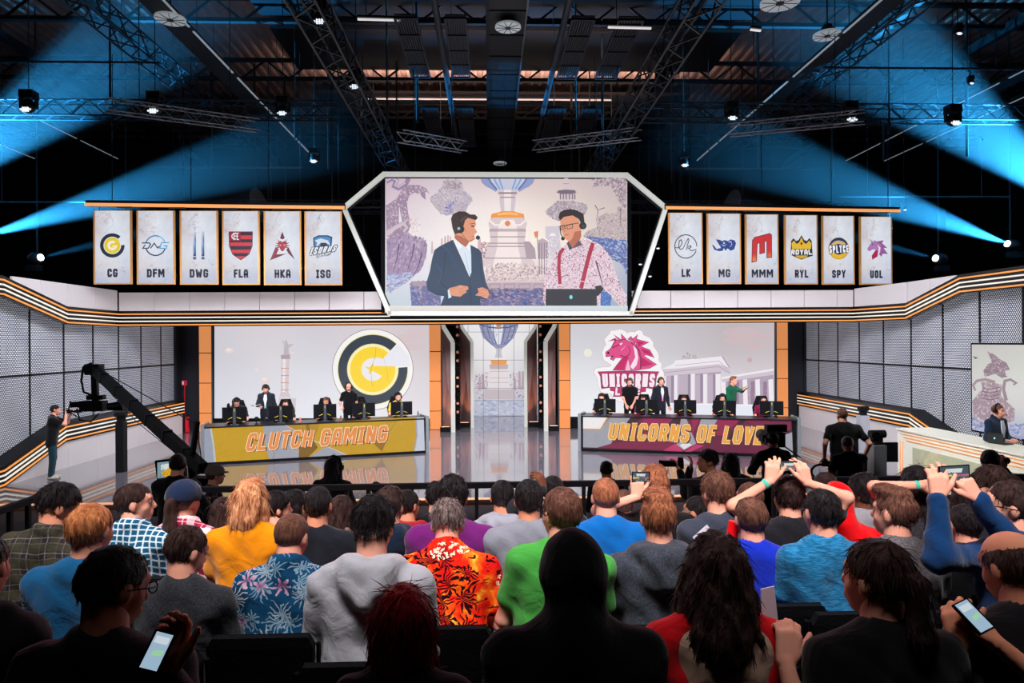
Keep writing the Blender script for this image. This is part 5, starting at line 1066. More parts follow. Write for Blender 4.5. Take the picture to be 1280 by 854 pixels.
# grey longitudinal pipes either side
for x, lab in ((-1.24 * 8 / 8, 'left'), (1.92, 'right')): MB().tube([(x, 9, EYE + 8), (x, 27.5, EYE + 8.0)], 0.085, 8).build('ceiling_pipe', HANG); tag(C.objects[-1] if False else bpy.data.objects['ceiling_pipe' if lab == 'left' else 'ceiling_pipe.001'], f'straight grey pipe along the ceiling just {lab} of the black duct', 'pipe')
# louvred panels
LOUV = mat('louvre_slat', (74, 76, 82), 0.5, 0.3)
k = 0
for (x0, x1), lab in (((-2.30, -1.74), 'outer left'), ((-1.06, -0.53), 'inner left'), ((2.10, 2.68), 'inner right'), ((3.28, 3.90), 'outer right')):
    for (ya, yb, row) in ((16.9, 20.7, 'near'), (23.4, 28.0, 'far')):
        z = EYE + 8.0; t = rig('louvre_panel', f'{lab} slatted grey panel of the {row} row under the roof', 'ceiling panel', 'slatted ceiling panels')
        mb = MB(); mb.box(((x0 + x1) / 2, (ya + yb) / 2, z + 0.09), (x1 - x0, yb - ya, 0.02)); mb.build('backing', DUCT, t)
        mb = MB(); 
        for x in (x0, x1): mb.box((x, (ya + yb) / 2, z), (0.03, yb - ya, 0.06))
        for q in range(5): mb.box(((x0 + x1) / 2, ya + (yb - ya) * q / 4, z), (x1 - x0, 0.04, 0.05))
        mb.build('frame', HANG, t)
        nsl = 9
        for q in range(nsl): xx = x0 + (x1 - x0) * (q + 0.5) / nsl; MB().box((xx, (ya + yb) / 2, z + 0.03), (0.028, yb - ya - 0.05, 0.04)).build('slat', LOUV, t)
# fluorescent tubes
TUBE = mat('tube_light', (235, 235, 235), 0.4, emis=0.8, ecol=(230, 225, 225))
for lab, x0, x1, px, py in (('left of the slatted panels', 447, 500, 0, 24), ('over the outer right slatted panel', 760, 814, 0, 34), ('above the dark screen at the right of the ceiling', 938, 951, 0, 37)):
    a = at(x0, py, 17.2); b = at(x1, py + 1.5, 17.2); t = thing('tube_light', 'white fluorescent tube ' + lab, 'light', tuple((a + b) / 2)); d = (b - a) / 2
    MB().bar(-d, d, 0.05, 0.04).build('tube', TUBE, t); MB().tube([-d * .6, -d * .6 + Vector((0, 0, 14.56 - (a.z + b.z) / 2))], 0.01, 5).build('hanging_cable', BEAM, t); MB().bar(-d + Vector((0, 0, .06)), d + Vector((0, 0, .06)), 0.12, 0.05).build('fitting', DSTEEL, t)
for y, x0, x1 in ((28.6, -5.0, 0.1), (28.6, 1.0, 5.2)):
    t = thing('light_batten', 'thin pale batten light ' + ('left' if x0 < 0 else 'right') + ' of the duct under the middle roof strip', 'light', ((x0 + x1) / 2, y, 13.45)); MB().box((0, 0, 0), (x1 - x0, 0.05, 0.05)).build('tube', mat('batten', (150, 140, 140), 0.4, emis=0.35), t); MB().box((0, 0, 0.06), (x1 - x0, 0.1, 0.06)).build('fitting', DSTEEL, t)
# round high bay lamps
DISC = mat('round_lamp_face', (190, 195, 198), 0.5, emis=0.28, ecol=(200, 210, 215))
for lab, px, py, r in (('round white lamp high at the upper left', 213, 25, 0.36), ('round white lamp in the middle of the black duct', 635, 35, 0.33), ('large round white lamp at the top right of centre', 975, 4, 0.46), ('round white lamp half hidden behind a pipe at upper right', 1034, 45, 0.36), ('small round lamp at the far end of the black duct', 625, 205, 0.28)):
    Y = 8.0 * FPX / (427 - py) ; p = at(px, py, min(Y, 29)); t = thing('round_lamp', lab, 'lamp', tuple(p))
    MB().cyl((0, 0, 0), (0, 0, 0.05), r, r, 24).build('face', DISC, t); MB().cyl((0, 0, 0.05), (0, 0, 0.3), r * 0.7, r * 0.3, 16).build('reflector', DSTEEL, t); MB().tube([(0, 0, 0.2), (0, 0, 14.5 - p.z)], 0.02, 5).build('hanging_rod', BEAM, t); MB().cyl((0, 0, -0.02), (0, 0, 0.0), r * 0.22, r * 0.22, 14).build('hub', HANG, t)
    for k in range(10): g = 2 * math.pi * k / 10; MB().bar((r * .24 * math.cos(g), r * .24 * math.sin(g), -0.006), (r * .95 * math.cos(g), r * .95 * math.sin(g), -0.006), 0.012, 0.012).build('rib', HANG, t)
# trusses: four chords laced with thin bars
def truss(label, a, b, w, m, rc=0.028, step=None, group=None, mlace=None):
    a = Vector(a); b = Vector(b); d = b - a; L = d.length; d.normalize(); x = d.cross(Vector((0, 0, 1))).normalized(); z = x.cross(d); h = w / 2
    t = thing('truss', label, 'truss', tuple(a), 0, group); o = Vector((0, 0, 0))
    cor = [x * sx * h + z * sz * h for sx, sz in ((-1, -1), (1, -1), (1, 1), (-1, 1))]
    for c in cor: MB().tube([c, c + d * L], rc, 6).build('chord', m, t)
    mb = MB(); st = step or w * 1.1; k = int(L / st)
    for i in range(k):
        for f in range(4):
            c0, c1 = cor[f], cor[(f + 1) % 4]
            if i % 2: c0, c1 = c1, c0
            mb.bar(c0 + d * i * st, c1 + d * (i + 1) * st, rc, rc)
    stuff(mb.build('lacing', mlace or m, t))
    for q in (0.2, 0.8): c = d * L * q; MB().tube([c, (c.x, c.y, 14.56 - a.z)], 0.012, 5).build('hanging_cable', BEAM, t)
    return t
BT = mat('black_truss', (46, 50, 56), 0.4, 0.5); ST_ = mat('silver_truss', (170, 174, 180), 0.3, 0.7)
truss('black truss running down the ceiling left of the slatted panels', (-3.25, 8, 9.5), (-3.25, 29, 9.5), 0.52, BT)
truss('black truss running down the ceiling right of the slatted panels', (3.9, 8, 9.5), (3.9, 29, 9.5), 0.52, BT)
truss('silver truss slanting across the upper left', at(132, 131, 17.0), at(322, 157, 19.3), 0.30, ST_, 0.014)
truss('silver truss slanting left of centre above the screen', at(500, 170, 19.6), at(580, 184, 21.2), 0.30, ST_, 0.014)
truss('silver truss slanting right of centre above the screen', at(668, 183, 21.2), at(800, 167, 19.4), 0.30, ST_, 0.014)
truss('silver truss slanting across the upper right', at(911, 163, 19.3), at(1081, 146, 17.4), 0.30, ST_, 0.014)
truss('dark truss crossing the far left of the ceiling', (-25, 20.5, 10.2), (-4.5, 20.5, 10.2), 0.45, BT)
truss('dark truss crossing the far right of the ceiling', (4.6, 20.5, 10.2), (25, 20.5, 10.2), 0.45, BT)
truss('dark truss far behind the screen', (-16, 30, 9.2), (16, 30, 9.2), 0.5, BT)
truss('dark truss high at the upper left corner', (-9.5, 8, 11.4), (-9.5, 28, 11.4), 0.5, BT); truss('dark truss high at the upper right corner', (10.2, 8, 11.4), (10.2, 28, 11.4), 0.5, BT)
# long cable trays with pale edges
LINE = mat('pale_edge', (200, 205, 210), 0.4, emis=0.22, ecol=(200, 215, 225))
for lab, x, h in (('left of the centre trusses', -0.942, 8), ('right of the centre trusses', 1.16, 8), ('far left', -2.0, 8), ('far right', 2.0, 8), ('outermost left', -2.44, 8), ('outermost right', 2.22, 8)):
    X = x * h; wdt = 0.05 if abs(x) < 1.5 else 0.02
    t = thing('cable_tray', 'long dark cable tray with pale edge, ' + lab, 'cable tray', (X, 8, EYE + h), 0)
    MB().box((-0.3 * (1 if x < 0 else -1), 11, 0.06), (0.6, 22, 0.1)).build('tray', BEAM, t)
    for k in range(7): MB().box((0, 1.5 + k * 3.2, 0), (wdt, 2.7 + 0.25 * (k % 3), 0.03)).build('edge', LINE, t)
# vertical drop bars and cross bars
R = random.Random(5)
for k in range(26):
    x = R.uniform(-14, 15); y = R.uniform(19, 30); 
    if -0.6 < x < 1.6: x += 3
    o = MB().tube([(0, 0, 0), (0, 0, 14.56 - (z0 := R.uniform(8.9, 10.2)))], R.choice((0.03, 0.045)), 6).build('drop_bar', BEAM); o.location = (x, y, z0); tag(o, 'thin black drop bar hanging from the dark roof', 'bar', 'drop bars hanging from the roof')
for k, (x, y, z, w) in enumerate(((-9, 24, 9.4, 5), (9.5, 24, 9.4, 5), (-6.5, 27, 8.6, 6), (7, 27.5, 8.5, 6), (-14, 23, 8.0, 6), (15, 23, 8.2, 6), (0.4, 28, 10.1, 7), (-12, 19, 11, 6), (12.5, 19, 11, 6))):
    o = MB().tube([(-w / 2, 0, 0), (w / 2, 0, 0)], 0.03, 6).tube([(-w / 3, 0, 0), (-w / 3, 0, 14.5 - z)], 0.01, 5).tube([(w / 3, 0, 0), (w / 3, 0, 14.5 - z)], 0.01, 5).build('cross_bar', HANG); o.location = (x, y, z); tag(o, f'dark horizontal lighting bar, {["above the left banners", "above the right banners", "behind the left frame edge", "behind the right frame edge", "behind the leftmost banners", "behind the rightmost banners", "far above the centre screen", "high at the upper left", "high at the upper right"][k]}', 'bar')
# moving lights with small white lens arrays
LENS = mat('fixture_lens', (230, 235, 240), 0.3, emis=1.1, ecol=(225, 235, 245))
def fixture(px, py, Y, size, lab, lit=True):
    p = at(px, py, Y); t = thing('stage_light', lab, 'stage light', tuple(p), 0, 'moving stage lights on the rig')
    MB().box((0, 0, size * 1.5), (size * 1.4, size * 1.2, size * 0.8)).build('base', BLACK, t)
    for s in (-1, 1): MB().box((s * size * 0.8, 0, size * 0.65), (size * 0.16, size * 0.5, size * 1.3)).build('yoke', BLACK, t)
    MB().tube([(0, 0, size * 1.8), (0, 0, 14.56 - p.z)], 0.012, 5).build('hanging_rod', BEAM, t)
    h = MB().ball((0, 0, size * 0.3), (size * 0.7, size * 0.7, size * 0.75)).build('head', BLACK, t)
    for i in range(-2, 3):
        for j in range(-1, 2):
            if abs(i) + abs(j) > 2: continue
            MB().cyl((i * size * 0.24, -size * (0.5 - abs(j) * .05), -size * 0.2 + j * size * 0.17), (i * size * 0.24, -size * 0.62, -size * 0.26 + j * size * 0.17), size * 0.10, size * 0.10, 6).build('lens', LENS if lit else BLACKG, h)
FX = [(401, 27, 15, .22, 'at the top left of centre'), (445, 108, 18, .24, 'on the left black truss'), (354, 141, 19, .22, 'at the right end of the upper left silver truss'), (194, 138, 18, .24, 'hanging on the upper left silver truss'), (36, 136, 18, .24, 'alone at the far upper left'),
      (914, 147, 19, .22, 'at the left end of the upper right silver truss'), (1062, 149, 18, .24, 'at the right end of the upper right silver truss'), (1191, 153, 18, .24, 'alone at the far upper right'), (393, 201, 22, .2, 'above the banner reading ISG'), (855, 206, 22, .2, 'above the banner reading LK'),
      (830, 105, 18, .26, 'on the right black truss'), (1197, 42, 16, .12, 'high at the upper right corner'), (1213, 104, 18, .1, 'small and bright in the right blue beam')]
for px, py, Y, s, lab in FX: fixture(px, py, Y, s, 'black moving stage light ' + lab, lit=(px != 830))
R = random.Random(9)
for k, (px, py, Y) in enumerate([(487, 300, 24), (455, 320, 24), (800, 330, 24), (812, 345, 24), (822, 310, 24), (850, 300, 24), (424, 332, 23.5), (376, 335, 23.5), (218, 350, 23.5), (843, 350, 24), (1112, 285, 23), (1130, 262, 25)]):
    fixture(px, py, Y, 0.11, ['small stage light behind the left frame edge', 'small stage light low behind the left frame edge', 'small stage light behind the right frame edge', 'small stage light low behind the right frame edge', 'small stage light high behind the right frame edge', 'small stage light left of the LK banner', 'small stage light between the ISG banner and the frame', 'small stage light between the HKA and ISG banners', 'small stage light under the DFM banner', 'small stage light under the LK banner', 'small stage light right of the UOL banner', 'small stage light above the end of the right rail'][k])
# ------------------------------------------------------------------ beam lights in haze
def haze_material():
    """haze thinning out along the beam; object origin sits at the lamp"""
    m = bpy.data.materials.new('haze'); m.use_nodes = True; nt = m.node_tree; nt.nodes.clear(); t = NT(m)
    o = t.new('ShaderNodeOutputMaterial'); v = t.new('ShaderNodeVolumeScatter'); v.inputs['Anisotropy'].default_value = 0.0
    tc = t.new('ShaderNodeTexCoord'); ln = t.new('ShaderNodeVectorMath', operation='LENGTH'); t.l.new(tc.outputs['Object'], ln.inputs[0])
    f = t.math('SUBTRACT', 1.0, t.math('DIVIDE', ln.outputs['Value'], 13.5), clamp=True); f = t.math('POWER', f, 1.15)
    t.put(v.inputs['Density'], t.math('MULTIPLY', f, 0.045)); nt.links.new(v.outputs[0], o.inputs['Volume']); return m
HAZE = haze_material()
def beam(px, py, Y, tx, ty, tY, length, half, power, lab):
    a = at(px, py, Y); b = at(tx, ty, tY); d = (b - a).normalized()
    t = thing('beam_light', lab, 'stage light', tuple(a)); MB().ball(tuple(-d * 0.2), 0.22).build('head', BLACK, t); MB().cyl(tuple(d * 0.0), tuple(d * 0.05), 0.11, 0.11, 16).build('lens', mat('beam_lens', (255, 255, 255), 0.3, emis=6.0, ecol=(225, 242, 255)), t); MB().box(tuple(-d * 0.25 + Vector((0, 0, -0.3))), (0.4, 0.3, 0.2)).build('base', BLACK, t)
    MB().tube([-d * 0.25 + Vector((0, 0.2, -0.35)), (-d.x * 0.25, 0.2, 14.5 - a.z)], 0.03, 6).build('hanging_rod', BEAM, t)
    spot('beam_lamp', a + d * 0.07, a + d * 2, power, (0.03, 0.36, 0.85), math.degrees(half) * 2, 0.45, 0.06)
    mb = MB(); r1 = length * math.tan(half) * 1.1; mb.cyl(d * 0.10, d * length, 0.10 * math.tan(half) + 0.02, r1, 40); o = mb.build('haze_beam', HAZE); o.location = a
    o['kind'] = 'stuff'; o['label'] = 'hazy beam from the ' + lab; o['category'] = 'haze'; return o
beam(-22, 296, 23, 300, 200, 22.5, 13.5, math.radians(7.0), 95000, 'blue beam lamp left of the banners')
beam(-155, 278, 21, 110, 95, 20.5, 13.5, math.radians(9.5), 150000, 'blue beam lamp far left of the stage')
beam(50, 322, 23, 130, 303, 22.5, 8, math.radians(3.5), 6000, 'small blue beam lamp left of the CG banner')
beam(1260, 305, 23, 1000, 212, 22.5, 13.5, math.radians(7.5), 95000, 'blue beam lamp right of the banners')
beam(1367, 275, 21, 1130, 90, 20.5, 13.5, math.radians(11.5), 150000, 'blue beam lamp far right of the stage')
beam(1170, 323, 23, 1095, 304, 22.5, 8, math.radians(3.5), 6000, 'small blue beam lamp right of the UOL banner')
# ------------------------------------------------------------------ organic bodies: smooth-blended tapered limbs meshed with surface nets
def smin(a, b, k):
    hh = np.clip(0.5 + 0.5 * (b - a) / k, 0, 1); return b * (1 - hh) + a * hh - k * hh * (1 - hh)
def prim_box(p):
    if p[0] == 'c': a, b = np.array(p[1], float), np.array(p[2], float); r = max(p[3], p[4]); return np.minimum(a, b) - r, np.maximum(a, b) + r
    c = np.array(p[1], float); r = np.array(p[2], float); r = np.full(3, r.max()) if p[3] is not None else r; return c - r, c + r
def prim_d(p, X, Y, Z):
    if p[0] == 'c':
        a = np.array(p[1], float); b = np.array(p[2], float); s = p[5] if len(p) > 5 else 1.0   # s < 1 flattens front to back
        ba = b - a; ba2 = np.array([ba[0], ba[1] / s, ba[2]]); L = max(ba2 @ ba2, 1e-9)
        px, py, pz = X - a[0], (Y - a[1]) / s, Z - a[2]
        t = np.clip((px * ba2[0] + py * ba2[1] + pz * ba2[2]) / L, 0, 1)
        d = np.sqrt((px - ba2[0] * t) ** 2 + (py - ba2[1] * t) ** 2 + (pz - ba2[2] * t) ** 2) - (p[3] + (p[4] - p[3]) * t)
        return d * (0.5 + 0.5 * s)
    c = np.array(p[1], float); r = p[2]; px, py, pz = X - c[0], Y - c[1], Z - c[2]
    if p[3] is not None:
        R = np.array(p[3]).T; px, py, pz = (R[0][0] * px + R[0][1] * py + R[0][2] * pz, R[1][0] * px + R[1][1] * py + R[1][2] * pz, R[2][0] * px + R[2][1] * py + R[2][2] * pz)
    k0 = np.sqrt((px / r[0]) ** 2 + (py / r[1]) ** 2 + (pz / r[2]) ** 2); k1 = np.sqrt((px / r[0] ** 2) ** 2 + (py / r[1] ** 2) ** 2 + (pz / r[2] ** 2) ** 2)
    return k0 * (k0 - 1) / np.maximum(k1, 1e-6)
def sdf_mesh(pos, h, k=0.03, neg=(), mod=None, clip=None):
    """pos, neg: primitives added and removed; mod(F, X, Y, Z) may bend the field; returns vertices and quads"""
    lo = np.min([prim_box(p)[0] for p in pos], 0) - 3 * h - 0.02; hi = np.max([prim_box(p)[1] for p in pos], 0) + 3 * h + 0.02
    n = np.ceil((hi - lo) / h).astype(int) + 1
    ax = [lo[i] + h * np.arange(n[i]) for i in range(3)]; F = np.full(tuple(n), 0.5)
    def sl(p, m):
        a, b = prim_box(p); a = a - m; b = b + m
        return tuple(slice(max(0, int((a[i] - lo[i]) / h)), min(n[i], int((b[i] - lo[i]) / h) + 2)) for i in range(3))
    for p in pos:
        s = sl(p, max(4 * h, k * 1.6)); X, Y, Z = np.ix_(ax[0][s[0]], ax[1][s[1]], ax[2][s[2]]); F[s] = smin(F[s], prim_d(p, X, Y, Z), k)
    for p in neg:
        s = sl(p, 3 * h); X, Y, Z = np.ix_(ax[0][s[0]], ax[1][s[1]], ax[2][s[2]]); F[s] = -smin(-F[s], prim_d(p, X, Y, Z), 0.01)
    if mod is not None: F = mod(F, *np.ix_(*ax))
    F[0], F[-1], F[:, 0], F[:, -1], F[:, :, 0], F[:, :, -1] = (0.5,) * 6
    return nets(F, lo, h)
def nets(F, lo, h):
    S = F < 0; c = [(i, j, k) for i in (0, 1) for j in (0, 1) for k in (0, 1)]; n = F.shape
    def cut(A, o): return A[o[0]:n[0] - 1 + o[0], o[1]:n[1] - 1 + o[1], o[2]:n[2] - 1 + o[2]]
    cnt = sum(cut(S, o).astype(np.int8) for o in c); act = (cnt > 0) & (cnt < 8); I = np.argwhere(act)
    if len(I) == 0: return np.zeros((0, 3)), np.zeros((0, 4), int)
    idx = -np.ones(act.shape, int); idx[act] = np.arange(len(I)); V = {o: F[I[:, 0] + o[0], I[:, 1] + o[1], I[:, 2] + o[2]] for o in c}
    P = np.zeros((len(I), 3)); W = np.zeros(len(I))
    for o in c:
        for a in range(3):
            if o[a] == 0:
                q = list(o); q[a] = 1; q = tuple(q); f0, f1 = V[o], V[q]; m = (f0 < 0) != (f1 < 0)
                t = np.where(m, f0 / np.where(m, f0 - f1, 1), 0); pt = np.array(o, float)[None, :].repeat(len(I), 0); pt[:, a] = t
                P += pt * m[:, None]; W += m
    P = lo + h * (I + P / W[:, None]); Q = []
    for a in range(3):
        b, d = (a + 1) % 3, (a + 2) % 3; s0 = [slice(None)] * 3; s1 = [slice(None)] * 3; s0[a] = slice(0, n[a] - 1); s1[a] = slice(1, n[a]); A, B = S[tuple(s0)], S[tuple(s1)]
        E = np.argwhere(A != B); E = E[(E[:, b] > 0) & (E[:, d] > 0) & (E[:, b] < n[b] - 1) & (E[:, d] < n[d] - 1)]
        if len(E) == 0: continue
        fl = A[E[:, 0], E[:, 1], E[:, 2]]; q = []
        for ob, od in ((-1, -1), (0, -1), (0, 0), (-1, 0)):
            e = E.copy(); e[:, b] += ob; e[:, d] += od; q.append(idx[e[:, 0], e[:, 1], e[:, 2]])
        q = np.stack(q, 1); q[~fl] = q[~fl][:, ::-1]; Q.append(q)
    return P, np.vstack(Q)
class SK:
    """joins several meshed pieces into one object"""
    def __init__(s): s.v = []; s.f = []; s.m = []; s.n = 0
    def add(s, VQ, mi=0, M=None):
        V, Q = VQ
        if len(V) == 0: return s
        if M is not None: R = np.array(M.to_3x3()); V = V @ R.T + np.array(M.translation)
        s.v.append(V); s.f.append(Q + s.n); s.m.append(np.full(len(Q), mi)); s.n += len(V); return s
    def build(s, name, mats, parent, extra=None):
        V = np.vstack(s.v); me = bpy.data.meshes.new(name)
        quads = [q for q in s.f if q.shape[1] == 4]; tris = [q for q in s.f if q.shape[1] == 3]
        nq = sum(len(q) for q in s.f); loops = np.concatenate([q.ravel() for q in s.f]); tot = np.concatenate([np.full(len(q), q.shape[1]) for q in s.f]); start = np.concatenate([[0], np.cumsum(tot)[:-1]])
        me.vertices.add(len(V)); me.vertices.foreach_set('co', V.ravel()); me.loops.add(len(loops)); me.loops.foreach_set('vertex_index', loops)
        me.polygons.add(nq); me.polygons.foreach_set('loop_start', start); me.polygons.foreach_set('loop_total', tot)
        for m in (mats if isinstance(mats, (list, tuple)) else [mats]): me.materials.append(m)
        me.polygons.foreach_set('material_index', np.concatenate(s.m)); me.polygons.foreach_set('use_smooth', np.ones(nq, bool)); me.update(); me.validate()
        return link(name, me, parent)
# ---------------------------------------------- cloth, hair and skin surfaces
def cloth(name, rgb, rough=0.85, fold=0.5, heather=0.0, knit=0.0):
    key = 'cloth_' + name
    if key in MATS: return MATS[key]
    m, b, t = newmat(key); v = t.coord('Object'); n = t.noise(v, 7, 3, 0.5, 1.2); w = t.noise(v, 260, 2); c = lin(rgb)
    col = t.mix(t.math('MULTIPLY', n[0], 0.6), c, tuple(x * 0.72 for x in c))
    if heather:
        hz = t.noise(t.coord('Object', (30, 30, 260)), 1.0, 3); col = t.mix(t.math('MULTIPLY', t.math('SUBTRACT', hz[0], 0.42, clamp=True), heather * 4, clamp=True), col, tuple(min(1, x * 1.9 + 0.02) for x in c))
    if knit:
        hz = t.noise(v, 170, 3, 0.8); col = t.mix(t.math('MULTIPLY', t.math('SUBTRACT', hz[0], 0.45, clamp=True), knit * 5, clamp=True), col, tuple(min(1, x * 2.4 + 0.03) for x in c))
    t.put(b.inputs['Base Color'], col); b.inputs['Roughness'].default_value = rough; b.inputs['Specular IOR Level'].default_value = 0.25
    b.inputs['Sheen Weight'].default_value = 0.15
    h = t.math('ADD', t.math('MULTIPLY', n[0], 1.0), t.math('MULTIPLY', w[0], 0.05)); t.put(b.inputs['Normal'], t.bump(h, fold, 0.03)); MATS[key] = m; return m
def plaid(name, base, bands, per=0.075, thin=None):
    """bands: list of (centre 0..1, half width, colour, opacity) woven both ways"""
    m, b, t = newmat('plaid_' + name); n = t.noise(t.coord('Object'), 5, 2); tc = t.new('ShaderNodeTexCoord'); 
    wob = t.new('ShaderNodeVectorMath', operation='MULTIPLY_ADD'); t.l.new(n[1], wob.inputs[0]); wob.inputs[1].default_value = (0.05, 0.05, 0.05); t.l.new(tc.outputs['Object'], wob.inputs[2])
    x, y, z = t.sep(wob.outputs[0]); col = t.mix(0.0, lin(base), lin(base))
    for ax in (x, t.math('ADD', z, t.math('MULTIPLY', y, 0.5))):
        f = t.math('FRACT', t.math('DIVIDE', t.math('ADD', ax, 10.0), per))
        for c0, hw, cc, op in bands:
            d = t.math('ABSOLUTE', t.math('SUBTRACT', f, c0)); k = t.math('MULTIPLY', t.math('LESS_THAN', d, hw), op); col = t.mix(k, col, lin(cc))
    t.put(b.inputs['Base Color'], col); b.inputs['Roughness'].default_value = 0.85; b.inputs['Specular IOR Level'].default_value = 0.2
    t.put(b.inputs['Normal'], t.bump(t.noise(t.coord('Object'), 8, 3, 0.5, 1.0)[0], 0.5, 0.03)); return m
def fronds(t, v, scale, n, rmax, w, seed):
    """mask of leaf sprays: one star of n leaflets per cell"""
    vo = t.new('ShaderNodeTexVoronoi', feature='F1', voronoi_dimensions='2D'); mp = t.new('ShaderNodeMapping'); t.l.new(v, mp.inputs[0]); mp.inputs['Location'].default_value = (seed, seed * 0.7, 0)
    t.l.new(mp.outputs[0], vo.inputs['Vector']); vo.inputs['Scale'].default_value = scale; vo.inputs['Randomness'].default_value = 0.7
    sc = t.new('ShaderNodeVectorMath', operation='SCALE'); t.l.new(mp.outputs[0], sc.inputs[0]); sc.inputs['Scale'].default_value = scale
    ps = t.new('ShaderNodeVectorMath', operation='SCALE'); t.l.new(vo.outputs['Position'], ps.inputs[0]); ps.inputs['Scale'].default_value = scale
    d = t.new('ShaderNodeVectorMath', operation='SUBTRACT'); t.l.new(mp.outputs[0], d.inputs[0]); t.l.new(vo.outputs['Position'], d.inputs[1])
    x, y, z = t.sep(d.outputs[0]); x = t.math('MULTIPLY', x, scale); y = t.math('MULTIPLY', y, scale)
    r = t.math('SQRT', t.math('ADD', t.math('MULTIPLY', x, x), t.math('MULTIPLY', y, y))); a = t.math('ARCTAN2', y, x)
    cs = t.sep(vo.outputs['Color']); a = t.math('ADD', a, t.math('MULTIPLY', cs[0], 6.28))
    k = t.math('ABSOLUTE', t.math('COSINE', t.math('MULTIPLY', a, n / 2.0)))
    lim = t.math('MULTIPLY', t.math('POWER', k, w), rmax); return t.math('LESS_THAN', r, lim), r, cs
def floral_blue():
    m, b, t = newmat('floral_navy_print'); nz = t.noise(t.coord('Object'), 6, 2); tc = t.new('ShaderNodeTexCoord'); x, y, z = t.sep(tc.outputs['Object'])
    wn = t.sep(t.noise(t.coord('Object'), 16, 2)[1]); cb = t.new('ShaderNodeCombineXYZ'); t.put(cb.inputs[0], t.math('ADD', x, t.math('MULTIPLY', wn[0], 0.085))); t.put(cb.inputs[1], t.math('ADD', t.math('ADD', z, t.math('MULTIPLY', wn[1], 0.085)), t.math('MULTIPLY', y, 0.4))); v = cb.outputs[0]
    col = t.mix(nz[0], lin((12, 44, 76)), lin((26, 74, 108)))
    f1, r1, c1 = fronds(t, v, 11, 9, 0.62, 3.0, 0.0); f1 = t.math('MULTIPLY', f1, t.math('GREATER_THAN', c1[1], 0.3)); col = t.mix(t.math('MULTIPLY', f1, 0.85), col, lin((120, 150, 168)))
    f3, r3, c3 = fronds(t, v, 9, 13, 0.66, 3.2, 3.1); f3 = t.math('MULTIPLY', f3, t.math('GREATER_THAN', c3[2], 0.45)); col = t.mix(t.math('MULTIPLY', f3, 0.9), col, t.mix(c3[1], lin((190, 188, 192)), lin((110, 140, 160))))
    f2, r2, c2 = fronds(t, v, 10, 6, 0.50, 2.0, 7.7); pick = t.math('GREATER_THAN', c2[2], 0.35); f2 = t.math('MULTIPLY', f2, pick)
    col = t.mix(f2, col, t.mix(t.math('MULTIPLY', r2, 2.4, clamp=True), lin((120, 44, 100)), lin((186, 156, 176))))
    t.put(b.inputs['Base Color'], col); b.inputs['Roughness'].default_value = 0.8; b.inputs['Specular IOR Level'].default_value = 0.2; t.put(b.inputs['Normal'], t.bump(t.noise(t.coord('Object'), 8, 3, 0.5, 1.0)[0], 0.5, 0.03)); return m
def floral_red():
    m, b, t = newmat('palm_print_red'); nz = t.noise(t.coord('Object'), 9, 4, 0.6, 0.8); tc = t.new('ShaderNodeTexCoord'); x, y, z = t.sep(tc.outputs['Object'])
    wn = t.sep(t.noise(t.coord('Object'), 15, 2)[1]); cb = t.new('ShaderNodeCombineXYZ'); t.put(cb.inputs[0], t.math('ADD', x, t.math('MULTIPLY', wn[0], 0.10))); t.put(cb.inputs[1], t.math('ADD', t.math('ADD', z, t.math('MULTIPLY', wn[1], 0.10)), t.math('MULTIPLY', y, 0.4))); v = cb.outputs[0]
    col = t.ramp(nz[0], [(0.30, lin((255, 190, 60))), (0.42, lin((240, 96, 24))), (0.52, lin((222, 36, 20))), (0.72, lin((190, 12, 22)))])
    wv = t.noise(t.coord('Object', (6, 6, 22)), 1.2, 3, 0.5, 1.5); sea = t.math('GREATER_THAN', wv[0], 0.60); col = t.mix(sea, col, lin((40, 14, 16)))
    f1, r1, c1 = fronds(t, v, 9, 11, 0.62, 2.2, 1.0); pk = t.math('GREATER_THAN', c1[0], 0.45); col = t.mix(t.math('MULTIPLY', f1, pk), col, lin((36, 12, 20)))
    f2, r2, c2 = fronds(t, v, 34, 5, 0.42, 0.5, 5.0); blot = t.noise(t.coord('Object'), 5.5, 1); f2 = t.math('MULTIPLY', f2, t.math('GREATER_THAN', blot[0], 0.56)); col = t.mix(f2, col, lin((250, 226, 200)))
    t.put(b.inputs['Base Color'], col); b.inputs['Roughness'].default_value = 0.75; b.inputs['Specular IOR Level'].default_value = 0.25; t.put(b.inputs['Normal'], t.bump(t.noise(t.coord('Object'), 8, 3, 0.5, 1.0)[0], 0.5, 0.03)); return m
def hairmat(name, rgb, hi=None):
    key = 'hair_' + name
    if key in MATS: return MATS[key]
    m, b, t = newmat(key); n = t.noise(t.coord('Object', (90, 90, 22)), 1.0, 4, 0.6); n2 = t.noise(t.coord('Object'), 18, 3); c = lin(rgb); h2 = lin(hi) if hi else tuple(min(1, x * 2.1 + 0.01) for x in c)
    f = t.math('MULTIPLY', t.math('SUBTRACT', t.math('ADD', n[0], t.math('MULTIPLY', n2[0], 0.5)), 0.62, clamp=True), 3.0, clamp=True)
    t.put(b.inputs['Base Color'], t.mix(f, tuple(x * 0.75 for x in c), h2)); b.inputs['Roughness'].default_value = 0.36; b.inputs['Specular IOR Level'].default_value = 0.6
    t.put(b.inputs['Normal'], t.bump(n[0], 0.7, 0.01)); MATS[key] = m; return m
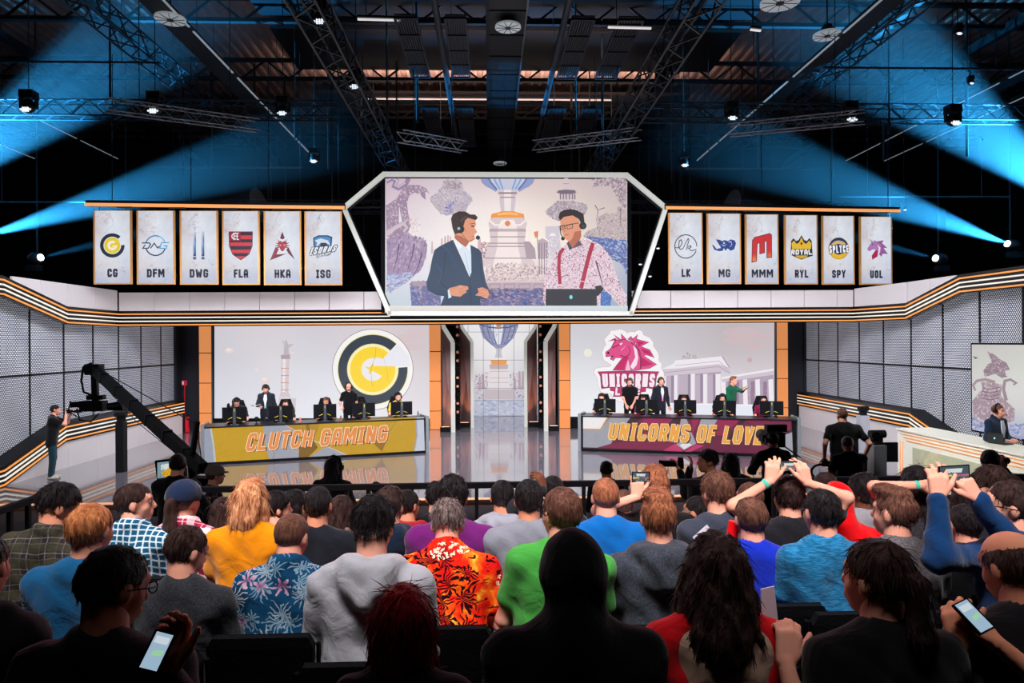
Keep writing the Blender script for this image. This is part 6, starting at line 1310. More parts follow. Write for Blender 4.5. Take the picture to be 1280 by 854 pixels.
HAIR = {'black': hairmat('black', (24, 20, 22)), 'dark': hairmat('dark_brown', (44, 30, 28)), 'brown': hairmat('brown', (84, 54, 44)), 'ginger': hairmat('ginger', (170, 96, 58), (226, 150, 96)), 'auburn': hairmat('auburn', (126, 72, 52), (178, 112, 82)), 'strawberry': hairmat('strawberry', (176, 100, 66), (240, 178, 132)),
        'crimson': hairmat('crimson', (122, 16, 26), (176, 36, 46)), 'greybrown': hairmat('grey_brown', (78, 62, 60), (150, 130, 128)), 'bald': None}
def skinmat(name, rgb):
    m, b, t = newmat('skin_' + name); n = t.noise(t.coord('Object'), 14, 4); c = lin(rgb)
    t.put(b.inputs['Base Color'], t.mix(n[0], c, (min(1, c[0] * 1.12), c[1] * 0.86, c[2] * 0.84))); b.inputs['Roughness'].default_value = 0.5; b.inputs['Subsurface Weight'].default_value = 0.08; b.inputs['Subsurface Radius'].default_value = (0.02, 0.008, 0.004); return m
SKIN = {'fair': skinmat('fair', (226, 168, 146)), 'mid': skinmat('mid', (202, 142, 114)), 'tan': skinmat('tan', (172, 114, 88)), 'dark': skinmat('dark', (110, 72, 56))}
EYEW = mat('eye_white', (176, 166, 160), 0.3); IRIS = mat('iris', (40, 28, 24), 0.2); LIP = mat('lip', (170, 90, 84), 0.5)
DENIM = cloth('denim', (42, 54, 78), knit=0.4); DARKT = cloth('dark_trousers', (24, 25, 30)); SHOE = mat('shoe_leather', (24, 22, 24), 0.5); SHOEW = mat('pale_trainer', (186, 180, 172), 0.6)
# ---------------------------------------------- head, hair, hands
def head_prims():
    return ([('e', (0, -0.006, 0.030), (0.077, 0.096, 0.090), None), ('e', (0, 0.022, -0.045), (0.060, 0.068, 0.066), None), ('e', (0, 0.058, -0.085), (0.030, 0.030, 0.026), None),
             ('c', (0, 0.088, 0.018), (0, 0.108, -0.022), 0.009, 0.014), ('c', (-0.032, 0.076, 0.036), (0.032, 0.076, 0.036), 0.014, 0.014), ('e', (-0.036, 0.055, -0.022), (0.027, 0.026, 0.028), None), ('e', (0.036, 0.055, -0.022), (0.027, 0.026, 0.028), None),
             ('c', (-0.018, 0.086, -0.052), (0.018, 0.086, -0.052), 0.010, 0.010), ('c', (-0.014, 0.083, -0.062), (0.014, 0.083, -0.062), 0.010, 0.010),
             ('e', (-0.078, -0.006, -0.004), (0.009, 0.016, 0.027), Matrix.Rotation(0.35, 3, 'Z')), ('e', (0.078, -0.006, -0.004), (0.009, 0.016, 0.027), Matrix.Rotation(-0.35, 3, 'Z'))],
            [('e', (-0.031, 0.097, 0.014), (0.017, 0.014, 0.011), None), ('e', (0.031, 0.097, 0.014), (0.017, 0.014, 0.011), None)])
HEADC = {}
def head_mesh(h):
    if h not in HEADC: p, n = head_prims(); HEADC[h] = sdf_mesh(p, h, 0.020, n)
    return HEADC[h]
def wob(X, Y, Z, f, seed): return (np.sin(X * f + seed) * np.sin(Y * f * 1.1 + seed * 2.3) * np.sin(Z * f * 0.55 + seed * 1.7) + 0.6 * np.sin(X * f * 2.3 + seed * 3) * np.sin(Y * f * 2.1 + 1.3) * np.sin(Z * f * 0.9 + 4.1))
HAIRC = {}
def hair_mesh(style, h, seed):
    key = (style, h, seed % 5)
    if key in HAIRC: return HAIRC[key]
    base = [('e', (0, -0.012, 0.034), (0.082, 0.101, 0.094), None)]; k = 0.02; amp = 0.006; f = 70
    ys = [-0.13, -0.06, -0.02, 0.0, 0.03, 0.06, 0.085, 0.12]; zs = [-0.075, -0.07, -0.05, 0.0, 0.02, 0.045, 0.066, 0.074]
    if style == 'buzz': base = [('e', (0, -0.009, 0.034), (0.081, 0.100, 0.092), None)]; amp = 0.002
    if style == 'quiff': base += [('e', (0.01, 0.055, 0.118), (0.062, 0.058, 0.030), None), ('e', (0, 0.0, 0.115), (0.07, 0.08, 0.03), None)]; amp = 0.008
    if style == 'messy': base = [('e', (0, -0.010, 0.046), (0.086, 0.104, 0.097), None)]; amp = 0.012; f = 60
    if style == 'curly': base = [('e', (0, -0.010, 0.046), (0.088, 0.105, 0.100), None)]; amp = 0.012; f = 95
    if style == 'afro': base = [('e', (0, -0.02, 0.045), (0.104, 0.115, 0.114), None)]; amp = 0.012; f = 90
    if style == 'fringe': base += [('e', (0, 0.06, 0.075), (0.066, 0.05, 0.04), None)]; zs[-3:] = [0.035, 0.04, 0.045]; amp = 0.008
    if style == 'bald': 
        base = [('e', (0, -0.009, 0.020), (0.083, 0.101, 0.085), None)]; amp = 0.003
    lowz = None
    if style in ('bob', 'long', 'wavy', 'curlylong', 'ponytail', 'pony'):
        base = [('e', (0, -0.012, 0.040), (0.084, 0.102, 0.096), None)]
    if style == 'bob': base += [('c', (0, -0.05, 0.02), (0, -0.045, -0.11), 0.098, 0.094, 0.72), ('c', (-0.07, 0.005, 0.01), (-0.076, 0.01, -0.12), 0.034, 0.036), ('c', (0.07, 0.005, 0.01), (0.076, 0.01, -0.12), 0.034, 0.036)]; amp = 0.005
    if style == 'long': base += [('c', (0, -0.06, 0.02), (0, -0.10, -0.24), 0.090, 0.085, 0.6), ('c', (-0.07, -0.01, 0.0), (-0.085, -0.03, -0.20), 0.036, 0.036), ('c', (0.07, -0.01, 0.0), (0.085, -0.03, -0.20), 0.036, 0.036)]; amp = 0.007
    if style == 'wavy': base += [('c', (0, -0.06, 0.01), (0, -0.080, -0.085), 0.088, 0.090, 0.65), ('c', (-0.066, -0.01, 0.0), (-0.078, -0.02, -0.11), 0.036, 0.036), ('c', (0.066, -0.01, 0.0), (0.078, -0.02, -0.11), 0.036, 0.036)]; amp = 0.011; f = 45
    if style == 'curlylong': base += [('e', (0, -0.03, 0.045), (0.096, 0.108, 0.095), None), ('c', (0, -0.07, 0.0), (0, -0.10, -0.17), 0.105, 0.112, 0.62), ('c', (-0.08, -0.01, 0.0), (-0.100, -0.03, -0.14), 0.040, 0.042), ('c', (0.08, -0.01, 0.0), (0.100, -0.03, -0.14), 0.040, 0.042)]; amp = 0.018; f = 55
    if style in ('ponytail', 'pony'): base += [('e', (0, -0.115, 0.03), (0.03, 0.03, 0.03), None), ('c', (0, -0.125, 0.02), (0.0, -0.13, -0.12), 0.032, 0.042), ('c', (0.0, -0.13, -0.12), (0.02, -0.12, -0.28), 0.042, 0.02)]; amp = 0.006
    longish = style in ('bob', 'long', 'wavy', 'curlylong')
    def mod(F, X, Y, Z):
        F = F + amp * wob(X, Y, Z, f, seed) * 0.7
        hl = np.interp(Y, ys, zs) + 0.0 * X
        g = (hl - Z) * 0.8
        if longish: g = np.where(Y < 0.012 + 0.25 * (np.abs(X) > 0.055) * 0.1, -1.0, g)
        if style in ('ponytail', 'pony'): g = np.where(Y < -0.10, -1.0, g)
        if style == 'bald': g = np.maximum(g, -(np.sqrt((X / 0.062) ** 2 + ((Y - 0.02) / 0.085) ** 2) - 1) * 0.05 * (Z > 0.06) - (Z <= 0.06))
        # keep ears free on short styles
        if not longish: g = np.maximum(g, 0.022 - np.sqrt((np.abs(X) - 0.09) ** 2 * 0.4 + (Y - 0.002) ** 2 + (Z + 0.010) ** 2))
        return np.maximum(F, g)
    VQ = sdf_mesh(base, h, k, (), mod); HAIRC[key] = VQ; return VQ
def strands(VQ, n, length, r, seed, up=0.0, curl=0.0):
    """tapered locks lying on the hair surface, following the fall from the crown"""
    V, Q = VQ; rs = np.random.RandomState(seed); q = Q[rs.randint(0, len(Q), n)]; P = V[q].mean(1)
    N = np.cross(V[q[:, 2]] - V[q[:, 0]], V[q[:, 3]] - V[q[:, 1]]); N /= np.linalg.norm(N, axis=1)[:, None] + 1e-9
    cr = np.array([0.0, -0.045, 0.14]); T = P - cr + np.array([0, 0, -0.04]); T -= N * (T * N).sum(1)[:, None]; T += rs.normal(0, 0.035, (n, 3)); T /= np.linalg.norm(T, axis=1)[:, None] + 1e-9
    L = length * rs.uniform(0.5, 1.2, n)[:, None]; B = np.cross(T, N); pts = []
    for j, s in enumerate((-0.1, 0.4, 1.0)):
        c = P + T * L * s + N * (0.0005 + up * s * s - 0.004 * s) + B * (curl * math.sin(s * 7) + 0.0); c[:, 2] -= 0.012 * s * s; pts.append(c)
    rr = [r * 0.45, r, r * 0.15]; vs = []; 
    for c, w in zip(pts, rr):
        vs += [c + N * w * 0.7, c + B * w - N * w * 0.4, c - B * w - N * w * 0.4]
    A = np.stack(vs, 1).reshape(-1, 3); fs = []
    for j in range(2):
        for i in range(3): a = j * 3 + i; b = j * 3 + (i + 1) % 3; fs.append((a, b, b + 3, a + 3))
    F = (np.array(fs)[None] + (np.arange(n) * 9)[:, None, None]).reshape(-1, 4); return A, F
def hand_prims(wr, d, nrm, side, curl=0.35, spread=0.10, thumb=0.6, s=1.0):
    """wrist, pointing direction, back-of-hand normal, side = +1 thumb towards +x'"""
    d = np.array(Vector(d).normalized()); nrm = Vector(nrm); x = np.array(Vector(d).cross(nrm).normalized()) * side; nn = np.array(Vector(x * side).cross(Vector(d)).normalized())
    wr = np.array(wr, float); P = []
    off = [0.030, 0.010, -0.010, -0.028]; ln = [(0.040, 0.026, 0.020), (0.044, 0.029, 0.021), (0.041, 0.027, 0.021), (0.032, 0.021, 0.018)]
    for i in range(4):
        kn = wr + d * (0.088 - 0.006 * abs(i - 1)) * s + x * off[i] * s; P.append(('c', tuple(wr + x * off[i] * 0.5 * s), tuple(kn), 0.017 * s, 0.0135 * s))
        a = kn; ang = -spread * (i - 1.3); dd = d * math.cos(ang) - x * math.sin(ang) * -1
        cu = curl[i] if isinstance(curl, (list, tuple)) else curl * (1 + 0.12 * i); th = 0.0
        for j in range(3):
            th += cu * (0.9 if j == 0 else 1.15); v = dd * math.cos(th) - nn * math.sin(th); b = a + v * ln[i][j] * s; P.append(('c', tuple(a), tuple(b), (0.0098 - 0.0008 * j) * s, (0.0092 - 0.001 * j) * s)); a = b
    a = wr + d * 0.022 * s + x * 0.026 * s; v = (d * math.cos(thumb) + x * math.sin(thumb)); v = v / np.linalg.norm(v); b = a + v * 0.048 * s - nn * 0.006; P.append(('c', tuple(a), tuple(b), 0.015 * s, 0.0125 * s))
    v2 = v * 0.9 + d * 0.35 - nn * 0.25; v2 /= np.linalg.norm(v2); P.append(('c', tuple(b), tuple(b + v2 * 0.05 * s), 0.0115 * s, 0.009 * s)); return P
def ik(S, H, l1, l2, pole):
    S = Vector(S); H = Vector(H); d = H - S; L = min(d.length, (l1 + l2) * 0.995); u = d.normalized(); H = S + u * L
    a = (l1 * l1 - l2 * l2 + L * L) / (2 * L); hh = math.sqrt(max(l1 * l1 - a * a, 0)); p = Vector(pole); p = (p - u * p.dot(u))
    p = p.normalized() if p.length > 1e-5 else u.orthogonal(); return S + u * a + p * hh, H
# ---------------------------------------------- a whole person
PEOPLE = 0
def person(label, where, top=('tee', None), hair=('short', 'dark'), skin='fair', sit=True, face=0.0, lean=0.08, look=0.0, nod=0.0, tilt=0.0, hands=None, floor=0.0, fit='head',
           trousers=None, size=None, q=1, build=1.0, extras=(), twist=0.0, group=None, shoe=None, curl=0.4, side_lean=0.0, cat='person'):
    """where = (px, py of the top of the head, distance). All joints are worked out in the figure's own frame: +y ahead, +x right."""
    global PEOPLE; PEOPLE += 1; seed = PEOPLE * 1.37
    px, py, Y = where; T = at(px, py, Y)
    hz = 0.50 if sit else 0.93; kind, cm = top
    rl = Matrix.Rotation(-lean, 3, 'X') @ Matrix.Rotation(side_lean, 3, 'Y')
    pel = Vector((0, 0, hz + 0.02)); sp = lambda x, y, z: pel + rl @ Vector((x, y, z))
    neck = sp(0, -0.005, 0.535); hc = neck + Matrix.Rotation(-lean * 0.55 - nod * 0.35, 3, 'X') @ Vector((0, 0.026, 0.128))
    Rh = Matrix.Rotation(look, 3, 'Z') @ Matrix.Rotation(-nod, 3, 'X') @ Matrix.Rotation(tilt, 3, 'Y'); htop = (hc + Rh @ Vector((0, -0.01, 0.128)))
    s = size or min(1.14, max(0.86, (T.z - floor) / htop.z)); gap = (T.z - floor) - htop.z * s
    Rz = Matrix.Rotation(face, 3, 'Z'); rt = Rz @ (htop * s); root = thing('person', label, cat, (T.x - rt.x, T.y - rt.y, floor + (gap if size is None else 0)), face, group); root.scale = (s, s, s)
    if size is not None or abs(gap) > 0.001: root.location.z = T.z - htop.z * s
    W2L = lambda p: (Rz.inverted() @ (Vector(p) - root.location)) / s
    bw = build; hb = 0.009 if q == 2 else (0.011 if q == 1 else 0.014)
    sh = [sp(-0.180 * bw, -0.01, 0.448), sp(0.180 * bw, -0.01, 0.448)]
    hands = hands or {}
    el = [None, None]; wr = [None, None]
    for i, sg in enumerate((-1, 1)):
        spec = hands.get('LR'[i], 'lap'); pole = Vector((sg * 0.5, -0.4, -0.8))
        if spec == 'lap': H = Vector((sg * 0.10, 0.30, hz + 0.17))
        elif spec == 'side': H = Vector((sg * 0.27, 0.05, hz - 0.06)) ; pole = Vector((sg * 0.3, -1, 0))
        elif spec == 'front': H = sp(sg * 0.07, 0.34, 0.22)
        elif spec == 'knee': H = Vector((sg * 0.15, 0.42, hz + 0.12))
        elif isinstance(spec, dict): H = W2L(spec['at']); pole = Vector(spec.get('pole', pole))
        else: H = sp(*spec)
        el[i], wr[i] = ik(sh[i], H, 0.285, 0.255, pole)
    # skin: coarse trunk and limbs, fine head and hands, all one object
    body = SK(); sleeve = {'tee': 0.62, 'polo': 0.62}.get(kind, 1.5)
    core = [('c', sp(0, 0, 0.06), sp(0, 0, 0.40), 0.115 * bw, 0.125 * bw, 0.68), ('c', sh[0], sh[1], 0.045, 0.045), ('c', sp(0, -0.01, 0.46), neck, 0.055, 0.050)]
    arms = []
    for i in (0, 1): arms += [('c', sh[i], el[i], 0.047 * bw, 0.038), ('c', el[i], wr[i], 0.038, 0.026)]
    kn = []; an = []
    for i, sg in enumerate((-1, 1)):
        if sit: hp = Vector((sg * 0.095, 0.02, hz)); K = Vector((sg * 0.15, 0.43, hz + 0.01)); A = Vector((sg * 0.14, 0.44, 0.09))
        else: hp = Vector((sg * 0.095, 0, hz)); K = Vector((sg * 0.11, 0.02, 0.49)); A = Vector((sg * 0.12, -0.02, 0.09))
        kn.append((hp, K)); an.append(A)
    legs = [];
    for (hp, K), A in zip(kn, an): legs += [('c', hp, K, 0.078, 0.052), ('c', K, A, 0.050, 0.034)]
    body.add(sdf_mesh(core + legs, 0.036, 0.03)); body.add(sdf_mesh(arms, 0.0125 if kind in ('tee', 'polo') else 0.022, 0.02))
    Mh = Matrix.Translation(hc) @ Rh.to_4x4()
    body.add(head_mesh(hb if q else 0.012), 0, Mh)
    nk = sdf_mesh([('c', sp(0, -0.01, 0.47), neck + (hc - neck) * 0.35, 0.060, 0.054), ('c', neck, hc + Rh @ Vector((0, -0.018, -0.03)), 0.055, 0.056), ('c', sp(-0.08, -0.02, 0.485), neck, 0.03, 0.04), ('c', sp(0.08, -0.02, 0.485), neck, 0.03, 0.04)], hb * 1.3, 0.03); body.add(nk)
    for sx in (-1, 1):
        e = MB().ball((sx * 0.031, 0.0785, 0.014), 0.0125, nu=8, nv=6); body.add((np.array(e.v), np.array([f if len(f) == 4 else f + (f[0],) for f in e.f if len(f) == 4])), 1, Mh)
        e = MB().ball((sx * 0.031, 0.0885, 0.014), (0.0060, 0.0035, 0.0065), nu=6, nv=4); body.add((np.array(e.v), np.array([f for f in e.f if len(f) == 4])), 2, Mh)
    for i, sg in enumerate((-1, 1)):
        spec = hands.get('LR'[i], 'lap'); fd = (wr[i] - el[i]).normalized(); nr = Vector((0, 0, 1)) if abs(fd.z) < 0.8 else Vector((0, -1, 0)); cu = curl; sd = -sg; th = 0.6; d = fd
        if isinstance(spec, dict):
            nr = Vector(spec.get('n', nr)); d = Vector(spec.get('d', fd)); cu = spec.get('curl', curl); sd = spec.get('side', sd); th = spec.get('thumb', 0.6)
        fine = isinstance(spec, dict)
        body.add(sdf_mesh(hand_prims(wr[i], d, nr, sd, cu, thumb=th) + [('c', wr[i] - fd * 0.06, wr[i], 0.027, 0.024)], 0.006 if (fine and q) else 0.011, 0.008))
    body.build('body', [SKIN[skin], EYEW, IRIS], root)
    # top garment
    e = 0.013; ct = []
    for sg in (-1, 1):
        ct += [('c', sp(sg * 0.070 * bw, 0.0, -0.05 if sit else -0.10), sp(sg * 0.058 * bw, 0.005, 0.16), 0.122 * bw, 0.112 * bw, 0.92), ('c', sp(sg * 0.058 * bw, 0.005, 0.16), sp(sg * 0.078 * bw, -0.012, 0.385), 0.112 * bw, 0.110 * bw, 0.90),
               ('c', sh[(sg + 1) // 2], sp(sg * 0.03, -0.012, 0.535), 0.050, 0.046), ('c', sp(sg * 0.145 * bw, -0.01, 0.43), sp(sg * 0.05, -0.03, 0.47), 0.062, 0.07)]
    ct += [('c', sh[0], sh[1], 0.048, 0.048), ('e', tuple(sp(0, 0.030, 0.33)), (0.12, 0.088, 0.17), None)]
    loose = {'hoodie': 0.012, 'jacket': 0.012, 'suit': 0.010, 'sweater': 0.007}.get(kind, 0.002)
    rag = []
    for i in (0, 1):
        full = sleeve > 1
        if kind == 'raglan': rag.append([('c', sh[i], el[i], 0.064 * bw, 0.055), ('c', el[i], wr[i] - (wr[i] - el[i]).normalized() * 0.015, 0.054, 0.042), ('c', sh[i], sp((-0.075, 0.075)[i], -0.02, 0.528), 0.066, 0.050), ('c', sh[i], sp((-0.15, 0.15)[i], -0.05, 0.36), 0.062, 0.055)])
        elif full: ct += [('c', sh[i], el[i], 0.052 * bw + loose, 0.048 + loose), ('c', el[i], wr[i] - (wr[i] - el[i]).normalized() * 0.015, 0.048 + loose, 0.035 + loose * 0.5)]
        else: ct += [('c', sh[i], sh[i] + (el[i] - sh[i]) * sleeve, 0.052 * bw, 0.060)]
    if kind == 'hoodie':
        ring = [(-0.085, 0.045, 0.50), (-0.105, -0.02, 0.52), (-0.075, -0.085, 0.525), (0, -0.115, 0.52), (0.075, -0.085, 0.525), (0.105, -0.02, 0.52), (0.085, 0.045, 0.50)]
        for a, b in zip(ring[:-1], ring[1:]): ct.append(('c', sp(*a), sp(*b), 0.033, 0.033))
        ct += [('e', tuple(sp(0, -0.115, 0.455)), (0.105, 0.045, 0.085), None), ('c', sp(-0.06, -0.115, 0.50), sp(0, -0.14, 0.40), 0.028, 0.02), ('c', sp(0.06, -0.115, 0.50), sp(0, -0.14, 0.40), 0.028, 0.02)]
    neg = [('c', neck + (hc - neck) * 0.25 + Vector((0, 0.012, 0.0)), hc + (hc - neck) * 0.3, 0.060, 0.066)]; ct.append(('c', sp(-0.03, -0.035, 0.50), sp(0.03, -0.035, 0.50), 0.05, 0.05))
    if kind in ('collar', 'polo', 'suit', 'flannel'):
        ring = [(-0.03, 0.065, 0.51), (-0.062, 0.02, 0.545), (-0.045, -0.052, 0.56), (0, -0.068, 0.562), (0.045, -0.052, 0.56), (0.062, 0.02, 0.545), (0.03, 0.065, 0.51)]
        for a, b in zip(ring[:-1], ring[1:]): ct.append(('c', sp(*a), sp(*b), 0.017, 0.017))
    if kind in ('hoodup',):
        ct += [('e', tuple(hc + Rh @ Vector((0, -0.02, 0.03))), (0.094, 0.112, 0.108), None), ('c', hc + Rh @ Vector((0, -0.03, -0.02)), sp(0, -0.04, 0.47), 0.082, 0.10)]; neg = [('e', tuple(hc + Rh @ Vector((0, 0.075, -0.01))), (0.078, 0.09, 0.095), None)]
    hc_ = 0.013 if q == 2 else (0.017 if q == 1 else 0.02); fa = {'hoodie': 0.007, 'jacket': 0.008, 'suit': 0.003}.get(kind, 0.0045)
    def folds(F, X, Y, Z):
        a = np.sin(Z * 34 + np.sin(X * 13 + seed) * 2.2 + seed) * np.sin(X * 17 + Z * 9 + seed * 2); b2 = np.sin((X + Z) * 52 + np.sin(Y * 20) * 1.5 + seed); return F + fa * (0.8 * a + 0.35 * b2)
    if kind == 'raglan':
        cm, cm2 = cm
        for r_ in rag: k2 = SK(); k2.add(sdf_mesh(r_, hc_, 0.035, neg, folds)); k2.build('sleeve', cm2, root)
    sk = SK(); sk.add(sdf_mesh(ct, hc_, 0.05 if kind in ('tee', 'polo', 'sweater') else 0.042, neg, folds)); sk.build({'tee': 't_shirt', 'polo': 'polo_shirt', 'collar': 'shirt', 'flannel': 'shirt', 'hoodie': 'hooded_top', 'hoodup': 'hooded_top', 'jacket': 'jacket', 'suit': 'suit_jacket', 'sweater': 'sweater'}.get(kind, 'shirt'), cm, root)
    # trousers and shoes
    tr = [('c', (-0.07, 0.01, hz - 0.01), (0.07, 0.01, hz - 0.01), 0.095, 0.095)]
    for (hp, K), A in zip(kn, an): tr += [('c', hp, K, 0.088, 0.066), ('c', K, A + Vector((0, 0, 0.0)), 0.064, 0.052)]
    sk = SK(); sk.add(sdf_mesh(tr, 0.034 if sit else 0.024, 0.03)); sk.build('trousers', trousers or DARKT, root)
    for A in an: sk = SK(); sk.add(sdf_mesh([('c', A + Vector((0, -0.03, -0.045)), A + Vector((0, 0.15, -0.05)), 0.042, 0.036), ('c', A, A + Vector((0, 0, -0.03)), 0.045, 0.045)], 0.022, 0.02)); sk.build('shoe', shoe or SHOE, root)
    # hair
    st, hcname = hair
    if st != 'none' and HAIR[hcname] is not None:
        VQ = hair_mesh(st, 0.0082 if q == 2 else (0.011 if q == 1 else 0.014), PEOPLE); sk = SK(); sk.add(VQ, 0, Mh)
        if q and st not in ('buzz',) and not any(isinstance(e_, tuple) and e_[0] == 'cap' for e_ in extras):
            nst = {2: 800, 1: 340}[q]; ln = {'long': 0.08, 'wavy': 0.06, 'curlylong': 0.045, 'bob': 0.085, 'curly': 0.020, 'messy': 0.030, 'afro': 0.022, 'ponytail': 0.05, 'pony': 0.05}.get(st, 0.022)
            sk.add(strands(VQ, nst, ln, 0.0022 if q == 2 else 0.0028, PEOPLE, up={'messy': 0.008, 'curly': 0.009, 'quiff': 0.006, 'afro': 0.010, 'curlylong': 0.010}.get(st, 0.001), curl={'curly': 0.008, 'curlylong': 0.012, 'wavy': 0.008, 'afro': 0.006}.get(st, 0.0015)), 0, Mh)
        sk.build('hair', HAIR[hcname], root)
    # worn things
    for ex in extras:
        if ex == 'headset':
            mb = MB(); pts = [Mh @ Vector((0.098 * math.sin(a), -0.005, 0.04 + 0.098 * math.cos(a))) for a in np.linspace(-1.75, 1.75, 13)]; mb.tube(pts, 0.011, 6)
            for sx in (-1, 1): mb.cyl(Mh @ Vector((sx * 0.080, 0, 0.0)), Mh @ Vector((sx * 0.112, 0, 0.0)), 0.040, 0.034, 12)
            mb.tube([Mh @ Vector((-0.09, 0.02, -0.02)), Mh @ Vector((-0.07, 0.09, -0.06)), Mh @ Vector((-0.02, 0.12, -0.065))], 0.005, 5); mb.ball(Mh @ Vector((-0.02, 0.12, -0.065)), 0.013, nu=8, nv=6); mb.build('headset', BLACK, root)
        elif ex == 'glasses':
            mb = MB()
            for sx in (-1, 1):
                c = [Mh @ Vector((sx * 0.034 + 0.022 * math.cos(a), 0.106, 0.012 + 0.017 * math.sin(a))) for a in np.linspace(0, 2 * math.pi, 13)]; mb.tube(c, 0.0022, 5); mb.tube([Mh @ Vector((sx * 0.056, 0.104, 0.016)), Mh @ Vector((sx * 0.083, 0.05, 0.016)), Mh @ Vector((sx * 0.086, -0.01, 0.01))], 0.0022, 5)
            mb.tube([Mh @ Vector((-0.012, 0.107, 0.014)), Mh @ Vector((0.012, 0.107, 0.014))], 0.0022, 5); mb.build('glasses', BLACKG, root)
        elif ex == 'beard':
            sk = SK(); VQ = sdf_mesh([('e', (0, 0.026, -0.052), (0.064, 0.070, 0.066), None), ('e', (0, 0.062, -0.092), (0.034, 0.034, 0.03), None)], 0.009, 0.016, [('e', (0, 0.095, -0.01), (0.055, 0.06, 0.040), None), ('e', (0, 0.11, -0.055), (0.022, 0.02, 0.008), None)], lambda F, X, Y, Z: np.maximum(F + 0.003 * wob(X, Y, Z, 110, 1), np.maximum(Z + 0.02, -Y - 0.0 + 0.005)))
            if len(VQ[0]): sk.add(VQ, 0, Mh); sk.build('beard', HAIR[hair[1]] or HAIR['brown'], root)
        elif isinstance(ex, tuple) and ex[0] == 'cap':
            mb = SK(); mb.add(sdf_mesh([('e', (0, -0.008, 0.045), (0.100, 0.119, 0.102), None)], 0.010, 0.01, (), lambda F, X, Y, Z: np.maximum(F, 0.012 - Z - 0.12 * Y + 0 * X)), 0, Mh); cp = mb.build('cap', ex[1], root)
            b = -1 if len(ex) > 2 and ex[2] == 'back' else 1
            pm = MB(); pl = [Mh @ Vector((x * 0.075, b * (0.085 + 0.075 * math.sqrt(max(0, 1 - x * x))), 0.026)) for x in np.linspace(-1, 1, 9)] + [Mh @ Vector((x * 0.075, b * 0.07, 0.034)) for x in (1, 0, -1)]; pm.prism(pl, Mh.to_3x3() @ Vector((0, 0, 0.006))); pm.build('peak', ex[1], cp)
        elif isinstance(ex, tuple) and ex[0] == 'band':
            i = ex[1]; d = (wr[i] - el[i]).normalized(); MB().cyl(wr[i] - d * 0.035, wr[i] - d * 0.015, 0.031, 0.030, 14, caps=False).build('wristband', ex[2], root)
        elif isinstance(ex, tuple) and ex[0] == 'tie':
            a = sp(0, 0.075, 0.49); b = sp(0, 0.135, 0.30); c = sp(0, 0.145, 0.10); MB().bar(a, b, 0.035, 0.012, up=(0, 1, 0)).bar(b, c, 0.055, 0.012, up=(0, 1, 0)).build('tie', ex[1], root)
        elif isinstance(ex, tuple) and ex[0] == 'front':
            mb = MB(); pl = [sp(-0.035, 0.090, 0.50), sp(0.035, 0.090, 0.50), sp(0.055, 0.125, 0.36), sp(0.0, 0.145, 0.14), sp(-0.055, 0.125, 0.36)]; mb.prism(pl, rl @ Vector((0, 0.012, 0))); mb.build('shirt_front', ex[1], root)
        elif isinstance(ex, tuple) and ex[0] == 'lanyard':
            MB().tube([sp(-0.06, 0.0, 0.53), sp(-0.04, 0.125, 0.38), sp(0, 0.145, 0.25), sp(0.04, 0.125, 0.38), sp(0.06, 0.0, 0.53)], 0.006, 5).build('lanyard', ex[1], root); MB().box(tuple(sp(0, 0.15, 0.21)), (0.07, 0.01, 0.09)).build('pass_card', mat('pass_card', (230, 230, 225), 0.4), root)
    return root, dict(wr=[root.location + Rz @ (w * s) for w in wr], el=[root.location + Rz @ (w * s) for w in el], s=s, Rz=Rz, sp=lambda *a: root.location + Rz @ (sp(*a) * s))
# ------------------------------------------------------------------ seating tiers, railing, chairs
TIERM = mat('tier_carpet', (38, 34, 38), 0.9, grain=0.3, gscale=40)
TIER = [(5.85, 4.75, 0.98), (4.75, 3.82, 1.08), (3.82, 2.65, 1.20), (2.65, 1.2, 1.38), (1.2, -2.5, 1.62)]
for ya, yb, z in TIER:
    o = MB().box((0, (ya + yb) / 2, (z - 0.12) / 2), (9.5 if ya < 5 else 11, ya - yb - 0.01, z + 0.12)).build('floor_tier', TIERM); struct(o)
FL = {'D': 0.98, 'C': 1.08, 'B': 1.20, 'A': 1.38}
def railing(label, a, b, n):
    a = Vector(a); b = Vector(b); base = Vector((a.x, a.y, 0.98)); t = thing('railing', label, 'railing', base); L = (b - a).length; u = (b - a).normalized(); zt = a.z - base.z; top = b.z - base.z
    MB().bar((0, 0, zt), b - base, 0.05, 0.045).build('top_rail', BLACK, t); MB().bar((0, 0, 0.1), Vector((b.x - a.x, b.y - a.y, 0.1)), 0.04, 0.03).build('bottom_rail', BLACK, t)
    for k in range(n + 1): q = (b - a) * (k / n); MB().box((q.x, q.y, (zt + q.z) / 2), (0.03, 0.03, zt + q.z)).build('baluster', BLACK, t)
zr = at(640, 607, 5.65).z
railing('black railing with upright bars in front of the first row', (at(241, 607, 5.65).x, 5.65, zr), (5.4, 5.65, zr + 0.02), 44)
railing('short black side railing at the left edge of the seats', (-3.48, 5.65, 2.12), (-3.48, 3.1, 2.12), 13)
CHF = mat('chair_fabric', (20, 20, 23), 0.8, bump=0.3, gscale=60); CHM = mat('chair_frame', (30, 31, 34), 0.35, 0.7)
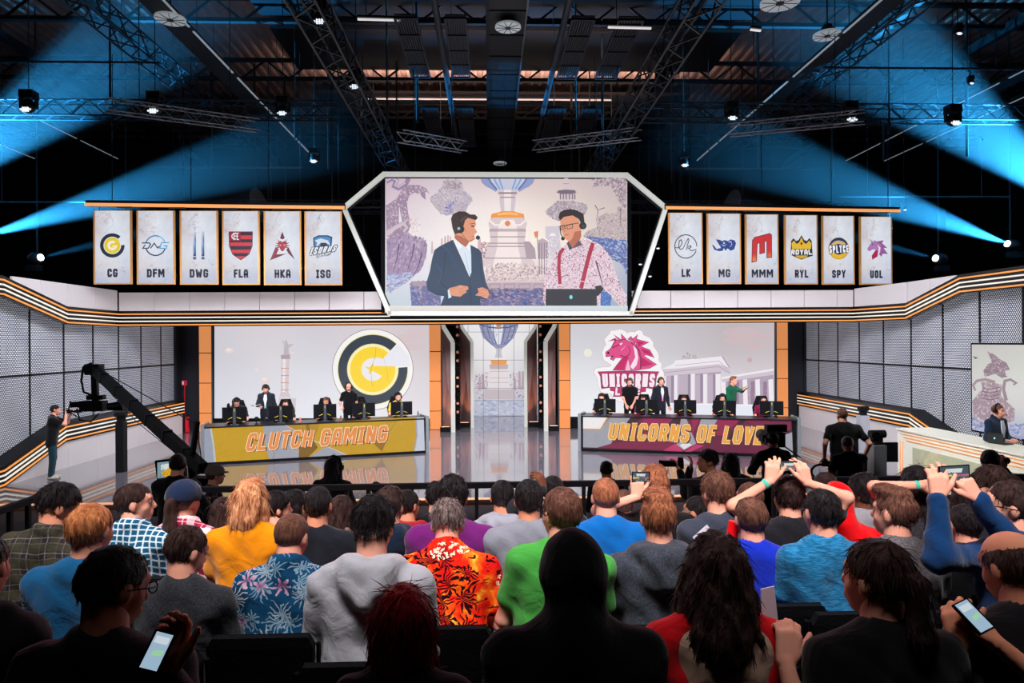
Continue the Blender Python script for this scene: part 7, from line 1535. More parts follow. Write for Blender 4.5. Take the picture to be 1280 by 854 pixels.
def make_chair():
    t = thing('chair', 'black conference chair', 'chair', (0, 0, 0), 0, 'black audience chairs')
    def pad(pts, d, nm):
        mb = MB(); mb.prism(pts, d); o = mb.build(nm, CHF, t); m = o.modifiers.new('round', 'BEVEL'); m.width = 0.015; m.segments = 2; return o
    pad([(-0.21, -0.18, 0.42), (0.21, -0.18, 0.42), (0.22, 0.22, 0.43), (-0.22, 0.22, 0.43)], (0, 0, 0.05), 'seat')
    pad([(-0.20, -0.22, 0.54), (0.20, -0.22, 0.54), (0.225, -0.27, 0.80), (0.20, -0.275, 0.845), (-0.20, -0.275, 0.845), (-0.225, -0.27, 0.80)], (0, -0.035, -0.005), 'backrest')
    for sx in (-1, 1):
        MB().tube([(sx * 0.235, -0.26, 0.8), (sx * 0.235, -0.2, 0.46), (sx * 0.24, -0.27, 0.02)], 0.012, 6).build('leg', CHM, t); MB().tube([(sx * 0.235, 0.18, 0.42), (sx * 0.24, 0.22, 0.02)], 0.012, 6).build('leg', CHM, t); MB().tube([(sx * 0.235, -0.2, 0.41), (sx * 0.235, 0.19, 0.41)], 0.012, 6).build('side_rail', CHM, t)
    return t
CH0 = make_chair(); NCH = [0]; DBG = []
def seated(row, label, chair, px, py, Y, **k):
    Y = Y * {'A': 1.13, 'B': 1.04, 'C': 1.03, 'D': 1.02}[row]; r, J = person(label, (px, py, Y), floor=FL[row], group=None, **k)
    c = Vector((r.location.x, r.location.y, FL[row])); DBG.append((label[:30], round(J['s'], 2), round(r.location.z - FL[row], 2)))
    lab = 'black chair under the ' + chair
    if NCH[0] == 0: CH0.location = c; CH0['label'] = lab
    else: dup(CH0, c, r.rotation_euler.z, lab)
    NCH[0] = 1; return r, J
def phone(label, p, rz, w=0.145, h=0.072, tilt=0.0, kind='stage', roll=0.0):
    t = thing('phone', label, 'phone', p); t.rotation_euler = (tilt, roll, rz)
    MB().box((0, 0.004, 0), (w, 0.008, h)).build('case', BLACKG, t); cv = Canvas((-w / 2 + 0.006, -0.0008, h / 2 - 0.004), (1, 0, 0), (0, 0, -1), free=True); cv.N = Vector((0, -1, 0)); cv.step = 0.0001; W = w - 0.012; H = h - 0.008
    if kind == 'stage':
        cv.poly([(0, 0), (W, 0), (W, H), (0, H)], (60, 76, 84)); cv.poly([(W * .2, H * .15), (W * .8, H * .15), (W * .75, H * .45), (W * .25, H * .45)], (206, 214, 214)); cv.poly([(0, H * .55), (W * .4, H * .55), (W * .4, H * .7), (0, H * .75)], (214, 190, 110)); cv.poly([(W * .55, H * .55), (W, H * .58), (W, H * .75), (W * .55, H * .7)], (170, 90, 110)); cv.scatter([(0, H * .4), (W, H * .4), (W, H), (0, H)], 16, 0.006, [(220, 220, 220), (40, 40, 50), (120, 130, 140)], seed=2)
    else: cv.poly([(0, 0), (W, 0), (W, H), (0, H)], (150, 176, 196)); cv.poly([(W * .1, H * .1), (W * .9, H * .1), (W * .9, H * .3), (W * .1, H * .3)], (196, 206, 214)); cv.poly([(W * .3, H * .5), (W * .9, H * .45), (W * .9, H * .6), (W * .3, H * .65)], (150, 200, 160))
    cv.build('display', SCREEN, t); return t
BLK = cloth('black', (20, 20, 23)); BLKS = cloth('soft_black', (34, 35, 40), knit=0.3)
# ------------------------------------------------------------------ nearest row
seated('A', 'person in glasses and dark jacket looking down at a phone, bottom left', 'person in glasses at the bottom left', 152, 681, 1.86, top=('jacket', BLKS), hair=('short', 'black'), skin='mid', look=-0.55, nod=0.30, q=2, build=1.05, extras=('glasses',),
       hands={'R': {'at': at(209, 842, 1.84), 'd': (0.1, 0.5, 0.75), 'n': (0.3, 0.6, -0.4), 'curl': 0.5}})
phone('phone with a bright screen held by the person in glasses at bottom left', at(196, 814, 1.80), 0.15, w=0.055, h=0.10, tilt=-0.75, kind='chat', roll=0.35)
seated('A', 'person with a dark red bob seen from behind, bottom centre', 'person with the dark red bob', 503, 733, 1.78, top=('tee', BLK), hair=('bob', 'crimson'), q=2, build=0.9, look=0.1)
seated('A', 'person in a black hood and black jacket, darkest figure at bottom centre', 'person in the black hood', 716, 664, 1.80, top=('hoodup', BLK), hair=('none', 'black'), q=2, build=1.1)
seated('A', 'person with long dark curly hair in a beige top with red sleeves', 'person in the beige top with red sleeves', 893, 671, 1.95, top=('raglan', (cloth('beige', (178, 146, 128)), cloth('scarlet', (196, 22, 30)))), hair=('curlylong', 'dark'), q=2)
seated('A', 'person with dark hair in a low ponytail and black top, looking left, bottom right', 'person with the low ponytail', 1100, 677, 1.82, top=('tee', BLK), hair=('ponytail', 'dark'), look=0.5, q=2, build=1.0, hands={'L': {'at': at(982, 828, 2.05), 'd': (0.3, 0.4, 0.8), 'n': (0, -1, 0.2), 'curl': 0.6}})
seated('A', 'balding person in a black top typing on a phone at the bottom right edge', 'balding person at the right edge', 1256, 661, 1.95, top=('tee', BLK), hair=('bald', 'dark'), skin='mid', look=0.22, nod=0.30, q=2, build=1.1,
       hands={'L': {'at': at(1200, 806, 2.02), 'd': (0.1, 0.35, 0.9), 'n': (-0.6, -0.7, 0.2), 'curl': 0.55}, 'R': {'at': at(1243, 802, 2.02), 'd': (-0.5, 0.3, 0.75), 'n': (0.5, -0.7, 0.3), 'curl': 0.55}})
phone('dark phone held upright by the balding person at the right edge', at(1217, 770, 1.98), 0.2, w=0.058, h=0.10, tilt=-0.9, kind='chat', roll=-0.3)
seated('A', 'person in a black hooded top cut off by the left edge of the picture', 'hooded person at the left edge', -28, 668, 2.1, top=('hoodie', BLK), hair=('short', 'black'), q=1)
# ------------------------------------------------------------------ third row
seated('B', 'person with short ginger hair in a blue sweater on the left', 'ginger person in the blue sweater', 112, 629, 3.08, top=('sweater', cloth('steel_blue', (26, 92, 140))), hair=('short', 'ginger'), look=-0.15, nod=0.05, q=2, build=1.05)
seated('B', 'young person with short dark hair in a charcoal jacket looking down to the right', 'young person in the charcoal jacket', 241, 657, 3.1, top=('jacket', cloth('charcoal_melange', (38, 40, 46), knit=0.6)), hair=('short', 'dark'), look=-0.6, nod=0.38, q=2)
seated('B', 'person with cropped brown hair in a navy shirt with leaf and flower print', 'person in the navy floral shirt', 367, 641, 3.3, top=('polo', floral_blue()), hair=('buzz', 'brown'), look=-0.2, nod=0.28, lean=0.22, q=2, build=1.08)
seated('B', 'person with curly black hair in a pale grey hooded top', 'person in the pale grey hooded top', 468, 623, 3.0, top=('hoodie', cloth('pale_grey', (176, 176, 186))), hair=('curly', 'black'), nod=0.22, look=-0.15, lean=0.15, q=2, build=1.05)
seated('B', 'person with grey brown hair in a bright red and orange palm print shirt', 'person in the red palm print shirt', 560, 627, 3.5, top=('polo', floral_red()), hair=('messy', 'greybrown'), nod=0.55, lean=0.40, q=2, build=1.12)
seated('B', 'person with brown hair and glasses in a green t-shirt, looking left', 'person in the green t-shirt', 703, 609, 3.15, top=('tee', cloth('green', (70, 158, 66))), hair=('short', 'brown'), look=0.5, q=2, extras=('glasses',), side_lean=0.10)
seated('B', 'person with auburn quiff in a dark grey hooded top', 'person in the dark grey hooded top', 823, 617, 3.2, top=('hoodie', cloth('dark_melange', (48, 52, 62), knit=0.6)), hair=('quiff', 'auburn'), q=2, build=1.05)
seated('B', 'person with short brown hair in a royal blue t-shirt', 'person in the royal blue t-shirt', 939, 621, 3.4, top=('tee', cloth('royal_blue', (22, 44, 172))), hair=('short', 'brown'), q=2)
seated('B', 'person with short black hair in a streaky teal t-shirt', 'person in the streaky teal t-shirt', 1028, 611, 3.3, top=('tee', cloth('teal_melange', (18, 88, 128), heather=1.0)), hair=('short', 'black'), q=2, look=0.08)
seated('B', 'person with swept brown hair in a speckled grey t-shirt, looking left', 'person in the speckled grey t-shirt', 1120, 612, 3.3, top=('tee', cloth('speckled_grey', (74, 70, 74), knit=1.0)), hair=('quiff', 'brown'), look=0.55, q=2, build=1.05)
DNV = cloth('deep_blue', (18, 52, 96))
seated('B', 'bearded person with glasses in a blue jacket filming with both arms raised, right edge', 'bearded person in the blue jacket', 1266, 600, 3.12, top=('jacket', DNV), hair=('short', 'dark'), look=1.05, q=2, extras=('glasses', 'beard'), build=1.0,
       hands={'L': {'at': at(1172, 622, 3.15), 'd': (0.15, 0.2, 1), 'n': (-0.3, -1, 0), 'curl': 0.35, 'pole': (-0.2, -0.3, -1)}, 'R': {'at': at(1222, 624, 3.15), 'd': (-0.5, 0.2, 0.85), 'n': (0.3, -1, 0), 'curl': 0.45, 'pole': (0.6, -0.2, -1)}})
phone('phone showing the stage held up by the bearded person on the right', at(1193, 592, 3.17), 0.0, w=0.15, h=0.075, roll=-0.05)
seated('B', 'person with black hair in black hooded top right of the speckled grey t-shirt', 'person in the black hooded top right of the speckled grey t-shirt', 1207, 630, 3.45, top=('hoodie', BLK), hair=('short', 'black'), q=1)
# ------------------------------------------------------------------ second row
seated('C', 'person with tousled black hair in a dark green and brown checked shirt', 'person in the dark checked shirt', 80, 606, 4.0, top=('collar', plaid('dark', (44, 40, 42), [(0.5, 0.26, (62, 60, 48), 0.6), (0.1, 0.035, (120, 112, 110), 0.6), (0.75, 0.03, (96, 88, 88), 0.5)], 0.085)), hair=('messy', 'black'), look=-0.75, nod=0.35, q=2, build=1.1, skin='mid', side_lean=0.12)
seated('C', 'person with dark hair in a pale blue checked shirt, looking right', 'person in the pale blue checked shirt', 166, 604, 4.2, top=('collar', plaid('sky', (30, 84, 118), [(0.5, 0.12, (200, 220, 230), 0.9), (0.0, 0.05, (16, 44, 70), 0.6)], 0.036)), hair=('short', 'dark'), look=-1.15, q=2)
seated('C', 'person in a navy cap with long brown hair and a red checked shirt', 'person in the navy cap', 229, 603, 4.3, top=('flannel', plaid('red', (170, 36, 66), [(0.30, 0.17, (226, 206, 214), 0.75), (0.62, 0.05, (40, 40, 66), 0.6), (0.9, 0.03, (240, 230, 230), 0.6)], 0.095)), hair=('pony', 'dark'), look=-0.25, q=2, extras=(('cap', cloth('navy_cap', (28, 40, 66))),), build=0.95)
seated('C', 'person with wavy strawberry blond hair in a mustard t-shirt', 'person in the mustard t-shirt', 313, 600, 4.1, top=('tee', cloth('mustard', (222, 132, 14))), hair=('wavy', 'strawberry'), q=2, look=-0.2)
seated('C', 'person with short black hair in a black jacket behind the floral shirt', 'person in the black jacket behind the floral shirt', 397, 608, 4.15, top=('jacket', cloth('black_shell', (26, 28, 36), rough=0.5)), hair=('short', 'black'), q=1, skin='mid', look=-0.1)
seated('C', 'person with dark auburn hair in a navy hooded top', 'person in the navy hooded top', 487, 610, 4.2, top=('hoodie', cloth('navy', (20, 34, 52))), hair=('messy', 'dark'), q=1, look=-0.3)
seated('C', 'person with thick black hair and beard in a purple t-shirt', 'person in the purple t-shirt', 565, 597, 4.05, top=('tee', cloth('purple', (98, 28, 98))), hair=('curly', 'black'), q=2, skin='tan', extras=('beard',), build=1.1)
seated('C', 'person with sleek black hair in a mid grey sweater', 'person in the mid grey sweater', 661, 599, 4.0, top=('sweater', cloth('mid_grey', (122, 124, 136))), hair=('short', 'black'), q=2, skin='mid', build=1.08)
seated('C', 'person with cropped reddish brown hair in a bright blue t-shirt', 'person in the bright blue t-shirt', 757, 597, 4.1, top=('tee', cloth('bright_blue', (14, 92, 166))), hair=('buzz', 'auburn'), q=2, build=1.08)
seated('C', 'person with auburn quiff in black t-shirt holding up a lit phone', 'person in the black t-shirt left of the grey jacket', 820, 587, 4.35, top=('tee', BLK), hair=('quiff', 'auburn'), q=2, hands={'L': {'at': at(795, 622, 4.35), 'd': (0.1, 0.1, 1), 'n': (-0.2, -1, 0), 'curl': 0.35, 'pole': (-1, 0, -0.6)}})
phone('lit phone held up by the person with the auburn quiff in the second row', at(801, 596, 4.35), 0.0, w=0.115, h=0.062, roll=0.02)
seated('C', 'person with tousled brown hair in a slate grey jacket', 'person in the slate grey jacket', 897, 591, 4.1, top=('jacket', cloth('slate', (56, 60, 74))), hair=('messy', 'brown'), q=2, look=0.25)
GRN = mat('mint_band', (70, 190, 170), 0.5)
seated('C', 'person with curly dark hair raising a phone with both hands, mint wristband', 'person raising a phone with both hands', 986, 598, 4.1, top=('tee', cloth('black_print', (24, 24, 30), knit=0.2)), hair=('curly', 'dark'), q=2, extras=(('band', 0, GRN),),
       hands={'L': {'at': at(962, 602, 4.1), 'd': (0.25, 0.1, 1), 'n': (-0.2, -1, 0), 'curl': [0.35, 0.45, 0.6, 0.7], 'pole': (-1, 0.1, -0.5)}, 'R': {'at': at(1009, 604, 4.1), 'd': (-0.25, 0.1, 1), 'n': (0.2, -1, 0), 'curl': [0.35, 0.45, 0.6, 0.7], 'pole': (1, 0.1, -0.7)}})
phone('phone held high in both hands by the person with curly dark hair', at(986, 583, 4.12), 0.0, w=0.115, h=0.062)
seated('C', 'person with a bright red hood leaning forward', 'person with the bright red hood', 1046, 603, 4.3, top=('hoodup', cloth('bright_red', (220, 14, 22))), hair=('none', 'dark'), q=1, build=1.25, lean=0.3, side_lean=0.15)
seated('C', 'person with curly black hair in a light grey t-shirt, looking left', 'person in the light grey t-shirt', 1079, 596, 4.55, top=('tee', cloth('light_grey', (150, 148, 156))), hair=('afro', 'black'), q=1, look=0.8, skin='dark')
seated('C', 'person with sleek black hair and a bare arm laid over the head', 'person with an arm bent over the head', 1146, 583, 4.25, top=('tee', cloth('dark_figured', (40, 36, 42), knit=0.8)), hair=('long', 'black'), q=2, extras=(('band', 0, GRN),),
       hands={'L': {'at': at(1152, 607, 4.2), 'd': (1, 0.1, -0.05), 'n': (0, -1, 0.1), 'curl': 0.12, 'pole': (-1, 0.1, 0.35)}})
seated('C', 'person with dark brown hair behind the filming arms at the right', 'person with dark brown hair at the right', 1240, 584, 4.0, top=('jacket', BLKS), hair=('messy', 'dark'), q=1, look=0.4)
# ------------------------------------------------------------------ first row, partly hidden
seated('D', 'person with shoulder length brown hair half hidden left of the mustard t-shirt', 'person left of the mustard t-shirt in the first row', 279, 622, 4.9, top=('tee', BLK), hair=('long', 'dark'), q=1)
seated('D', 'person with dark curls looking right, in the gap right of the mustard t-shirt', 'person with dark curls in the first row', 344, 616, 4.8, top=('jacket', BLK), hair=('curly', 'black'), q=1, look=-1.0)
seated('D', 'person with long black hair turned right, next to the black jacket', 'person with long black hair in the first row', 368, 613, 5.0, top=('tee', BLK), hair=('long', 'black'), q=1, look=-1.1)
seated('D', 'person with long dark brown hair right of the black jacket', 'person with long dark brown hair in the first row', 426, 620, 4.9, top=('tee', cloth('dusty_rose', (130, 96, 92))), hair=('long', 'dark'), q=1, look=-0.5)
seated('D', 'person with short black hair and glasses in a dark red top', 'person in the dark red top', 508, 612, 4.85, top=('hoodie', cloth('dark_red', (150, 20, 30))), hair=('short', 'black'), q=1, look=-0.6, extras=('glasses',), skin='mid')
seated('D', 'person with untidy black hair in black, in front of the purple t-shirt', 'person in front of the purple t-shirt', 546, 604, 5.0, top=('tee', BLK), hair=('messy', 'black'), q=1)
seated('D', 'person with short black hair in a two tone grey and black hooded top', 'person in the two tone hooded top', 628, 600, 4.75, top=('hoodie', cloth('silver_grey', (150, 150, 164))), hair=('short', 'black'), q=1, skin='mid')
seated('D', 'person with black hair in a dark jacket filming over the railing', 'person filming over the railing', 691, 594, 4.95, top=('jacket', BLKS), hair=('buzz', 'black'), q=1, skin='dark', hands={'L': {'at': at(680, 612, 4.9), 'd': (-0.3, 0.2, 0.9), 'curl': 0.5, 'pole': (-1, 0, -1)}})
phone('small phone filming over the railing, left of the buzz cut head', at(670, 598, 4.95), 0.3, w=0.08, h=0.05)
seated('D', 'person with brown hair in a white t-shirt right of the bright blue t-shirt', 'person in the white t-shirt', 779, 612, 4.95, top=('tee', cloth('white', (190, 184, 190))), hair=('short', 'brown'), q=1)
seated('D', 'bearded person with black hair in a grey blue top, looking left', 'bearded person in the grey blue top', 872, 620, 4.7, top=('sweater', cloth('grey_blue', (110, 124, 146))), hair=('short', 'black'), q=1, look=0.9, extras=('beard',), skin='mid')
seated('D', 'person with brown hair in black between slate jacket and raised phone', 'person between the slate jacket and the raised phone', 938, 603, 4.8, top=('tee', BLK), hair=('short', 'brown'), q=1, look=0.5)
seated('D', 'person with dark brown hair behind the bright red hood', 'person behind the bright red hood', 1032, 590, 5.0, top=('jacket', BLK), hair=('short', 'dark'), q=1)
seated('D', 'person with black hair in front of the filming arms at the right', 'person with black hair at the right of the first row', 1206, 600, 4.8, top=('jacket', BLK), hair=('long', 'dark'), q=1)
seated('D', 'person with short brown hair at the far right of the first row', 'person at the far right of the first row', 1262, 592, 4.9, top=('jacket', BLK), hair=('short', 'dark'), q=1)
# sheets and coats near the seats
PAPER = mat('white_paper', (214, 210, 222), 0.7)
for lab, q4, Y in (('white paper folded to a point in front of the slate grey jacket', [(866, 672), (884, 656), (892, 668), (874, 684)], 3.7), ('white sheet of card held beside the curly hair', [(951, 737), (968, 733), (974, 790), (953, 784)], 2.3)):
    P = [at(x, y, Y) for x, y in q4]; t = thing('paper_sheet', lab, 'paper', P[0]); mb = MB(); mb.prism([p - P[0] for p in P], (0, 0.004, 0)); mb.build('sheet', PAPER, t)
P = [at(x, y, 3.55) for x, y in [(905, 682), (916, 650), (921, 655), (918, 690)]]; t = thing('inflatable_stick', 'bright red stick standing left of the royal blue t-shirt', 'stick', P[0]); MB().tube([at(910, 700, 3.6) - P[0], at(918, 652, 3.6) - P[0]], 0.03, 10).build('tube', mat('glossy_red', (230, 14, 24), 0.3), t)
P0 = at(590, 640, 4.6)
# ------------------------------------------------------------------ crew on the hall floor, dark against the stage
FLOORZ = -0.12
def stand(label, px, py, Y, floor=FLOORZ, **k):
    r, J = person(label, (px, py, Y), sit=False, floor=floor, **k); DBG.append((label[:30], round(J['s'], 2), round(r.location.z - floor, 2))); return r, J
stand('crew member in black at the crane monitor', 222, 567, 8.35, top=('sweater', BLK), hair=('short', 'black'), q=1, hands={'L': (-0.12, 0.3, 0.25), 'R': (0.2, 0.3, 0.25)}, look=0.2)
stand('crew member in a pale cap beside the crane, turned right', 268, 582, 9.0, top=('jacket', BLK), hair=('short', 'brown'), q=1, face=-0.9, extras=(('cap', cloth('khaki_cap', (120, 112, 104))),))
stand('crew member with black hair silhouetted before the mustard desk reflection', 417, 571, 9.0, top=('jacket', BLK), hair=('long', 'black'), q=1, face=-0.3, extras=('headset',))
stand('crew member half hidden by the railing right of centre left', 470, 602, 9.6, top=('sweater', BLK), hair=('short', 'black'), q=1, size=0.9)
stand('crew member in black standing before the right desk, left end', 758, 576, 9.2, top=('sweater', BLK), hair=('short', 'black'), q=1, skin='tan')
r, J = stand('photographer in black aiming a long lens to the left', 887, 563, 8.2, top=('jacket', BLK), hair=('messy', 'black'), q=1, face=1.35, nod=-0.05, skin='mid', hands={'L': (-0.05, 0.32, 0.60), 'R': (0.06, 0.20, 0.60)})
def still_cam(label, p, rz, L=0.18):
    t = thing('photo_camera', label, 'camera', p, rz); MB().box((0, 0, 0), (0.14, 0.07, 0.10)).box((0, 0, 0.06), (0.06, 0.06, 0.04)).build('camera_body', BLACK, t); MB().cyl((0, 0.03, 0), (0, L, 0), 0.035, 0.042, 14).build('lens', BLACKG, t); return t
still_cam('black camera with long lens held by the photographer before the maroon desk', J['sp'](0.0, 0.30, 0.66), 1.35, 0.26)
stand('crew member with long black hair beside the photographer', 913, 566, 8.9, top=('jacket', BLK), hair=('long', 'black'), q=1)
r, J = stand('camera operator in black behind a broadcast camera before the maroon desk', 966, 540, 11.0, top=('jacket', BLK), hair=('short', 'black'), q=1, hands={'L': (-0.18, 0.3, 0.36), 'R': (0.18, 0.3, 0.36)}, extras=('headset',))
p = at(966, 548, 11.5); t = thing('broadcast_camera', 'black broadcast camera on a tripod before the right end of the maroon desk', 'camera', (p.x, p.y, -0.12)); z = p.z + 0.12
MB().box((0, 0, z), (0.22, 0.5, 0.24)).box((0, -0.12, z + 0.19), (0.34, 0.12, 0.12)).box((-0.2, -0.1, z + 0.02), (0.1, 0.16, 0.12)).build('camera_body', BLACK, t); MB().cyl((0, 0.25, z), (0, 0.5, z), 0.08, 0.1, 14).build('lens', BLACKG, t); MB().tube([(-0.1, -0.2, z - 0.1), (-0.25, -0.5, z - 0.25)], 0.012, 6).tube([(0.1, -0.2, z - 0.1), (0.25, -0.5, z - 0.25)], 0.012, 6).build('pan_handle', BLACK, t)
MB().cyl((0, 0, 0.6), (0, 0, z - 0.12), 0.06, 0.06, 12).build('column', BLACK, t)
for k in range(3): g = 2 * math.pi * k / 3; MB().tube([(0, 0, 0.8), (0.55 * math.cos(g), 0.55 * math.sin(g), 0.02)], 0.03, 8).build('leg', BLACK, t)
r, J = stand('broad crew member in a black t-shirt with cameras hanging at both sides', 1053, 510, 12.2, floor=0.10, top=('tee', BLK), hair=('buzz', 'brown'), q=1, build=1.22, hands={'L': (-0.33, 0.0, 0.0), 'R': (0.33, 0.02, 0.0)}, trousers=DENIM)
t = thing('riser', 'low black platform under the broad crew member', 'platform', (r.location.x, r.location.y, -0.12)); MB().box((0, 0.05, 0.11), (1.0, 0.8, 0.22)).build('deck', BLACK, t)
still_cam('black camera hanging at the right side of the broad crew member', J['wr'][1] + Vector((-0.05, -0.05, -0.12)), 0.4, 0.22); still_cam('black camera hanging at the left side of the broad crew member', J['wr'][0] + Vector((0.0, -0.05, -0.1)), -0.4, 0.16)
stand('crew member in a black t-shirt bending over a cable coil', 1058, 545, 10.9, top=('tee', BLK), hair=('buzz', 'brown'), q=1, build=1.1, nod=0.3, hands={'L': (-0.42, 0.16, 0.10)}); 
mb = MB(); c = at(1028, 592, 10.8); mb.tube([c + Vector((0.18 * math.cos(a), 0.03 * math.sin(a), 0.12 * math.sin(a) + 0.02)) - c for a in np.linspace(0.2, 5.6, 16)], 0.02, 6); o = mb.build('cable_coil', BLACK); o.location = c; tag(o, 'black cable loop in the hand of the bending crew member', 'cable')
r, J = stand('photographer silhouetted before the white commentary desk', 1238, 562, 7.6, top=('jacket', BLK), hair=('short', 'black'), q=1, face=-0.9, hands={'L': (-0.05, 0.30, 0.60), 'R': (0.06, 0.22, 0.60)})
still_cam('small black camera held before the white commentary desk', J['sp'](0.0, 0.30, 0.66), -1.2, 0.14)
r, J = stand('camera operator in dark t-shirt and jeans standing by the left striped wall', 69, 506, 17.1, floor=0.0, top=('tee', BLK), hair=('short', 'black'), q=1, face=-1.15, trousers=cloth('teal_jeans', (26, 60, 70)), shoe=SHOEW, nod=0.05, build=1.05, hands={'L': (-0.05, 0.32, 0.58), 'R': (0.06, 0.24, 0.58)})
still_cam('black camera held to the eye by the operator at the left wall', J['sp'](0.0, 0.27, 0.64), -1.3, 0.3)
# ------------------------------------------------------------------ commentator at the white desk
r, J = person('commentator in a navy suit and white shirt at the white desk', (1247, 505, 13.7), sit=False, floor=0.0, face=math.pi + 0.35, top=('suit', cloth('navy_suit', (24, 42, 66))), hair=('short', 'brown'), q=1, look=0.1, extras=('headset', ('front', mat('white_shirt', (214, 222, 230), 0.6))), hands={'L': (-0.10, 0.24, 0.18), 'R': (0.12, 0.24, 0.18)}, build=1.05); DBG.append(('caster', J['s'], r.location.z))
# ------------------------------------------------------------------ players and coaches behind the desks
YEL = cloth('black_yellow', (44, 42, 34)); YSH = cloth('yellow_panel', (206, 186, 30)); MAR = cloth('crimson_jersey', (120, 20, 60)); GRJ = cloth('grey_jersey', (56, 52, 64))
def gchair(label, p, rz, col):
    t = thing('gaming_chair', label, 'chair', p, rz, 'players high backed chairs'); mb = MB(); mb.prism([(-0.24, -0.24, 0.42), (0.24, -0.24, 0.42), (0.25, 0.24, 0.42), (-0.25, 0.24, 0.42)], (0, 0, 0.1)); mb.build('seat', BLACK, t)
    mb = MB(); mb.prism([(-0.22, -0.26, 0.5), (0.22, -0.26, 0.5), (0.27, -0.34, 0.95), (0.18, -0.38, 1.18), (0.14, -0.40, 1.30), (-0.14, -0.40, 1.30), (-0.18, -0.38, 1.18), (-0.27, -0.34, 0.95)], (0, -0.08, 0.01)); mb.build('backrest', BLACK, t); MB().cyl((0, 0, 0.06), (0, 0, 0.42), 0.03, 0.03, 10).build('gas_column', DSTEEL, t)
    for k in range(5): g = 2 * math.pi * k / 5; MB().tube([(0, 0, 0.08), (0.3 * math.cos(g), 0.3 * math.sin(g), 0.04)], 0.02, 6).build('foot', BLACK, t)
PL = [(DL, 295.5, 498, 0.36, 'short', 'black', YEL, 'bowed player in black and yellow behind first mustard desk monitor', 0.7), (DL, 357, 500, 0, 'short', 'dark', YEL, 'player in black and yellow behind the second monitor of the mustard desk', 0.2), (DL, 407.5, 497, 0, 'short', 'brown', BLKS, 'player with headset behind the third monitor of the mustard desk', 0.2), (DL, 452, 500, 0, 'short', 'black', BLKS, 'player leaning low behind the fourth monitor of the mustard desk', 0.6), (DL, 497.5, 491, 0, 'short', 'black', YSH, 'bearded player with yellow shirt behind the fifth monitor of the mustard desk', 0.1),
      (DR, 752, 492, 0, 'short', 'dark', GRJ, 'player in dark grey jersey behind the first monitor of the maroon desk', 0.3), (DR, 804, 495, 0, 'short', 'brown', MAR, 'player in crimson jersey behind the second monitor of the maroon desk', 0.3), (DR, 855, 494, 0, 'short', 'dark', MAR, 'player in crimson jersey behind the third monitor of the maroon desk', 0.3), (DR, 903, 492.5, 0, 'curly', 'black', GRJ, 'player in dark jersey behind the fourth monitor of the maroon desk', 0.2), (DR, 954.5, 495.5, 0, 'short', 'black', MAR, 'player in grey and crimson jersey behind the fifth monitor of the maroon desk', 0.05)]
NG = [0]
for D, px, py, _, st, hc_, cm, lab, nod in PL:
    lab = lab.replace('behind the', 'at the'); p = desk_pt(D, px, 1.12, 0); u = D[2]; fz = math.atan2(u.y, u.x) + math.pi
    r, J = person(lab, (px, py, p.y), floor=0.28, sit=True, face=fz, top=('tee' if cm is not BLKS else 'polo', cm), hair=(st, hc_), q=0, nod=nod, lean=0.15 + nod * 0.2, extras=('headset',) + (('beard',) if 'bearded' in lab else ()), skin='fair' if cm is not BLKS else 'mid',
           hands={'L': (-0.16, 0.38, 0.24), 'R': (0.16, 0.38, 0.24)}); DBG.append((lab[:30], round(J['s'], 2), round(r.location.z, 2)))
    gchair(f'black high backed chair facing the {["first", "second", "third", "fourth", "fifth"][NG[0] % 5]} monitor of the {"mustard" if NG[0] < 5 else "maroon"} desk', (r.location.x, r.location.y, 0.28), fz, None); NG[0] += 1
def coach(label, px, py, D, back, **k):
    p = desk_pt(D, px, back, 0); u = D[2]; fz = math.atan2(u.y, u.x) + math.pi
    r, J = person(label, (px, py, p.y), floor=0.28, sit=False, face=fz + k.pop('turn', 0), q=0, **k); DBG.append((label[:30], round(J['s'], 2), round(r.location.z, 2))); return r, J
WSH = mat('white_shirt', (214, 222, 230), 0.6)
r, J = coach('coach in a dark suit with pale green tie reading notes behind the mustard desk', 332, 481, DL, 1.75, top=('suit', cloth('dark_suit', (36, 40, 50))), hair=('fringe', 'dark'), extras=('headset', ('front', WSH), ('tie', mat('green_tie', (120, 170, 150), 0.6))), hands={'R': (0.12, 0.34, 0.20), 'L': 'side'}, turn=-0.2, nod=0.25)
t = thing('notebook', 'small open notebook in the hand of the suited coach', 'notebook', J['wr'][1] + Vector((-0.06, -0.1, 0.04))); MB().box((-0.06, 0, 0), (0.12, 0.16, 0.008), rot=Matrix.Rotation(0.2, 3, 'Y')).box((0.06, 0, 0), (0.12, 0.16, 0.008), rot=Matrix.Rotation(-0.2, 3, 'Y')).build('pages', PAPER, t); MB().box((0, 0, -0.02), (0.25, 0.17, 0.006)).build('cover', BLACK, t)
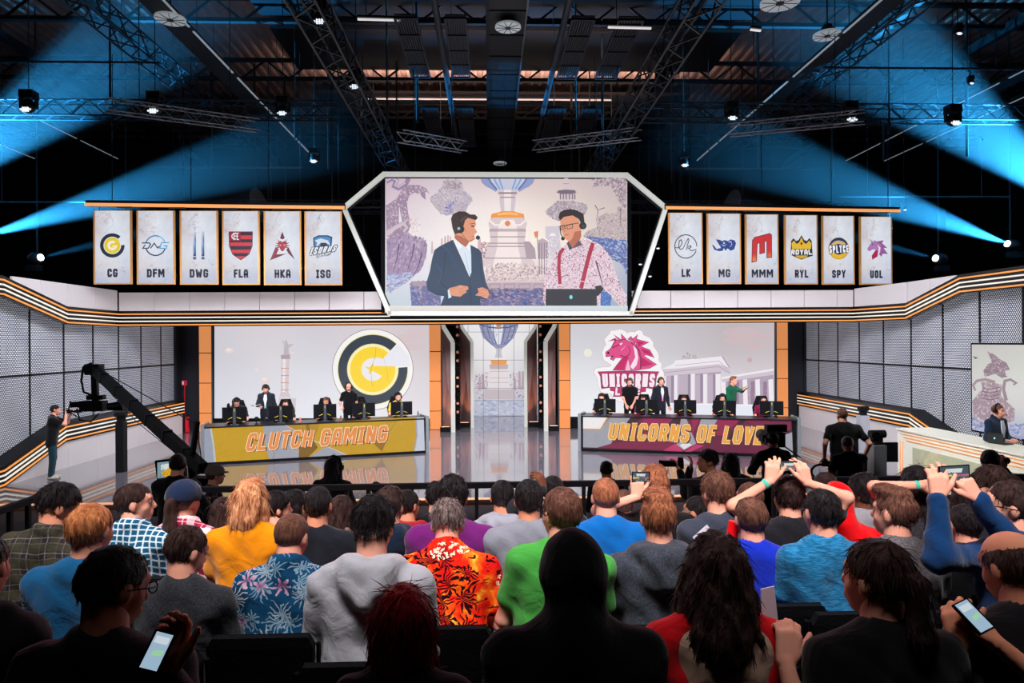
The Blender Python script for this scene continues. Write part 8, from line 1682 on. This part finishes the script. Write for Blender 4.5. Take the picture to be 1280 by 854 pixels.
coach('bald coach in a black polo shirt behind the mustard desk', 436, 479, DL, 1.6, top=('polo', BLK), hair=('none', 'dark'), extras=('headset',), hands={'R': (0.2, 0.22, 0.10), 'L': 'side'}, turn=-0.25)
coach('coach in a black polo shirt looking down, left behind the maroon desk', 787, 473, DR, 1.6, top=('polo', BLK), hair=('short', 'brown'), extras=('headset', 'beard'), hands={'L': (-0.10, 0.26, 0.02), 'R': (0.10, 0.26, 0.02)}, nod=0.15)
coach('coach in a dark suit with pink tie standing behind the maroon desk', 826, 472, DR, 1.75, top=('suit', cloth('dark_suit2', (34, 36, 46))), hair=('short', 'brown'), extras=('headset', ('front', WSH), ('tie', mat('pink_tie', (196, 80, 130), 0.6))), hands={'L': 'side', 'R': 'side'}, turn=0.5)
coach('person in green sweater and wine red trousers pointing right, maroon desk', 916, 471, DR, 1.75, top=('sweater', cloth('bottle_green', (20, 96, 66))), hair=('quiff', 'auburn'), trousers=cloth('wine', (104, 24, 50)), hands={'L': {'at': at(934, 484, 20.6), 'd': (0.8, -0.4, -0.3), 'curl': 0.3, 'pole': (0, 0, -1)}, 'R': 'side'}, turn=1.0)
print('DBG'); [print('  ', d) for d in DBG]
if 0:
    pass
# ------------------------------------------------------------------ give every thing its own base point
def kids(o): return [c for c in C.objects if c.parent == o]
def rebase(root):
    ms = kids(root); allm = ms + [g for c in ms for g in kids(c)]; allm = [o for o in allm if o.type == 'MESH' and len(o.data.vertices)]
    if not allm or any(o.location.length > 0 or o.rotation_euler.x or o.rotation_euler.y or o.rotation_euler.z or o.data.users > 1 for o in allm): return
    cs = []
    for o in allm: co = np.empty(len(o.data.vertices) * 3); o.data.vertices.foreach_get('co', co); cs.append(co.reshape(-1, 3))
    al = np.vstack(cs); lo = al.min(0); hi = al.max(0); base = np.array([(lo[0] + hi[0]) / 2, (lo[1] + hi[1]) / 2, lo[2]])
    for o, co in zip(allm, cs): o.data.vertices.foreach_set('co', (co - base).ravel()); o.data.update()
    root.location = base
byp = {}
for o in list(C.objects):
    if o.type == 'EMPTY' and o.parent is None and o.get('category') and o.location.length == 0 and o.rotation_euler.z == 0: rebase(o)
